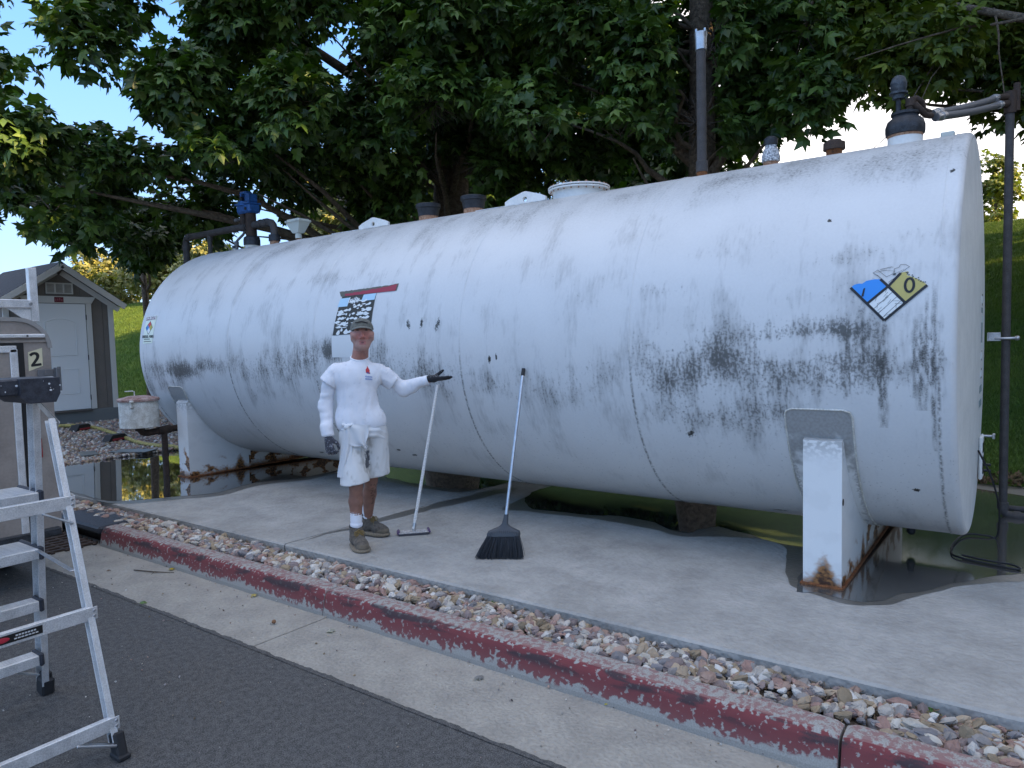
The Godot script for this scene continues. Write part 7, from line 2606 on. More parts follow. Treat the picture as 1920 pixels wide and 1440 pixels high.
func trailer():
	var body_m := triplanar(mat(lin(0.34, 0.295, 0.26), 0.42, 0.15), 1.2, two_tone(256, lin(0.75), lin(1.05), noise(0.012, 4, 811), noise(0.12, 3, 812), 0.35, 1.5), bump(256, noise(0.01, 2, 813), 2.0), 0.25)
	var t := thing("cargo_trailer", "brown enclosed cargo trailer seen from its rear corner, marked 2", "trailer", Vector3(-6.0, 0.0, -2.34))
	# local z grows towards the road; width 1.9; x goes back to -3
	var prof := PackedVector2Array()
	var wd := 1.9
	prof.append(Vector2(0.0, 0.22))
	prof.append(Vector2(0.0, 1.62))
	for i in range(1, 9):
		var a := PI / 2 * i / 8.0
		prof.append(Vector2(0.22 * (1.0 - cos(a)), 1.62 + 0.22 * sin(a)))
	for i in range(0, 9):
		var a := PI / 2 * (8 - i) / 8.0
		prof.append(Vector2(wd - 0.22 * (1.0 - cos(a)), 1.62 + 0.22 * sin(a)))
	prof.append(Vector2(wd, 0.22))
	var across := Basis(Vector3(0, 0, 1), Vector3.UP, Vector3(-1, 0, 0))
	var mb := MB.new()
	mb.prism(prof, 3.0, Transform3D(across, Vector3.ZERO))
	obj("body", mb, body_m, t)
	# rolled metal edge following the outline
	mb = MB.new()
	var path := PackedVector3Array()
	for i in range(1, prof.size() - 1): path.append(Vector3(0.0, prof[i].y + 0.004, prof[i].x))
	path[0].y = 1.56
	var ins := []
	for p in path:
		var c := Vector3(0, 1.2, wd / 2)
		ins.append(p)
	var ra := PackedVector3Array()
	var rb := PackedVector3Array()
	var rc := PackedVector3Array()
	for i in path.size():
		var c := Vector3(0, clampf(path[i].y, 0.3, 1.60), clampf(path[i].z, 0.24, wd - 0.24))
		var o := (path[i] - c).normalized()
		ra.append(path[i] + o * 0.006 + Vector3(-0.05, 0, 0)); rb.append(path[i] + o * 0.008 + Vector3(0.012, 0, 0)); rc.append(path[i] - o * 0.022 + Vector3(0.012, 0, 0))
	mb.loft([ra, rb, rc], false, false)
	obj("edge_trim", mb, triplanar(mat(lin(0.40, 0.38, 0.36), 0.4, 0.5), 1.0), t)
	# gutter rail, header panel line
	mb = MB.new()
	mb.bx(Vector3(0.018, 1.715, 0.95), Vector3(0.03, 0.028, 1.82), 0.006)
	var rail := obj("rail", mb, M.aluminium, t)
	mb = MB.new()
	mb.cyl(Vector3(0.034, 1.715, 0.16), Vector3(0.038, 1.715, 0.16), 0.007, -1, 8)
	obj("rivet", mb, M.black_iron, rail)
	mb = MB.new()
	mb.bx(Vector3(0.006, 1.675, 0.95), Vector3(0.012, 0.018, 1.84), 0.002)
	obj("header_lip", mb, body_m, t)
	# rear door: black seal gap, aluminium frame, dented skin
	var d := Node3D.new()
	hang(d, "rear_door", t)
	mb = MB.new()
	mb.bx(Vector3(0.003, 0.95, 1.04), Vector3(0.008, 1.43, 1.72), 0.0)
	obj("seal", mb, M.black, d)
	mb = MB.new()
	mb.bx(Vector3(0.014, 0.93, 0.250), Vector3(0.024, 1.38, 0.05), 0.004)
	mb.bx(Vector3(0.014, 1.62, 1.06), Vector3(0.024, 0.05, 1.66), 0.004)
	obj("door_frame", mb, M.aluminium, d)
	mb = MB.new()
	var f := noise(1.6, 3, 815)
	var rings := []
	for i in 25:
		var ring := PackedVector3Array()
		for j in 25:
			var y := lerpf(0.26, 1.595, i / 24.0)
			var z := lerpf(0.275, 1.86, j / 24.0)
			ring.append(Vector3(0.014 + f.get_noise_2d(y, z) * 0.010, y, z))
		rings.append(ring)
	mb.loft(rings, false, true)
	obj("door_skin", mb, body_m, d)
	# number plate sticker 2
	mb = MB.new()
	mb.prism(PackedVector2Array([Vector2(0.155, 1.455), Vector2(0.06, 1.49), Vector2(0.058, 1.625), Vector2(0.152, 1.595)]), 0.003, Transform3D(Basis(Vector3(0, 0, 1), Vector3.UP, Vector3(1, 0, 0)), Vector3(0.001, 0, 0)))
	var st := obj("number_sticker", mb, mat(lin(0.66, 0.60, 0.40), 0.6), t)
	var two := inst("digit", text_mesh("2", 0.105), mat(lin(0.012), 0.6), st)
	two.transform = Transform3D(Basis(Vector3(0, 0.12, -1).normalized(), Vector3(0, 1, 0.12).normalized(), Vector3(1, 0, 0)), Vector3(0.0055, 1.541, 0.106))
	# locking bar with its bracket and hinge
	mb = MB.new()
	mb.cyl(Vector3(0.05, 1.385, 0.02), Vector3(0.05, 1.385, 1.8), 0.028, -1, 16)
	obj("locking_bar", mb, M.steel, t)
	mb = MB.new()
	mb.bx(Vector3(0.022, 1.435, 0.045), Vector3(0.012, 0.06, 0.12), 0.003)
	mb.bx(Vector3(0.045, 1.39, -0.012), Vector3(0.05, 0.17, 0.02), 0.004)
	mb.cyl(Vector3(0.05, 1.30, -0.03), Vector3(0.05, 1.48, -0.03), 0.012, -1, 8)
	mb.cyl(Vector3(0.026, 1.437, 0.05), Vector3(0.036, 1.437, 0.05), 0.016, -1, 10)
	obj("bracket", mb, M.hose_grey, t)
	# tail lamp (unlit) and lower bumper
	mb = MB.new()
	mb.bx(Vector3(0.015, 0.88, 0.135), Vector3(0.03, 0.16, 0.06), 0.012)
	obj("tail_lamp", mb, mat(lin(0.35, 0.012, 0.012), 0.25), t)
	mb = MB.new()
	mb.bx(Vector3(0.02, 0.235, 0.95), Vector3(0.06, 0.06, 1.86), 0.008)
	obj("bumper", mb, M.black_iron, t)
	# wheels
	for z in [0.16, wd - 0.16]:
		var w := Node3D.new()
		hang(w, "wheel", t)
		w.position = Vector3(-0.86, 0.155, z)
		var xf := Transform3D(Basis(Vector3.RIGHT, PI / 2), Vector3(0, 0, 0))
		mb = MB.new()
		mb.lathe(PackedVector2Array([Vector2(0.20, -0.10), Vector2(0.29, -0.105), Vector2(0.318, -0.085), Vector2(0.325, -0.06), Vector2(0.325, 0.06), Vector2(0.318, 0.085), Vector2(0.29, 0.105), Vector2(0.20, 0.10)]), xf, 40)
		obj("tyre", mb, M.rubber, w)
		mb = MB.new()
		mb.lathe(PackedVector2Array([Vector2(0.20, -0.10), Vector2(0.19, -0.05), Vector2(0.0, -0.03), Vector2(0.19, 0.05), Vector2(0.20, 0.10)]), xf, 32)
		obj("rim", mb, M.steel, w)
	mb = MB.new()
	mb.cyl(Vector3(-0.86, 0.155, 0.2), Vector3(-0.86, 0.155, wd - 0.2), 0.035, -1, 10)
	mb.bx(Vector3(-1.4, 0.20, wd / 2), Vector3(2.6, 0.06, 0.1), 0.004)
	obj("axle", mb, M.black_iron, t)
	# ladder rack on the roof
	var rk := Node3D.new()
	hang(rk, "ladder_rack", t)
	mb = MB.new()
	mb.bx(Vector3(-0.03, 2.02, 0.085), Vector3(0.05, 0.40, 0.055), 0.004)
	obj("post", mb, M.aluminium, rk)
	mb = MB.new()
	mb.bx(Vector3(0.005, 1.95, 1.0), Vector3(0.035, 0.06, 1.78), 0.004)
	obj("cross_bar", mb, M.aluminium, rk)
	mb = MB.new()
	mb.prism(PackedVector2Array([Vector2(0.115, 1.92), Vector2(0.115, 1.83), Vector2(0.15, 1.83), Vector2(0.27, 1.92)]), 0.01, Transform3D(Basis(Vector3(0, 0, 1), Vector3.UP, Vector3(1, 0, 0)), Vector3(-0.01, 0, 0)))
	obj("gusset", mb, M.aluminium, rk)
	mb = MB.new()
	mb.cyl(Vector3(0.02, 1.95, 0.12), Vector3(0.03, 1.95, 0.12), 0.012, -1, 8)
	obj("rivet", mb, M.steel, rk)


func bar_box(mb: MB, a: Vector3, b: Vector3, wx: float, wz: float, side := Vector3(0, 0, 1), bv := 0.003):
	var y := (b - a).normalized()
	var z := (side - y * side.dot(y)).normalized()
	mb.box(Transform3D(Basis(y.cross(z), y, z), (a + b) / 2.0), Vector3(wx, a.distance_to(b), wz), bv)


# a channel: web plus two flanges, open towards +x of its frame
func channel(mb: MB, a: Vector3, b: Vector3, depth: float, width: float, side := Vector3(0, 0, 1)):
	var y := (b - a).normalized()
	var z := (side - y * side.dot(y)).normalized()
	var x := y.cross(z)
	var l := a.distance_to(b)
	var mid := (a + b) / 2.0
	mb.box(Transform3D(Basis(x, y, z), mid), Vector3(depth, l, 0.004), 0.001)
	for s in [-1.0, 1.0]: mb.box(Transform3D(Basis(x, y, z), mid + x * s * (depth / 2 - 0.002) - z * (width / 2 + 0.002)), Vector3(0.004, l, width), 0.001)


func ladder():
	var at := Vector3(-3.66, -0.17, -1.44)
	var t := thing("step_ladder", "tall aluminium step ladder with a dark paint-flecked top standing on the road", "ladder", at)
	var wide := 0.62
	# rails: front pair carries the steps, rear pair the cross bars; local z from 0 (far) to wide (near)
	for z in [0.0, wide]:
		var mb := MB.new()
		channel(mb, Vector3(-0.455, 0.06, z - 0.04), Vector3(-0.225, 1.58, z), 0.075, 0.028, Vector3(0, 0, -1 if z == 0.0 else 1))
		obj("front_rail", mb, M.aluminium, t)
		mb = MB.new()
		channel(mb, Vector3(0.455, 0.07, z + 0.03), Vector3(0.02, 1.46, z + 0.03), 0.045, 0.024, Vector3(0, 0, -1 if z == 0.0 else 1))
		obj("rear_rail", mb, M.aluminium, t)
		mb = MB.new()
		mb.box(Transform3D(Basis(Vector3(0, 0, 1), -0.15), Vector3(-0.46, 0.045, z - 0.04)), Vector3(0.085, 0.09, 0.06), 0.01)
		mb.box(Transform3D(Basis(Vector3(0, 0, 1), -0.15), Vector3(-0.452, 0.09, z - 0.04)), Vector3(0.05, 0.06, 0.045), 0.006)
		obj("foot", mb, M.rubber, t)
		mb = MB.new()
		mb.box(Transform3D(Basis(Vector3(0, 0, 1), 0.30), Vector3(0.464, 0.055, z + 0.03)), Vector3(0.065, 0.11, 0.045), 0.008)
		mb.box(Transform3D(Basis(), Vector3(0.478, 0.012, z + 0.03)), Vector3(0.085, 0.024, 0.055), 0.006)
		obj("foot", mb, M.rubber, t)
	# pivot plates tie the rear frame to the front rails
	for z in [0.012, wide + 0.018]:
		var pv := MB.new()
		bar_box(pv, Vector3(0.03, 1.435, z), Vector3(-0.215, 1.545, z), 0.035, 0.005)
		pv.cyl(Vector3(0.02, 1.44, z - 0.008), Vector3(0.02, 1.44, z + 0.012), 0.008, -1, 8)
		obj("pivot_plate", pv, M.steel, t)
	# steps
	for e in [[0.24, 0.085], [0.53, 0.085], [0.80, 0.24], [1.085, 0.26]]:
		var y: float = e[0]
		var x := lerpf(-0.455, -0.225, (y - 0.06) / 1.52)
		var sd: float = e[1]
		var st := Node3D.new()
		hang(st, "step", t)
		var mb := MB.new()
		var cx := x + 0.035 - sd / 2.0 + (0.03 if sd > 0.1 else 0.03)
		mb.bx(Vector3(cx, y, wide / 2), Vector3(sd, 0.008, wide - 0.03), 0.002)
		mb.bx(Vector3(cx + sd / 2, y - 0.022, wide / 2), Vector3(0.006, 0.05, wide - 0.03), 0.002)
		mb.bx(Vector3(cx - sd / 2, y - 0.018, wide / 2), Vector3(0.006, 0.04, wide - 0.03), 0.002)
		for k in int(sd / 0.018): mb.bx(Vector3(cx - sd / 2 + 0.012 + k * 0.018, y + 0.005, wide / 2), Vector3(0.005, 0.003, wide - 0.05), 0.0)
		obj("tread", mb, M.aluminium, st)
		for z in [0.004, wide - 0.004]:
			mb = MB.new()
			mb.bx(Vector3(cx, y - 0.02, z), Vector3(sd + 0.016, 0.065, 0.022), 0.006)
			obj("end_cap", mb, M.navy, st)
	# cross bars on the rear frame, riveted
	for y in [0.15, 0.61, 1.09]:
		var x := lerpf(0.455, 0.02, (y - 0.07) / 1.39) + 0.026
		var mb := MB.new()
		mb.bx(Vector3(x, y, wide / 2 + 0.03), Vector3(0.004, 0.056, wide + 0.03), 0.001)
		mb.bx(Vector3(x - 0.012, y + 0.027, wide / 2 + 0.03), Vector3(0.026, 0.004, wide - 0.03), 0.001)
		mb.bx(Vector3(x - 0.012, y - 0.027, wide / 2 + 0.03), Vector3(0.026, 0.004, wide - 0.03), 0.001)
		var bar := obj("cross_bar", mb, M.aluminium, t)
		for k in [[0.018, 0.012], [0.018, -0.012], [wide + 0.035, 0.012], [wide + 0.035, -0.012]]:
			mb = MB.new()
			mb.cyl(Vector3(x + 0.001, y + k[1], k[0] + 0.01), Vector3(x + 0.006, y + k[1], k[0] + 0.01), 0.0075, 0.005, 10)
			obj("rivet", mb, M.steel, bar)
		if y < 1.0 and y > 0.3:
			mb = MB.new()
			mb.bx(Vector3(x + 0.003, y + 0.001, 0.33), Vector3(0.002, 0.034, 0.19), 0.0)
			var stk := obj("sticker", mb, mat(lin(0.012), 0.4), bar)
			stk.set_meta("label", "black sticker with a red oval")
			mb = MB.new()
			mb.ball(Vector3(x + 0.004, y + 0.001, 0.385), Vector3(0.0015, 0.011, 0.03), 16)
			obj("red_oval", mb, mat(lin(0.45, 0.03, 0.05), 0.4), stk)
			mb = MB.new()
			for i in 7:
				mb.bx(Vector3(x + 0.0045, y + 0.007, 0.33 - i * 0.011), Vector3(0.001, 0.006, 0.008), 0.0)
				mb.bx(Vector3(x + 0.0045, y - 0.005, 0.335 - i * 0.013), Vector3(0.001, 0.005, 0.010), 0.0)
			obj("print", mb, mat(lin(0.6), 0.5), stk)
		# small pressed braces under the ends
		if y != 0.61:
			mb = MB.new()
			var lo := 0.12 if y < 0.5 else -0.0
			if y < 0.5: bar_box(mb, Vector3(x - 0.006, y - 0.03, 0.19), Vector3(x + 0.025, y - 0.085, 0.045), 0.012, 0.03, Vector3.RIGHT)
			else: bar_box(mb, Vector3(x - 0.004, y - 0.03, 0.15), Vector3(x + 0.03, y - 0.09, 0.04), 0.010, 0.026, Vector3.RIGHT)
			obj("brace", mb, M.steel, t)
	# spreaders and braces under steps
	for z in [0.02, wide + 0.01]:
		var mb := MB.new()
		bar_box(mb, Vector3(-0.30, 0.80, z), Vector3(0.15, 0.775, z + 0.02), 0.006, 0.022)
		obj("spreader", mb, M.steel, t)
	var br := MB.new()
	bar_box(br, Vector3(-0.43, 0.125, 0.0), Vector3(-0.40, 0.21, 0.17), 0.006, 0.03, Vector3.RIGHT)
	obj("brace", br, M.aluminium, t)
	# top: dark beam with a chamfered end bracket
	var top := Node3D.new()
	hang(top, "top_cap", t)
	var mb := MB.new()
	mb.bx(Vector3(-0.11, 1.615, wide / 2 + 0.08), Vector3(0.26, 0.075, wide + 0.02), 0.008)
	obj("beam", mb, M.navy, top)
	mb = MB.new()
	mb.prism(PackedVector2Array([Vector2(-0.035, 1.652), Vector2(0.125, 1.652), Vector2(0.125, 1.57), Vector2(0.09, 1.54), Vector2(-0.015, 1.54), Vector2(-0.035, 1.58)]), 0.30, Transform3D(Basis(Vector3(0, 0, 1), Vector3.UP, Vector3(-1, 0, 0)), Vector3(0.045, 0, 0.035)))
	obj("end_bracket", mb, M.navy, top)
	mb = MB.new()
	var r := RandomNumberGenerator.new()
	r.seed = 61
	for i in 26:
		var z := r.randf_range(0.0, wide)
		var y := r.randf_range(1.585, 1.65)
		var s := r.randf_range(0.002, 0.008) * (1.6 if z > 0.25 else 0.8)
		mb.ball(Vector3(0.0455 if z < 0.12 else 0.0205, y, z), Vector3(0.001, s * r.randf_range(0.6, 1.4), s), 8)
	obj("paint_fleck", mb, M.paint_fleck, top)


func brush_and_broom():
	# deck brush: white painted pole leaning on the tank, flat pad holder
	var b := thing("deck_brush", "white pole with a flat scrubbing pad leaning on the tank under the black glove", "brush", Vector3(-4.18, -0.012, -4.29))
	var o := b.position
	var top := on_tank(-4.215, -13.2, 0.016) - o
	var foot := Vector3(0.0, 0.045, 0.0)
	var mb := MB.new()
	mb.cyl(foot, top, 0.0135, -1, 12)
	obj("pole", mb, triplanar(mat(lin(1), 0.6), 6.0, two_tone(256, lin(0.45, 0.43, 0.40), lin(0.86, 0.86, 0.84), noise(0.05, 4, 821), noise(0.2, 3, 822), 0.4, 2.0)), b)
	var dir := Vector3(0.67, 0, -0.74)
	var side := Vector3(0.74, 0, 0.67)
	var fr := Basis(dir, Vector3.UP, side)
	mb = MB.new()
	mb.box(Transform3D(fr, Vector3(0, 0.022, 0)), Vector3(0.25, 0.012, 0.085), 0.004)
	mb.box(Transform3D(fr, Vector3(0, 0.030, 0)), Vector3(0.21, 0.008, 0.05), 0.003)
	obj("pad_holder", mb, triplanar(mat(lin(1), 0.8), 8.0, two_tone(256, lin(0.20, 0.17, 0.16), lin(0.62, 0.60, 0.58), noise(0.03, 4, 823), noise(0.1, 3, 824), 0.4, 2.5)), b)
	mb = MB.new()
	mb.box(Transform3D(fr, Vector3(0, 0.008, 0)), Vector3(0.255, 0.016, 0.09), 0.004)
	obj("pad", mb, mat(lin(0.05, 0.05, 0.06), 0.95), b)
	for s in [-1.0, 1.0]:
		mb = MB.new()
		mb.box(Transform3D(fr * Basis(Vector3(0, 0, 1), s * 0.5), dir * s * 0.128 + Vector3(0, 0.028, 0)), Vector3(0.018, 0.03, 0.08), 0.004)
		obj("end_clip", mb, mat(lin(0.11, 0.07, 0.14), 0.7), b)
	mb = MB.new()
	mb.cyl(Vector3(0, 0.028, 0), foot + (top - foot).normalized() * 0.05, 0.016, -1, 10)
	mb.cyl(fr * Vector3(0, 0.036, -0.03), fr * Vector3(0, 0.036, 0.03), 0.012, -1, 10)
	obj("swivel", mb, M.steel, b)
	# angle broom
	var g := thing("broom", "black bristle broom with a bare metal pole propped against the tank", "broom", Vector3(-3.16, -0.012, -4.14))
	o = g.position
	dir = Vector3(0.84, 0, -0.54)
	side = Vector3(0.54, 0, 0.84)
	top = on_tank(-3.275, -7.2, 0.014) - o
	var sock := Vector3(-0.005, 0.265, -0.085)
	mb = MB.new()
	mb.cyl(sock, top, 0.0125, -1, 14)
	mb.cyl(sock.lerp(top, 0.33), sock.lerp(top, 0.34), 0.0135, -1, 14)
	obj("pole", mb, M.steel, g)
	mb = MB.new()
	var ax := (top - sock).normalized()
	mb.cyl(top - ax * 0.055, top + ax * 0.004, 0.0155, 0.0145, 14)
	obj("grip", mb, M.rubber, g)
	mb = MB.new()
	var rings := []
	for e in [[0.155, 0.125, 0.026], [0.172, 0.126, 0.028], [0.190, 0.118, 0.026], [0.205, 0.085, 0.022], [0.222, 0.045, 0.019], [0.24, 0.024, 0.018], [0.285, 0.018, 0.018], [0.31, 0.017, 0.017]]:
		var ring := PackedVector3Array()
		var c := Vector3(0, 0, 0).lerp(sock, clampf((e[0] - 0.0) / 0.265, 0, 1.2))
		c.y = e[0]
		for j in 24:
			var a := TAU * j / 24
			var ca := signf(cos(a)) * pow(absf(cos(a)), 0.75)
			var sa := signf(sin(a)) * pow(absf(sin(a)), 0.75)
			ring.append(c + dir * ca * e[1] + side * sa * e[2])
		rings.append(ring)
	mb.loft(rings)
	mb.cap(rings[0], Vector3.DOWN)
	obj("head", mb, mat(lin(0.045, 0.05, 0.058), 0.5), g)
	mb = MB.new()
	for i in 16:
		var q := (i - 7.5) / 7.5
		var c := Vector3.ZERO.lerp(sock, 0.68)
		c.y = 0.0
		mb.bx(c + dir * q * 0.105 + side * 0.026 + Vector3(0, 0.185 - 0.012 * q * q, 0), Vector3(0.004, 0.03, 0.004), 0.001)
	obj("rib", mb, mat(lin(0.075, 0.08, 0.09), 0.5), g)
	mb = MB.new()
	var r := RandomNumberGenerator.new()
	r.seed = 71
	for i in 640:
		var q := r.randf_range(-1, 1)
		var w := r.randf_range(-1, 1)
		var c := Vector3.ZERO.lerp(sock, 0.585)
		c.y = 0.158
		var a := c + dir * q * 0.120 + side * w * 0.022
		var e := dir * (q * 0.178 + r.randfn() * 0.006) + side * (w * 0.04 + 0.005 + r.randfn() * 0.006) + Vector3(0, r.randf_range(0.002, 0.012), 0)
		mb.tube(PackedVector3Array([a, a.lerp(e, 0.5) + dir * q * 0.004, e]), [0.0019, 0.0018, 0.0014], 4, false)
	kind(obj("bristles", mb, mat(lin(0.018, 0.021, 0.027), 0.6), g), "stuff")


func odds_and_ends():
	# yellow hose across the gravel with two dark ramps over it
	var pts := [Vector2(-14.2, -4.2), Vector2(-14.75, -5.1), Vector2(-14.55, -5.75), Vector2(-14.06, -6.02), Vector2(-13.4, -6.04), Vector2(-12.63, -5.96), Vector2(-11.95, -5.88), Vector2(-11.4, -5.9), Vector2(-10.9, -6.05), Vector2(-10.3, -6.2)]
	var path := PackedVector3Array()
	for i in pts.size() - 1:
		for k in 6:
			var q: Vector2 = (pts[i] as Vector2).cubic_interpolate(pts[i + 1], pts[maxi(i - 1, 0)], pts[mini(i + 2, pts.size() - 1)], k / 6.0)
			path.append(Vector3(q.x, (yard_y(q.x, q.y) if q.x < -11.0 else pad_y(q.y)) + 0.045, q.y))
	var mb := MB.new()
	mb.tube(path, 0.032, 10)
	tag(obj("hose", mb, triplanar(mat(lin(1), 0.6), 2.5, two_tone(256, lin(0.16, 0.12, 0.03), lin(0.52, 0.43, 0.13), noise(0.03, 3, 831), noise(0.09, 3, 832), 0.5, 2.6)), self), "yellow hose lying across the gravel before the shed", "hose")
	for e in [[-13.95, -5.85, 0.5, "black and red wedge block under the hose nearer the shed door"], [-12.55, -5.80, 0.3, "black and red wedge block under the hose nearer the drum's pipe"]]:
		var rp := thing("wedge_block", e[3], "block", Vector3(e[0], yard_y(e[0], e[1]) + 0.01, e[1]), e[2], "wedge blocks under the hose")
		mb = MB.new()
		mb.prism(PackedVector2Array([Vector2(-0.22, 0.0), Vector2(0.22, 0.0), Vector2(0.12, 0.11), Vector2(-0.12, 0.11)]), 0.16, Transform3D(Basis(Vector3(0, 0, 1), Vector3.UP, Vector3(-1, 0, 0)), Vector3(0.08, 0, 0)))
		obj("wedge", mb, M.black, rp)
		mb = MB.new()
		mb.bx(Vector3(0.083, 0.03, 0.0), Vector3(0.01, 0.035, 0.26), 0.003)
		obj("red_band", mb, mat(lin(0.30, 0.02, 0.03), 0.6), rp)
	for e in [[Vector3(-11.25, 0.0, -5.45), 0.62, 0.30, 0.5, "pale steel plate lying flat at the pad's rear left corner"], [Vector3(-11.6, 0.005, -4.95), 0.5, 0.22, -0.3, "smaller pale plate on the gravel left of the steel plate"]]:
		mb = MB.new()
		mb.box(Transform3D(Basis(Vector3.UP, e[3]), Vector3.ZERO), Vector3(e[1], 0.012, e[2]), 0.003)
		var o := obj("steel_plate", mb, triplanar(mat(lin(0.42, 0.47, 0.48), 0.5, 0.3), 2.0, M.concrete_tex), self)
		o.position = (e[0] as Vector3) + Vector3(0, 0.02, 0)
		tag(o, e[4], "plate", "plates on the gravel")
	# thin black cable from the tank end, looping on the wet concrete
	var cp := [Vector3(-0.32, 0.66, -6.41), Vector3(-0.24, 0.45, -6.5), Vector3(-0.19, 0.20, -6.60), Vector3(-0.20, -0.04, -6.67), Vector3(-0.27, -0.046, -6.66), Vector3(-0.40, -0.044, -6.62), Vector3(-0.46, -0.042, -6.30), Vector3(-0.45, -0.038, -5.98), Vector3(-0.38, -0.036, -5.88), Vector3(-0.22, -0.036, -5.83), Vector3(-0.08, -0.036, -5.79), Vector3(-0.045, -0.036, -5.82), Vector3(-0.10, -0.030, -5.87), Vector3(-0.25, -0.030, -5.89), Vector3(-0.40, -0.032, -5.95)]
	path = PackedVector3Array()
	for i in cp.size() - 1:
		for k in 6: path.append((cp[i] as Vector3).cubic_interpolate(cp[i + 1], cp[maxi(i - 1, 0)], cp[mini(i + 2, cp.size() - 1)], k / 6.0) + Vector3(0, 0.012, 0))
	mb = MB.new()
	mb.tube(path, 0.007, 8)
	tag(obj("cable", mb, M.rubber, self), "thin black cable dropping from the tank end and looped on wet concrete", "cable")
	# fallen bits in the gutter
	var bits := [[-5.55, -2.92, 0.055, Color(0.50, 0.36, 0.04), "small yellow leaf in the gutter near the drain", 0.4], [-4.97, -2.42, 0.07, Color(0.16, 0.24, 0.08), "green leaf on the edge of the asphalt behind the ladder", 1.2], [-4.44, -2.95, 0.05, Color(0.48, 0.36, 0.10), "yellow and brown leaf against the foot of the kerb", 2.0], [-3.48, -2.80, 0.06, Color(0.42, 0.40, 0.34), "pale dry leaf on the gutter just past its joint", 0.2], [-1.63, -2.97, 0.05, Color(0.46, 0.36, 0.03), "bright yellow leaf at the foot of the scuffed kerb", 0.9], [-2.32, -2.86, 0.055, Color(0.22, 0.21, 0.20), "grey curled leaf in the middle of the gutter", 2.6], [-5.97, -2.63, 0.035, Color(0.16, 0.08, 0.05), "tiny brown leaf by the drain end of the gutter", 0.0]]
	for e in bits:
		var o := inst("fallen_leaf", leaf_mesh(0, e[3]), M.leaf, self)
		o.transform = Transform3D(Basis.from_euler(Vector3(-PI / 2 + 0.25, e[5], 0.15)).scaled_local(Vector3.ONE * e[2]), Vector3(e[0], -0.165, e[1]))
		tag(o, e[4], "leaf", "fallen leaves in the gutter")
	mb = MB.new()
	mb.ball(Vector3.ZERO, Vector3(0.014, 0.013, 0.014), 10)
	var sd := obj("seed_ball", mb, mat(lin(0.20, 0.10, 0.05), 0.9), self)
	sd.position = Vector3(-3.89, -0.158, -2.70)
	tag(sd, "round brown seed ball lying on the gutter near its joint", "seed")
	mb = MB.new()
	mb.tube(PackedVector3Array([Vector3(-5.8, -0.168, -2.76), Vector3(-5.6, -0.166, -2.82), Vector3(-5.45, -0.168, -2.90)]), [0.004, 0.005, 0.002], 6)
	mb.tube(PackedVector3Array([Vector3(-5.6, -0.166, -2.82), Vector3(-5.55, -0.163, -2.77)]), [0.003, 0.001], 5)
	tag(obj("twig", mb, M.twig, self), "thin bare twig lying in the gutter near the drain", "twig")
	# weeds sprouting in the stone strip
	for e in [[-2.72, -3.46, "green weed sprouting in the stone strip below the broom"], [-0.33, -3.47, "green weed sprouting in the stone strip near the right edge"]]:
		var w := thing("weed", e[2], "weed", Vector3(e[0], -0.07, e[1]), 0.0, "weeds in the stone strip")
		var r := RandomNumberGenerator.new()
		r.seed = int(-e[0] * 100)
		for i in 6:
			var o := inst("weed_leaf", leaf_mesh(0, Color(0.05, 0.11, 0.02) * r.randf_range(0.8, 1.4)), M.leaf, w)
			o.transform = Transform3D(Basis.from_euler(Vector3(-0.7 - r.randf() * 0.6, r.randf() * TAU, 0)).scaled_local(Vector3.ONE * r.randf_range(0.03, 0.05)), Vector3(0, 0.015, 0))


# a gloved hand: x across the palm towards the thumb, y along the fingers, z out of the back of the hand
func hand(f: Field, o: Vector3, b: Basis, curl: Array, thumb_in: float, g := 1.0):
	var at := func(x: float, y: float, z: float) -> Vector3: return o + b * (Vector3(x, y, z) * g)
	f.add(at.call(0, -0.01, 0), at.call(0, 0.03, 0), 0.027 * g, 0.031 * g, 0.02, Vector3(1, 1, 1))
	for x in [-0.030, -0.010, 0.010, 0.028]: f.add(at.call(x * 0.6, 0.02, 0), at.call(x, 0.088, 0), 0.017 * g, 0.0145 * g, 0.012)
	var l := [0.058, 0.074, 0.080, 0.070]
	for i in 4:
		var x: float = [-0.033, -0.011, 0.011, 0.031][i]
		var p: Vector3 = at.call(x, 0.088, 0)
		var a := 0.0
		for k in 3:
			a += float(curl[k]) * (1.0 + 0.12 * i)
			var seg: float = l[i] * float([0.46, 0.30, 0.24][k]) * g
			var d: Vector3 = b * Vector3((i - 1.5) * 0.06, cos(a), -sin(a)).normalized()
			f.add(p, p + d * seg, (0.0118 - 0.0012 * k) * g, (0.0106 - 0.0012 * k) * g, 0.004)
			p += d * seg
	var tb: Vector3 = at.call(0.022, 0.018, -0.006)
	var t1: Vector3 = at.call(0.052, 0.052, -0.018 - thumb_in * 0.02)
	var t2: Vector3 = at.call(0.058 - thumb_in * 0.01, 0.080, -0.030 - thumb_in * 0.03)
	var t3: Vector3 = at.call(0.052 - thumb_in * 0.02, 0.100, -0.040 - thumb_in * 0.03)
	f.add(tb, t1, 0.019 * g, 0.0145 * g, 0.012)
	f.add(t1, t2, 0.0135 * g, 0.012 * g, 0.005)
	f.add(t2, t3, 0.012 * g, 0.0095 * g, 0.004)


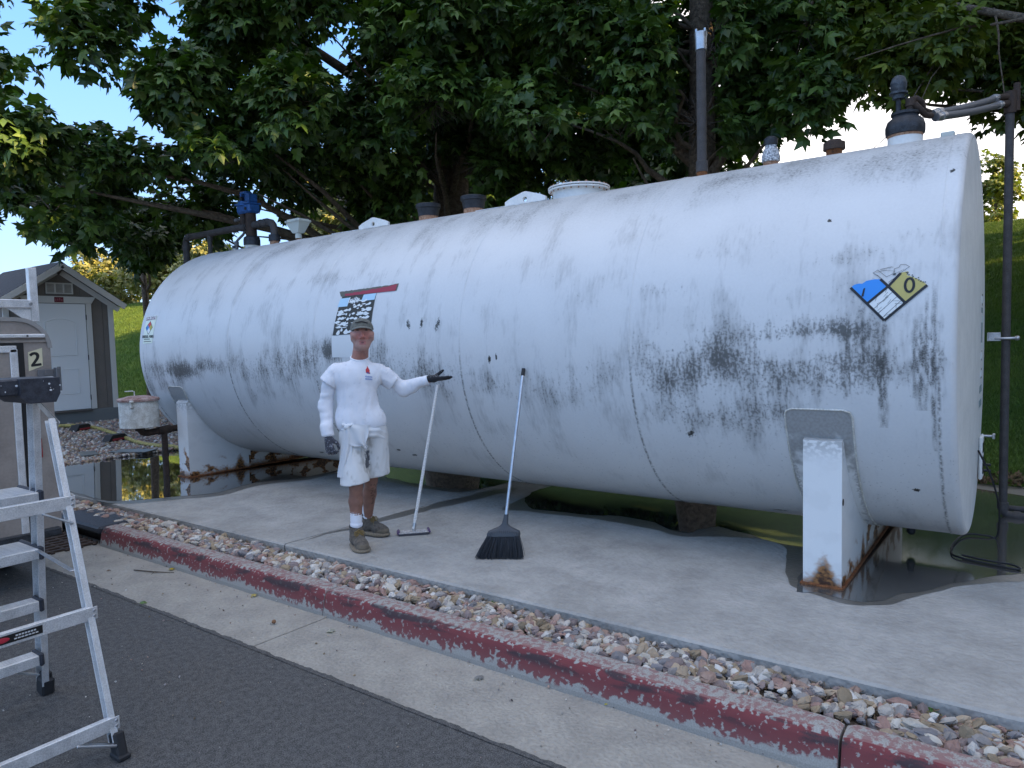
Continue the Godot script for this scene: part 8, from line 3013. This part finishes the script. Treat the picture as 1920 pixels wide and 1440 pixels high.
func person():
	var wd := Vector3(0.7418, 0, 0.6706)
	var t := thing("person", "man in white T-shirt and stained white shorts, grey cap, gesturing with a black glove", "person", Vector3(-4.175, -0.004, -3.774))
	t.basis = Basis(Vector3(0.6706, 0, -0.7418), Vector3.UP, wd)
	var fine := noise(30.0, 3, 901)
	var broad := noise(9.0, 3, 902)
	var hx := 0.018
	# ---- body: torso, limbs, then head on a finer grid, one mesh
	var body := MB.new()
	var skin_leg := Color(0.27, 0.135, 0.096)
	var f := Field.new()
	f.add(Vector3(-0.04, 1.30, -0.15), Vector3(-0.01, 0.98, -0.15), 0.13, 0.13, 0.05, Vector3(1, 1, 0.66))
	f.add(Vector3(-0.18, 1.385, -0.15), Vector3(0.13, 1.37, -0.17), 0.044, 0.044, 0.04)
	f.add(Vector3(-0.06, 0.92, -0.14), Vector3(0.07, 0.92, -0.16), 0.10, 0.10, 0.05)
	f.add(Vector3(-0.012, 1.44, -0.168), Vector3(0.008, 1.56, -0.15), 0.064, 0.058, 0.03)
	for e in [[Vector3(-0.22, 1.37, -0.15), Vector3(-0.285, 1.12, -0.172), Vector3(-0.27, 0.875, -0.08)], [Vector3(0.18, 1.36, -0.17), Vector3(0.315, 1.232, -0.20), Vector3(0.53, 1.297, -0.10)]]:
		f.add(e[0], e[1], 0.038, 0.033, 0.02)
		f.add(e[1], e[2], 0.033, 0.025, 0.01)
	for e in [[Vector3(-0.085, 0.88, -0.12), Vector3(-0.073, 0.50, -0.03), Vector3(-0.080, 0.37, -0.058), Vector3(-0.083, 0.10, -0.058)], [Vector3(0.09, 0.88, -0.18), Vector3(0.045, 0.49, -0.27), Vector3(0.030, 0.36, -0.355), Vector3(0.003, 0.10, -0.46)]]:
		f.add(e[0], e[1], 0.078, 0.050, 0.03)
		f.add(e[1] + Vector3(0, 0.015, 0.012), e[1] + Vector3(0, -0.03, 0.008), 0.043, 0.040, 0.02)
		f.add(e[1], e[2], 0.048, 0.054, 0.025)
		f.add(e[2], e[3], 0.054, 0.034, 0.02)
	f.build(Vector3(-0.40, 0.05, -0.60), Vector3(0.62, 1.62, 0.12), 0.0125, body, func(p: Vector3, _n: Vector3) -> Color:
		var c := skin_leg * (1.0 + 0.25 * broad.get_noise_3dv(p * 1.5) + 0.12 * fine.get_noise_3dv(p))
		if p.y > 1.3: c = Color(0.38, 0.165, 0.12)
		if p.y < 0.46 and p.y > 0.27 and p.x > 0.035 and p.z < -0.2 and fine.get_noise_3dv(p * 1.3) > 0.10: c = c * 0.45
		return c)
	f = Field.new()
	f.add(Vector3(hx, 1.700, -0.142), Vector3(hx, 1.702, -0.146), 0.1, 0.1, 0.02, Vector3(0.79, 0.96, 1.0))
	f.add(Vector3(hx, 1.665, -0.090), Vector3(hx, 1.598, -0.080), 0.060, 0.044, 0.03, Vector3(1.10, 1, 1))
	f.add(Vector3(hx - 0.012, 1.573, -0.064), Vector3(hx + 0.012, 1.573, -0.064), 0.023, 0.023, 0.03)
	for s in [-1.0, 1.0]:
		f.add(Vector3(hx + s * 0.061, 1.635, -0.125), Vector3(hx + s * 0.022, 1.575, -0.078), 0.022, 0.020, 0.035)
		f.add(Vector3(hx + s * 0.046, 1.660, -0.068), Vector3(hx + s * 0.058, 1.665, -0.090), 0.022, 0.022, 0.022)
		f.add(Vector3(hx + s * 0.012, 1.706, -0.046), Vector3(hx + s * 0.048, 1.706, -0.062), 0.013, 0.011, 0.014)
		f.add(Vector3(hx + s * 0.013, 1.646, -0.034), Vector3(hx + s * 0.015, 1.648, -0.046), 0.0095, 0.011, 0.008)
		f.add(Vector3(hx + s * 0.084, 1.672, -0.142), Vector3(hx + s * 0.083, 1.636, -0.128), 0.024, 0.017, 0.006, Vector3(0.38, 1, 0.8))
		f.add(Vector3(hx + s * 0.020, 1.635, -0.048), Vector3(hx + s * 0.030, 1.603, -0.060), 0.010, 0.010, 0.02)
	f.add(Vector3(hx, 1.694, -0.040), Vector3(hx, 1.654, -0.012), 0.0085, 0.0135, 0.014)
	f.add(Vector3(hx - 0.020, 1.6145, -0.045), Vector3(hx + 0.020, 1.6145, -0.045), 0.0075, 0.0075, 0.008)
	f.add(Vector3(hx - 0.019, 1.597, -0.043), Vector3(hx + 0.019, 1.597, -0.043), 0.0085, 0.0085, 0.008)
	f.add(Vector3(-0.008, 1.47, -0.165), Vector3(0.010, 1.60, -0.145), 0.066, 0.058, 0.03)
	f.add(Vector3(hx, 1.555, -0.075), Vector3(0.0, 1.50, -0.125), 0.018, 0.024, 0.03)
	f.build(Vector3(-0.10, 1.47, -0.26), Vector3(0.14, 1.81, 0.01), 0.0045, body, func(p: Vector3, n: Vector3) -> Color:
		var c := Color(0.44, 0.215, 0.165)
		var q := p - Vector3(hx, 0, 0)
		c = c.lerp(Color(0.45, 0.165, 0.125), smoothstep(0.06, 0.02, absf(q.y - 1.655)) * smoothstep(0.075, 0.03, absf(q.x)) * smoothstep(-0.1, -0.05, q.z))
		if q.y < 1.632 and q.y > 1.54 and q.z > -0.13: c = c.lerp(Color(0.39, 0.245, 0.205), 0.55 + 0.3 * fine.get_noise_3dv(p * 3.0))
		if absf(q.x) < 0.024 and q.y > 1.590 and q.y < 1.621 and q.z > -0.050: c = Color(0.36, 0.13, 0.115)
		if q.y < 1.545: c = Color(0.38, 0.165, 0.12)
		if q.y > 1.685 and q.z < -0.155: c = Color(0.16, 0.14, 0.12)
		return c * (1.0 + 0.16 * broad.get_noise_3dv(p * 4.0) + 0.10 * fine.get_noise_3dv(p * 2.0)))
	var bo := obj("body", body, M.skin, t)
	for s in [-1.0, 1.0]:
		var mb := MB.new()
		mb.ball(Vector3(hx + s * 0.0305, 1.6855, -0.0555), Vector3(0.0145, 0.0098, 0.0135), 12)
		var eye := obj("eye", mb, mat(lin(0.50, 0.46, 0.44), 0.3), bo)
		mb = MB.new()
		mb.ball(Vector3(hx + s * 0.0305 + 0.001, 1.6850, -0.0450), Vector3(0.0068, 0.0072, 0.0045), 10)
		obj("iris", mb, mat(lin(0.025, 0.018, 0.014), 0.2), eye)
		mb = MB.new()
		mb.tube(PackedVector3Array([Vector3(hx + s * 0.014, 1.701, -0.036), Vector3(hx + s * 0.032, 1.704, -0.037), Vector3(hx + s * 0.050, 1.700, -0.054)]), [0.0045, 0.005, 0.003], 6)
		obj("eyebrow", mb, mat(lin(0.10, 0.075, 0.06), 0.9), bo)
		mb = MB.new()
		mb.tube(PackedVector3Array([Vector3(hx + s * 0.017, 1.690, -0.047), Vector3(hx + s * 0.031, 1.6945, -0.0435), Vector3(hx + s * 0.045, 1.689, -0.052)]), [0.003, 0.004, 0.003], 6)
		obj("eyelid", mb, mat(lin(0.28, 0.125, 0.095), 0.6), bo)
	var mb := MB.new()
	mb.ball(Vector3(hx, 1.6055, -0.0405), Vector3(0.021, 0.0058, 0.0075), 12)
	obj("mouth", mb, mat(lin(0.03, 0.008, 0.008), 0.5), bo)
	# ---- cap
	var cap := Node3D.new()
	hang(cap, "cap", t)
	var capc := Color(0.125, 0.125, 0.105)
	f = Field.new()
	f.add(Vector3(hx, 1.712, -0.145), Vector3(hx, 1.714, -0.148), 0.1, 0.1, 0.02, Vector3(0.90, 0.86, 1.08))
	f.cuts.append([Vector3(0, -1, -0.12).normalized(), -1.674])
	f.wob = noise(22.0, 2, 903)
	f.wob_amp = 0.002
	mb = MB.new()
	f.build(Vector3(-0.10, 1.66, -0.28), Vector3(0.14, 1.82, 0.0), 0.006, mb, func(p: Vector3, _n: Vector3) -> Color: return capc * (1.0 + 0.35 * broad.get_noise_3dv(p * 5.0) + 0.2 * fine.get_noise_3dv(p * 4.0)))
	obj("crown", mb, M.cloth, cap)
	mb = MB.new()
	mb.tinted = true
	mb.col = Color(0.135, 0.135, 0.115)
	var top_r := []
	for k in 6:
		var ring := PackedVector3Array()
		for i in 17:
			var a := lerpf(-1.32, 1.32, i / 16.0)
			var q := k / 5.0
			var r0 := Vector2(sin(a) * 0.084, cos(a) * 0.104)
			var r1 := Vector2(sin(a) * 0.084, cos(a) * 0.104 + 0.066 * pow(cos(a), 0.7))
			var r := r0.lerp(r1, q)
			ring.append(Vector3(hx + r.x, 1.733 - 0.010 * q - 0.020 * pow(absf(sin(a)), 2.2) + 0.006 * sin(q * PI), -0.147 + r.y))
		top_r.append(ring)
	mb.loft(top_r, false)
	var under := []
	for ring in top_r:
		var r2 := PackedVector3Array()
		for p in ring: r2.append(p - Vector3(0, 0.004, 0))
		under.append(r2)
	mb.loft(under, false)
	mb.loft([top_r[-1], under[-1]], false)
	obj("brim", mb, M.cloth, cap)
	mb = MB.new()
	mb.tube(PackedVector3Array([Vector3(hx - 0.05, 1.762, -0.062), Vector3(hx, 1.772, -0.052), Vector3(hx + 0.045, 1.758, -0.066)]), [0.004, 0.005, 0.004], 6)
	obj("front_patch", mb, mat(lin(0.025, 0.025, 0.03), 0.9), cap)
	# ---- white long sleeves under the T-shirt
	var white := Color(0.76, 0.76, 0.79)
	var wrinkle := noise(11.0, 2, 904)
	wrinkle.frequency = 9.0
	for e in [[Vector3(-0.235, 1.36, -0.15), Vector3(-0.285, 1.12, -0.172), Vector3(-0.272, 0.885, -0.082)], [Vector3(0.19, 1.355, -0.17), Vector3(0.315, 1.232, -0.20), Vector3(0.520, 1.296, -0.105)]]:
		f = Field.new()
		f.add(e[0], e[1], 0.054, 0.052, 0.02)
		f.add(e[1], e[2], 0.055, 0.040, 0.03)
		if e[0].x > 0.0: f.add(Vector3(0.34, 1.20, -0.19), Vector3(0.40, 1.225, -0.16), 0.036, 0.034, 0.03)
		else: f.add(Vector3(-0.283, 0.95, -0.10), Vector3(-0.275, 0.90, -0.085), 0.048, 0.045, 0.02)
		var ax: Vector3 = ((e[2] as Vector3) - (e[1] as Vector3)).normalized()
		f.cuts.append([ax, ax.dot(e[2])])
		f.wob = wrinkle
		f.wob_amp = 0.006
		f.wob_scale = Vector3(0.7, 1.8, 0.7) if e[0].x < 0.0 else Vector3(1.8, 0.9, 0.7)
		mb = MB.new()
		f.build(Vector3(-0.40, 0.84, -0.32) if e[0].x < 0.0 else Vector3(0.08, 1.12, -0.32), Vector3(-0.15, 1.46, 0.0) if e[0].x < 0.0 else Vector3(0.58, 1.46, 0.0), 0.008, mb, func(p: Vector3, _n: Vector3) -> Color: return white * (1.0 - 0.12 * maxf(0.0, broad.get_noise_3dv(p * 2.5))))
		obj("sleeve", mb, M.cloth, t)
		mb = MB.new()
		mb.cyl(e[2] - ax * 0.035, e[2] + ax * 0.004, 0.0415, 0.040, 20)
		var cuff := obj("cuff", mb, mat(white, 0.95), t)
	# ---- T-shirt
	mb = MB.new()
	var shirt := Field.new()
	shirt.add(Vector3(-0.045, 1.29, -0.15), Vector3(-0.03, 1.00, -0.14), 0.158, 0.165, 0.05, Vector3(1, 1, 0.70))
	shirt.add(Vector3(-0.130, 1.34, -0.145), Vector3(0.075, 1.335, -0.155), 0.090, 0.090, 0.05, Vector3(1, 1, 0.95))
	shirt.add(Vector3(-0.195, 1.395, -0.15), Vector3(0.145, 1.380, -0.17), 0.058, 0.058, 0.05)
	shirt.add(Vector3(-0.015, 1.40, -0.165), Vector3(-0.008, 1.47, -0.165), 0.095, 0.068, 0.04)
	shirt.add(Vector3(-0.10, 1.005, -0.14), Vector3(0.075, 0.985, -0.145), 0.108, 0.110, 0.05)
	shirt.add(Vector3(0.06, 0.985, -0.10), Vector3(0.10, 0.970, -0.14), 0.062, 0.055, 0.04)
	shirt.cuts.append([Vector3(0, 0.93, 0.37).normalized(), Vector3(0, 0.93, 0.37).normalized().dot(Vector3(0, 1.470, -0.100))])
	shirt.cuts.append([Vector3(0.10, -1.0, 0), -0.930])
	shirt.wob = noise(7.0, 3, 905)
	shirt.wob.fractal_type = FastNoiseLite.FRACTAL_RIDGED
	shirt.wob_amp = 0.006
	shirt.wob_scale = Vector3(1.5, 0.55, 1.5)
	var shirt_paint := func(p: Vector3, _n: Vector3) -> Color:
		var c := white * (1.0 - 0.10 * maxf(0.0, broad.get_noise_3dv(p * 1.7)))
		if fine.get_noise_3dv(p * 1.2) > 0.52: c = c.lerp(Color(0.45, 0.47, 0.50), 0.35)
		return c
	shirt.build(Vector3(-0.34, 0.88, -0.34), Vector3(0.30, 1.56, 0.06), 0.010, mb, shirt_paint)
	for e in [[Vector3(-0.205, 1.375, -0.15), Vector3(-0.290, 1.245, -0.16), 0.070, 0.088, Vector3(-0.60, -0.80, 0.0), Vector3(-0.262, 1.292, -0.16)], [Vector3(0.150, 1.362, -0.17), Vector3(0.290, 1.250, -0.19), 0.070, 0.078, Vector3(0.80, -0.60, 0.0), Vector3(0.262, 1.285, -0.18)]]:
		f = Field.new()
		f.add(e[0], e[1], e[2], e[3], 0.03)
		var nn := (e[4] as Vector3).normalized()
		f.cuts.append([nn, nn.dot(e[5])])
		f.wob = shirt.wob
		f.wob_amp = 0.010
		f.build(Vector3(-0.42, 1.14, -0.32) if e[0].x < 0.0 else Vector3(0.04, 1.14, -0.34), Vector3(-0.08, 1.48, 0.0) if e[0].x < 0.0 else Vector3(0.40, 1.48, 0.0), 0.010, mb, shirt_paint)
	var sh := obj("t_shirt", mb, M.cloth, t)
	mb = MB.new()
	var collar := PackedVector3Array()
	for i in 25:
		var a := TAU * i / 24
		var z := -0.165 + cos(a) * 0.066
		collar.append(Vector3(-0.010 + sin(a) * 0.066, 1.470 - (z + 0.100) * 0.40 - 0.004, z))
	mb.tube(collar, 0.0085, 8, false)
	obj("collar", mb, mat(white, 0.95), sh)
	# chest print: red flame-like emblem and two blue lines
	var ids := shirt.all()
	var front := func(x: float, y: float) -> Vector3:
		var z := 0.08
		for k in 80:
			var d := shirt.at(Vector3(x, y, z), ids)
			if d < 0.0006: break
			z -= maxf(d * 0.7, 0.0005)
		return Vector3(x, y, z + 0.0022)
	var sticker := func(called: String, pts: Array, c: Color):
		var q := MB.new()
		var mid := Vector2.ZERO
		for p in pts: mid += p
		mid /= pts.size()
		for i in pts.size():
			var a: Vector2 = pts[i]
			var b: Vector2 = pts[(i + 1) % pts.size()]
			q.tri(front.call(mid.x, mid.y), front.call(a.x, a.y), front.call(b.x, b.y))
		obj(called, q, mat(c, 0.8), sh)
	var ex := 0.048
	sticker.call("red_emblem", [Vector2(ex - 0.013, 1.372), Vector2(ex + 0.015, 1.366), Vector2(ex + 0.017, 1.392), Vector2(ex + 0.006, 1.412), Vector2(ex - 0.002, 1.428), Vector2(ex - 0.004, 1.412), Vector2(ex - 0.014, 1.398)], Color(0.52, 0.05, 0.06))
	sticker.call("blue_base", [Vector2(ex - 0.008, 1.368), Vector2(ex + 0.019, 1.362), Vector2(ex + 0.020, 1.372), Vector2(ex - 0.006, 1.378)], Color(0.06, 0.09, 0.26))
	for k in 7:
		sticker.call("blue_print", [Vector2(ex - 0.020 + k * 0.008, 1.340 - k * 0.0012), Vector2(ex - 0.0145 + k * 0.008, 1.339 - k * 0.0012), Vector2(ex - 0.015 + k * 0.008, 1.350 - k * 0.0012 + 0.003 * (k % 2)), Vector2(ex - 0.019 + k * 0.008, 1.351 - k * 0.0012)], Color(0.12, 0.22, 0.50))
		sticker.call("blue_print", [Vector2(ex - 0.020 + k * 0.008, 1.321 - k * 0.0012), Vector2(ex - 0.0145 + k * 0.008, 1.320 - k * 0.0012), Vector2(ex - 0.015 + k * 0.008, 1.332 - k * 0.0012), Vector2(ex - 0.019 + k * 0.008, 1.332 - k * 0.0012 + 0.003 * (k % 2))], Color(0.12, 0.22, 0.50))
	# ---- shorts
	f = Field.new()
	f.add(Vector3(-0.065, 0.93, -0.14), Vector3(0.065, 0.925, -0.15), 0.118, 0.118, 0.05, Vector3(1, 1, 0.92))
	f.add(Vector3(-0.088, 0.86, -0.13), Vector3(-0.078, 0.50, -0.055), 0.108, 0.118, 0.04, Vector3(0.98, 1, 1.0))
	f.add(Vector3(0.088, 0.86, -0.17), Vector3(0.082, 0.50, -0.235), 0.108, 0.120, 0.025, Vector3(0.98, 1, 1.0))
	f.cuts.append([Vector3(0.12, -1, 0), -0.523])
	f.wob = noise(7.0, 3, 906)
	f.wob.fractal_type = FastNoiseLite.FRACTAL_RIDGED
	f.wob_amp = 0.006
	f.wob_scale = Vector3(1.4, 0.4, 1.4)
	mb = MB.new()
	f.build(Vector3(-0.26, 0.46, -0.42), Vector3(0.28, 1.00, 0.12), 0.010, mb, func(p: Vector3, _n: Vector3) -> Color:
		var c := Color(0.70, 0.69, 0.67)
		var q := broad.get_noise_3dv(p * Vector3(1.4, 0.8, 1.4)) + 0.6 * fine.get_noise_3dv(p * Vector3(1.2, 0.5, 1.2))
		var mid := exp(-pow((p.x - 0.0) / 0.09, 2.0)) * exp(-pow((p.y - 0.70) / 0.16, 2.0))
		c = c.lerp(Color(0.30, 0.275, 0.24), clampf(q * 1.0 + mid * 0.75 - 0.36, 0.0, 0.65))
		if p.x > 0.005 and p.x < 0.035 and p.y > 0.63 and p.y < 0.76 and q > 0.0: c = Color(0.09, 0.09, 0.10)
		return c)
	var sho := obj("shorts", mb, M.cloth, t)
	var ph := MB.new()
	ph.box(Transform3D(Basis(Vector3(0, 0, 1), 0.08) * Basis(Vector3.UP, -0.3), Vector3(-0.122, 0.785, -0.020)), Vector3(0.030, 0.085, 0.014), 0.006)
	obj("pocket_phone", ph, M.glass_black, sho)
	# ---- shirt knotted round the waist
	var wrap := Node3D.new()
	hang(wrap, "tied_shirt", t)
	var face_w := func(x: float) -> float: return -0.145 + 0.128 * sqrt(maxf(0.05, 1.0 - pow((x + 0.005) / 0.215, 2.0)))
	mb = MB.new()
	mb.tinted = true
	mb.col = Color(0.72, 0.72, 0.72)
	var rings := []
	for k in 9:
		var q := k / 8.0
		var ring := PackedVector3Array()
		for i in 60:
			var a := TAU * i / 60
			var pleat := 0.006 * sin(q * 15.0 + sin(a * 2.0) * 2.0) + 0.004 * sin(a * 9.0 + q * 4.0)
			var bulge := 0.012 * sin(q * PI)
			ring.append(Vector3(-0.012 + sin(a) * (0.176 + bulge + pleat), 0.975 - 0.10 * q - 0.045 * sin(a) * (0.4 + 0.6 * q) + 0.012 * sin(a * 3.0) * q, -0.148 + cos(a) * (0.128 + bulge + pleat)))
		rings.append(ring)
	mb.loft(rings)
	obj("band", mb, M.cloth, wrap)
	# hanging sleeve and front flap
	for e in [[Vector2(-0.128, 0.965), Vector2(-0.150, 0.575), 0.020, 0.056, 22], [Vector2(-0.100, 0.960), Vector2(0.030, 0.795), 0.030, 0.012, 16]]:
		mb = MB.new()
		mb.tinted = true
		mb.col = Color(0.66, 0.66, 0.66)  # greyer than the band; shading of the hanging folds put into the colour
		rings = []
		var n: int = e[4]
		var a0: Vector2 = e[0]
		var a1: Vector2 = e[1]
		var across := Vector2(1, 0) if n == 22 else Vector2(0.9, 0.75)
		for s in [0.011, -0.004]:
			rings = []
			for k in n + 1:
				var q := float(k) / n
				var c := a0.lerp(a1, q) + Vector2(0.010 * sin(q * 5.0), 0)
				var hw: float = lerpf(e[2], e[3], pow(q, 0.7)) + (0.06 * sin(minf(q * 1.2, 1.0) * PI) if n == 16 else 0.0)
				var ring := PackedVector3Array()
				for i in 15:
					var u := i / 14.0 * 2.0 - 1.0
					var p := c + across * u * hw
					ring.append(Vector3(p.x, p.y + (0.012 * u if n == 22 else 0.0), float(face_w.call(p.x)) + 0.026 + float(s) * (1.0 - 0.6 * u * u) + 0.010 * sin(u * 5.0 + q * 3.0) * (0.4 + q) + 0.012 * q))
				rings.append(ring)
			mb.loft(rings, false)
		obj("hanging_sleeve" if n == 22 else "front_flap", mb, M.cloth, wrap)
	mb = MB.new()
	mb.tinted = true
	mb.col = Color(0.72, 0.72, 0.72)
	for e in [[Vector3(-0.120, 0.962, 0.0), Vector3(0.030, 0.024, 0.022), 0.5], [Vector3(-0.142, 0.975, -0.004), Vector3(0.024, 0.014, 0.016), -0.4], [Vector3(-0.095, 0.975, 0.002), Vector3(0.028, 0.013, 0.016), 0.3]]:
		var c: Vector3 = e[0]
		c.z += float(face_w.call(c.x)) + 0.022
		mb.ball(c, e[1], 14, Basis(Vector3(0, 0, 1), e[2]))
	obj("knot", mb, M.cloth, wrap)
	# ---- socks and boots
	for e in [[Vector3(-0.0815, 0.30, -0.057), Vector3(-0.083, 0.14, -0.060), Vector3(-0.083, 0.0, -0.060), Vector3(-0.098, 0, -0.115), Vector3(-0.036, 0, 0.085)], [Vector3(0.014, 0.255, -0.415), Vector3(0.003, 0.12, -0.462), Vector3(0.003, 0.0, -0.462), Vector3(-0.045, 0, -0.490), Vector3(0.135, 0, -0.345)]]:
		mb = MB.new()
		var path := PackedVector3Array()
		var rad := []
		for i in 23:
			path.append((e[0] as Vector3).lerp(e[1], i / 22.0))
			rad.append(0.0455 + 0.0015 * (i % 2) + (0.003 * sin(i * 0.9) if i > 12 else 0.0))
		mb.tube(path, rad, 20, false)
		obj("sock", mb, mat(lin(0.80, 0.80, 0.84), 0.95), t)
		var boot := Node3D.new()
		hang(boot, "boot", t)
		var an: Vector3 = e[2]
		var he: Vector3 = e[3]
		var to: Vector3 = e[4]
		var fw := (to - he).normalized()
		var sd := Vector3(fw.z, 0, -fw.x)
		f = Field.new()
		f.add(an + Vector3(0, 0.185, 0), an + Vector3(0, 0.08, 0) - fw * 0.006, 0.056, 0.052, 0.03)
		f.add(he + Vector3(0, 0.060, 0), he + fw * 0.05 + Vector3(0, 0.065, 0), 0.042, 0.050, 0.03)
		f.add(an + fw * 0.03 + Vector3(0, 0.085, 0), to - fw * 0.03 + Vector3(0, 0.052, 0), 0.047, 0.040, 0.04)
		f.add(to - fw * 0.045 + Vector3(0, 0.045, 0), to + Vector3(0, 0.040, 0), 0.049, 0.043, 0.03, Vector3(1.05, 0.92, 1.05))
		f.cuts.append([Vector3.DOWN, -0.022])
		f.cuts.append([(Vector3.UP + fw * 0.25).normalized(), (Vector3.UP + fw * 0.25).normalized().dot(an + Vector3(0, 0.178, 0))])
		f.wob = noise(40.0, 2, 907)
		f.wob_amp = 0.003
		mb = MB.new()
		var lo := Vector3(minf(he.x, to.x) - 0.08, 0.0, minf(he.z, to.z) - 0.08)
		f.build(lo, Vector3(maxf(he.x, to.x) + 0.09, 0.22, maxf(he.z, to.z) + 0.09), 0.007, mb, func(p: Vector3, _n: Vector3) -> Color:
			var c := Color(0.105, 0.088, 0.070) * (1.0 + 0.6 * broad.get_noise_3dv(p * 4.0) + 0.4 * fine.get_noise_3dv(p * 3.0))
			if p.y > 0.165: c = Color(0.03, 0.026, 0.024)
			if p.distance_to(to) < 0.075: c = c.lerp(Color(0.19, 0.15, 0.10), 0.5)
			return c)
		obj("upper", mb, M.cloth, boot)
		f = Field.new()
		f.add(he + Vector3(0, 0.014, 0), he + fw * 0.08 + Vector3(0, 0.014, 0), 0.047, 0.044, 0.03, Vector3(1, 0.45, 1))
		f.add(he + fw * 0.08 + Vector3(0, 0.014, 0), to - fw * 0.05 + Vector3(0, 0.014, 0), 0.044, 0.053, 0.03, Vector3(1, 0.42, 1))
		f.add(to - fw * 0.05 + Vector3(0, 0.014, 0), to + fw * 0.003 + Vector3(0, 0.016, 0), 0.053, 0.047, 0.03, Vector3(1, 0.42, 1))
		f.cuts.append([Vector3.DOWN, -0.001])
		f.cuts.append([Vector3.UP, 0.030])
		mb = MB.new()
		f.build(lo, Vector3(maxf(he.x, to.x) + 0.09, 0.05, maxf(he.z, to.z) + 0.09), 0.006, mb, func(p: Vector3, _n: Vector3) -> Color: return Color(0.20, 0.16, 0.11) * (1.0 + 0.5 * fine.get_noise_3dv(p * 3.0)))
		obj("sole", mb, M.cloth, boot)
		mb = MB.new()
		for k in 6:
			var q := k / 5.0
			var c := (an + fw * 0.058 + Vector3(0, 0.150, 0)).lerp(to - fw * 0.085 + Vector3(0, 0.098, 0), q)
			var sgn := 1.0 if k % 2 == 0 else -1.0
			var w := 0.034
			mb.tube(PackedVector3Array([c + sd * w * sgn + Vector3(0, -0.016, 0) - fw * 0.01, c + Vector3(0, 0.004, 0), c - sd * w * sgn + Vector3(0, -0.016, 0) + fw * 0.012]), 0.0032, 6)
			mb.tube(PackedVector3Array([c - sd * w * sgn + Vector3(0, -0.016, 0) - fw * 0.01, c + Vector3(0, 0.005, 0), c + sd * w * sgn + Vector3(0, -0.016, 0) + fw * 0.012]), 0.0032, 6)
		for s in [-1.0, 1.0]:
			var c := an + fw * 0.068 + Vector3(0, 0.135, 0)
			mb.tube(PackedVector3Array([c, c + sd * s * 0.03 + Vector3(0, 0.012, 0), c + sd * s * 0.045 + Vector3(0, -0.015, 0) + fw * 0.01, c + sd * s * 0.02 + Vector3(0, -0.02, 0) + fw * 0.012, c]), 0.003, 6)
			mb.tube(PackedVector3Array([c, c + sd * s * 0.018 + Vector3(0, -0.03, 0) + fw * 0.012, c + sd * s * 0.022 + Vector3(0, -0.055, 0) + fw * 0.02]), 0.003, 6)
		obj("lace", mb, mat(lin(0.22, 0.15, 0.055), 0.9), boot)
	# ---- gloves
	f = Field.new()
	var ry := Vector3(0.10, -0.97, 0.20).normalized()
	var rx := Vector3(0.75, 0.02, 0.62)
	rx = (rx - ry * rx.dot(ry)).normalized()
	hand(f, Vector3(-0.270, 0.880, -0.080), Basis(rx, ry, -rx.cross(ry)), [0.35, 0.55, 0.45], 0.5, 0.98)
	mb = MB.new()
	f.build(Vector3(-0.40, 0.66, -0.20), Vector3(-0.12, 0.93, 0.10), 0.0042, mb, func(p: Vector3, _n: Vector3) -> Color:
		var c := Color(0.055, 0.056, 0.068)
		var q := fine.get_noise_3dv(p * 2.2) + 0.5 * broad.get_noise_3dv(p * 5.0)
		if q > 0.26: c = c.lerp(Color(0.42, 0.42, 0.45), clampf((q - 0.26) * 5.0, 0, 0.8))
		return c)
	obj("grey_glove", mb, M.cloth, t)
	f = Field.new()
	var ly := Vector3(0.985, 0.02, 0.17).normalized()
	var lz := Vector3(0.05, -0.97, 0.22)
	lz = (lz - ly * lz.dot(ly)).normalized()
	hand(f, Vector3(0.535, 1.305, -0.098), Basis(ly.cross(lz), ly, lz), [0.02, 0.10, 0.06], 0.9, 1.03)
	mb = MB.new()
	f.build(Vector3(0.44, 1.22, -0.24), Vector3(0.80, 1.44, 0.06), 0.0042, mb, func(p: Vector3, _n: Vector3) -> Color:
		var c := Color(0.020, 0.021, 0.024)
		if fine.get_noise_3dv(p * 2.5) > 0.42 and p.y > 1.32: c = Color(0.30, 0.30, 0.31)
		return c)
	obj("black_glove", mb, M.cloth, t)
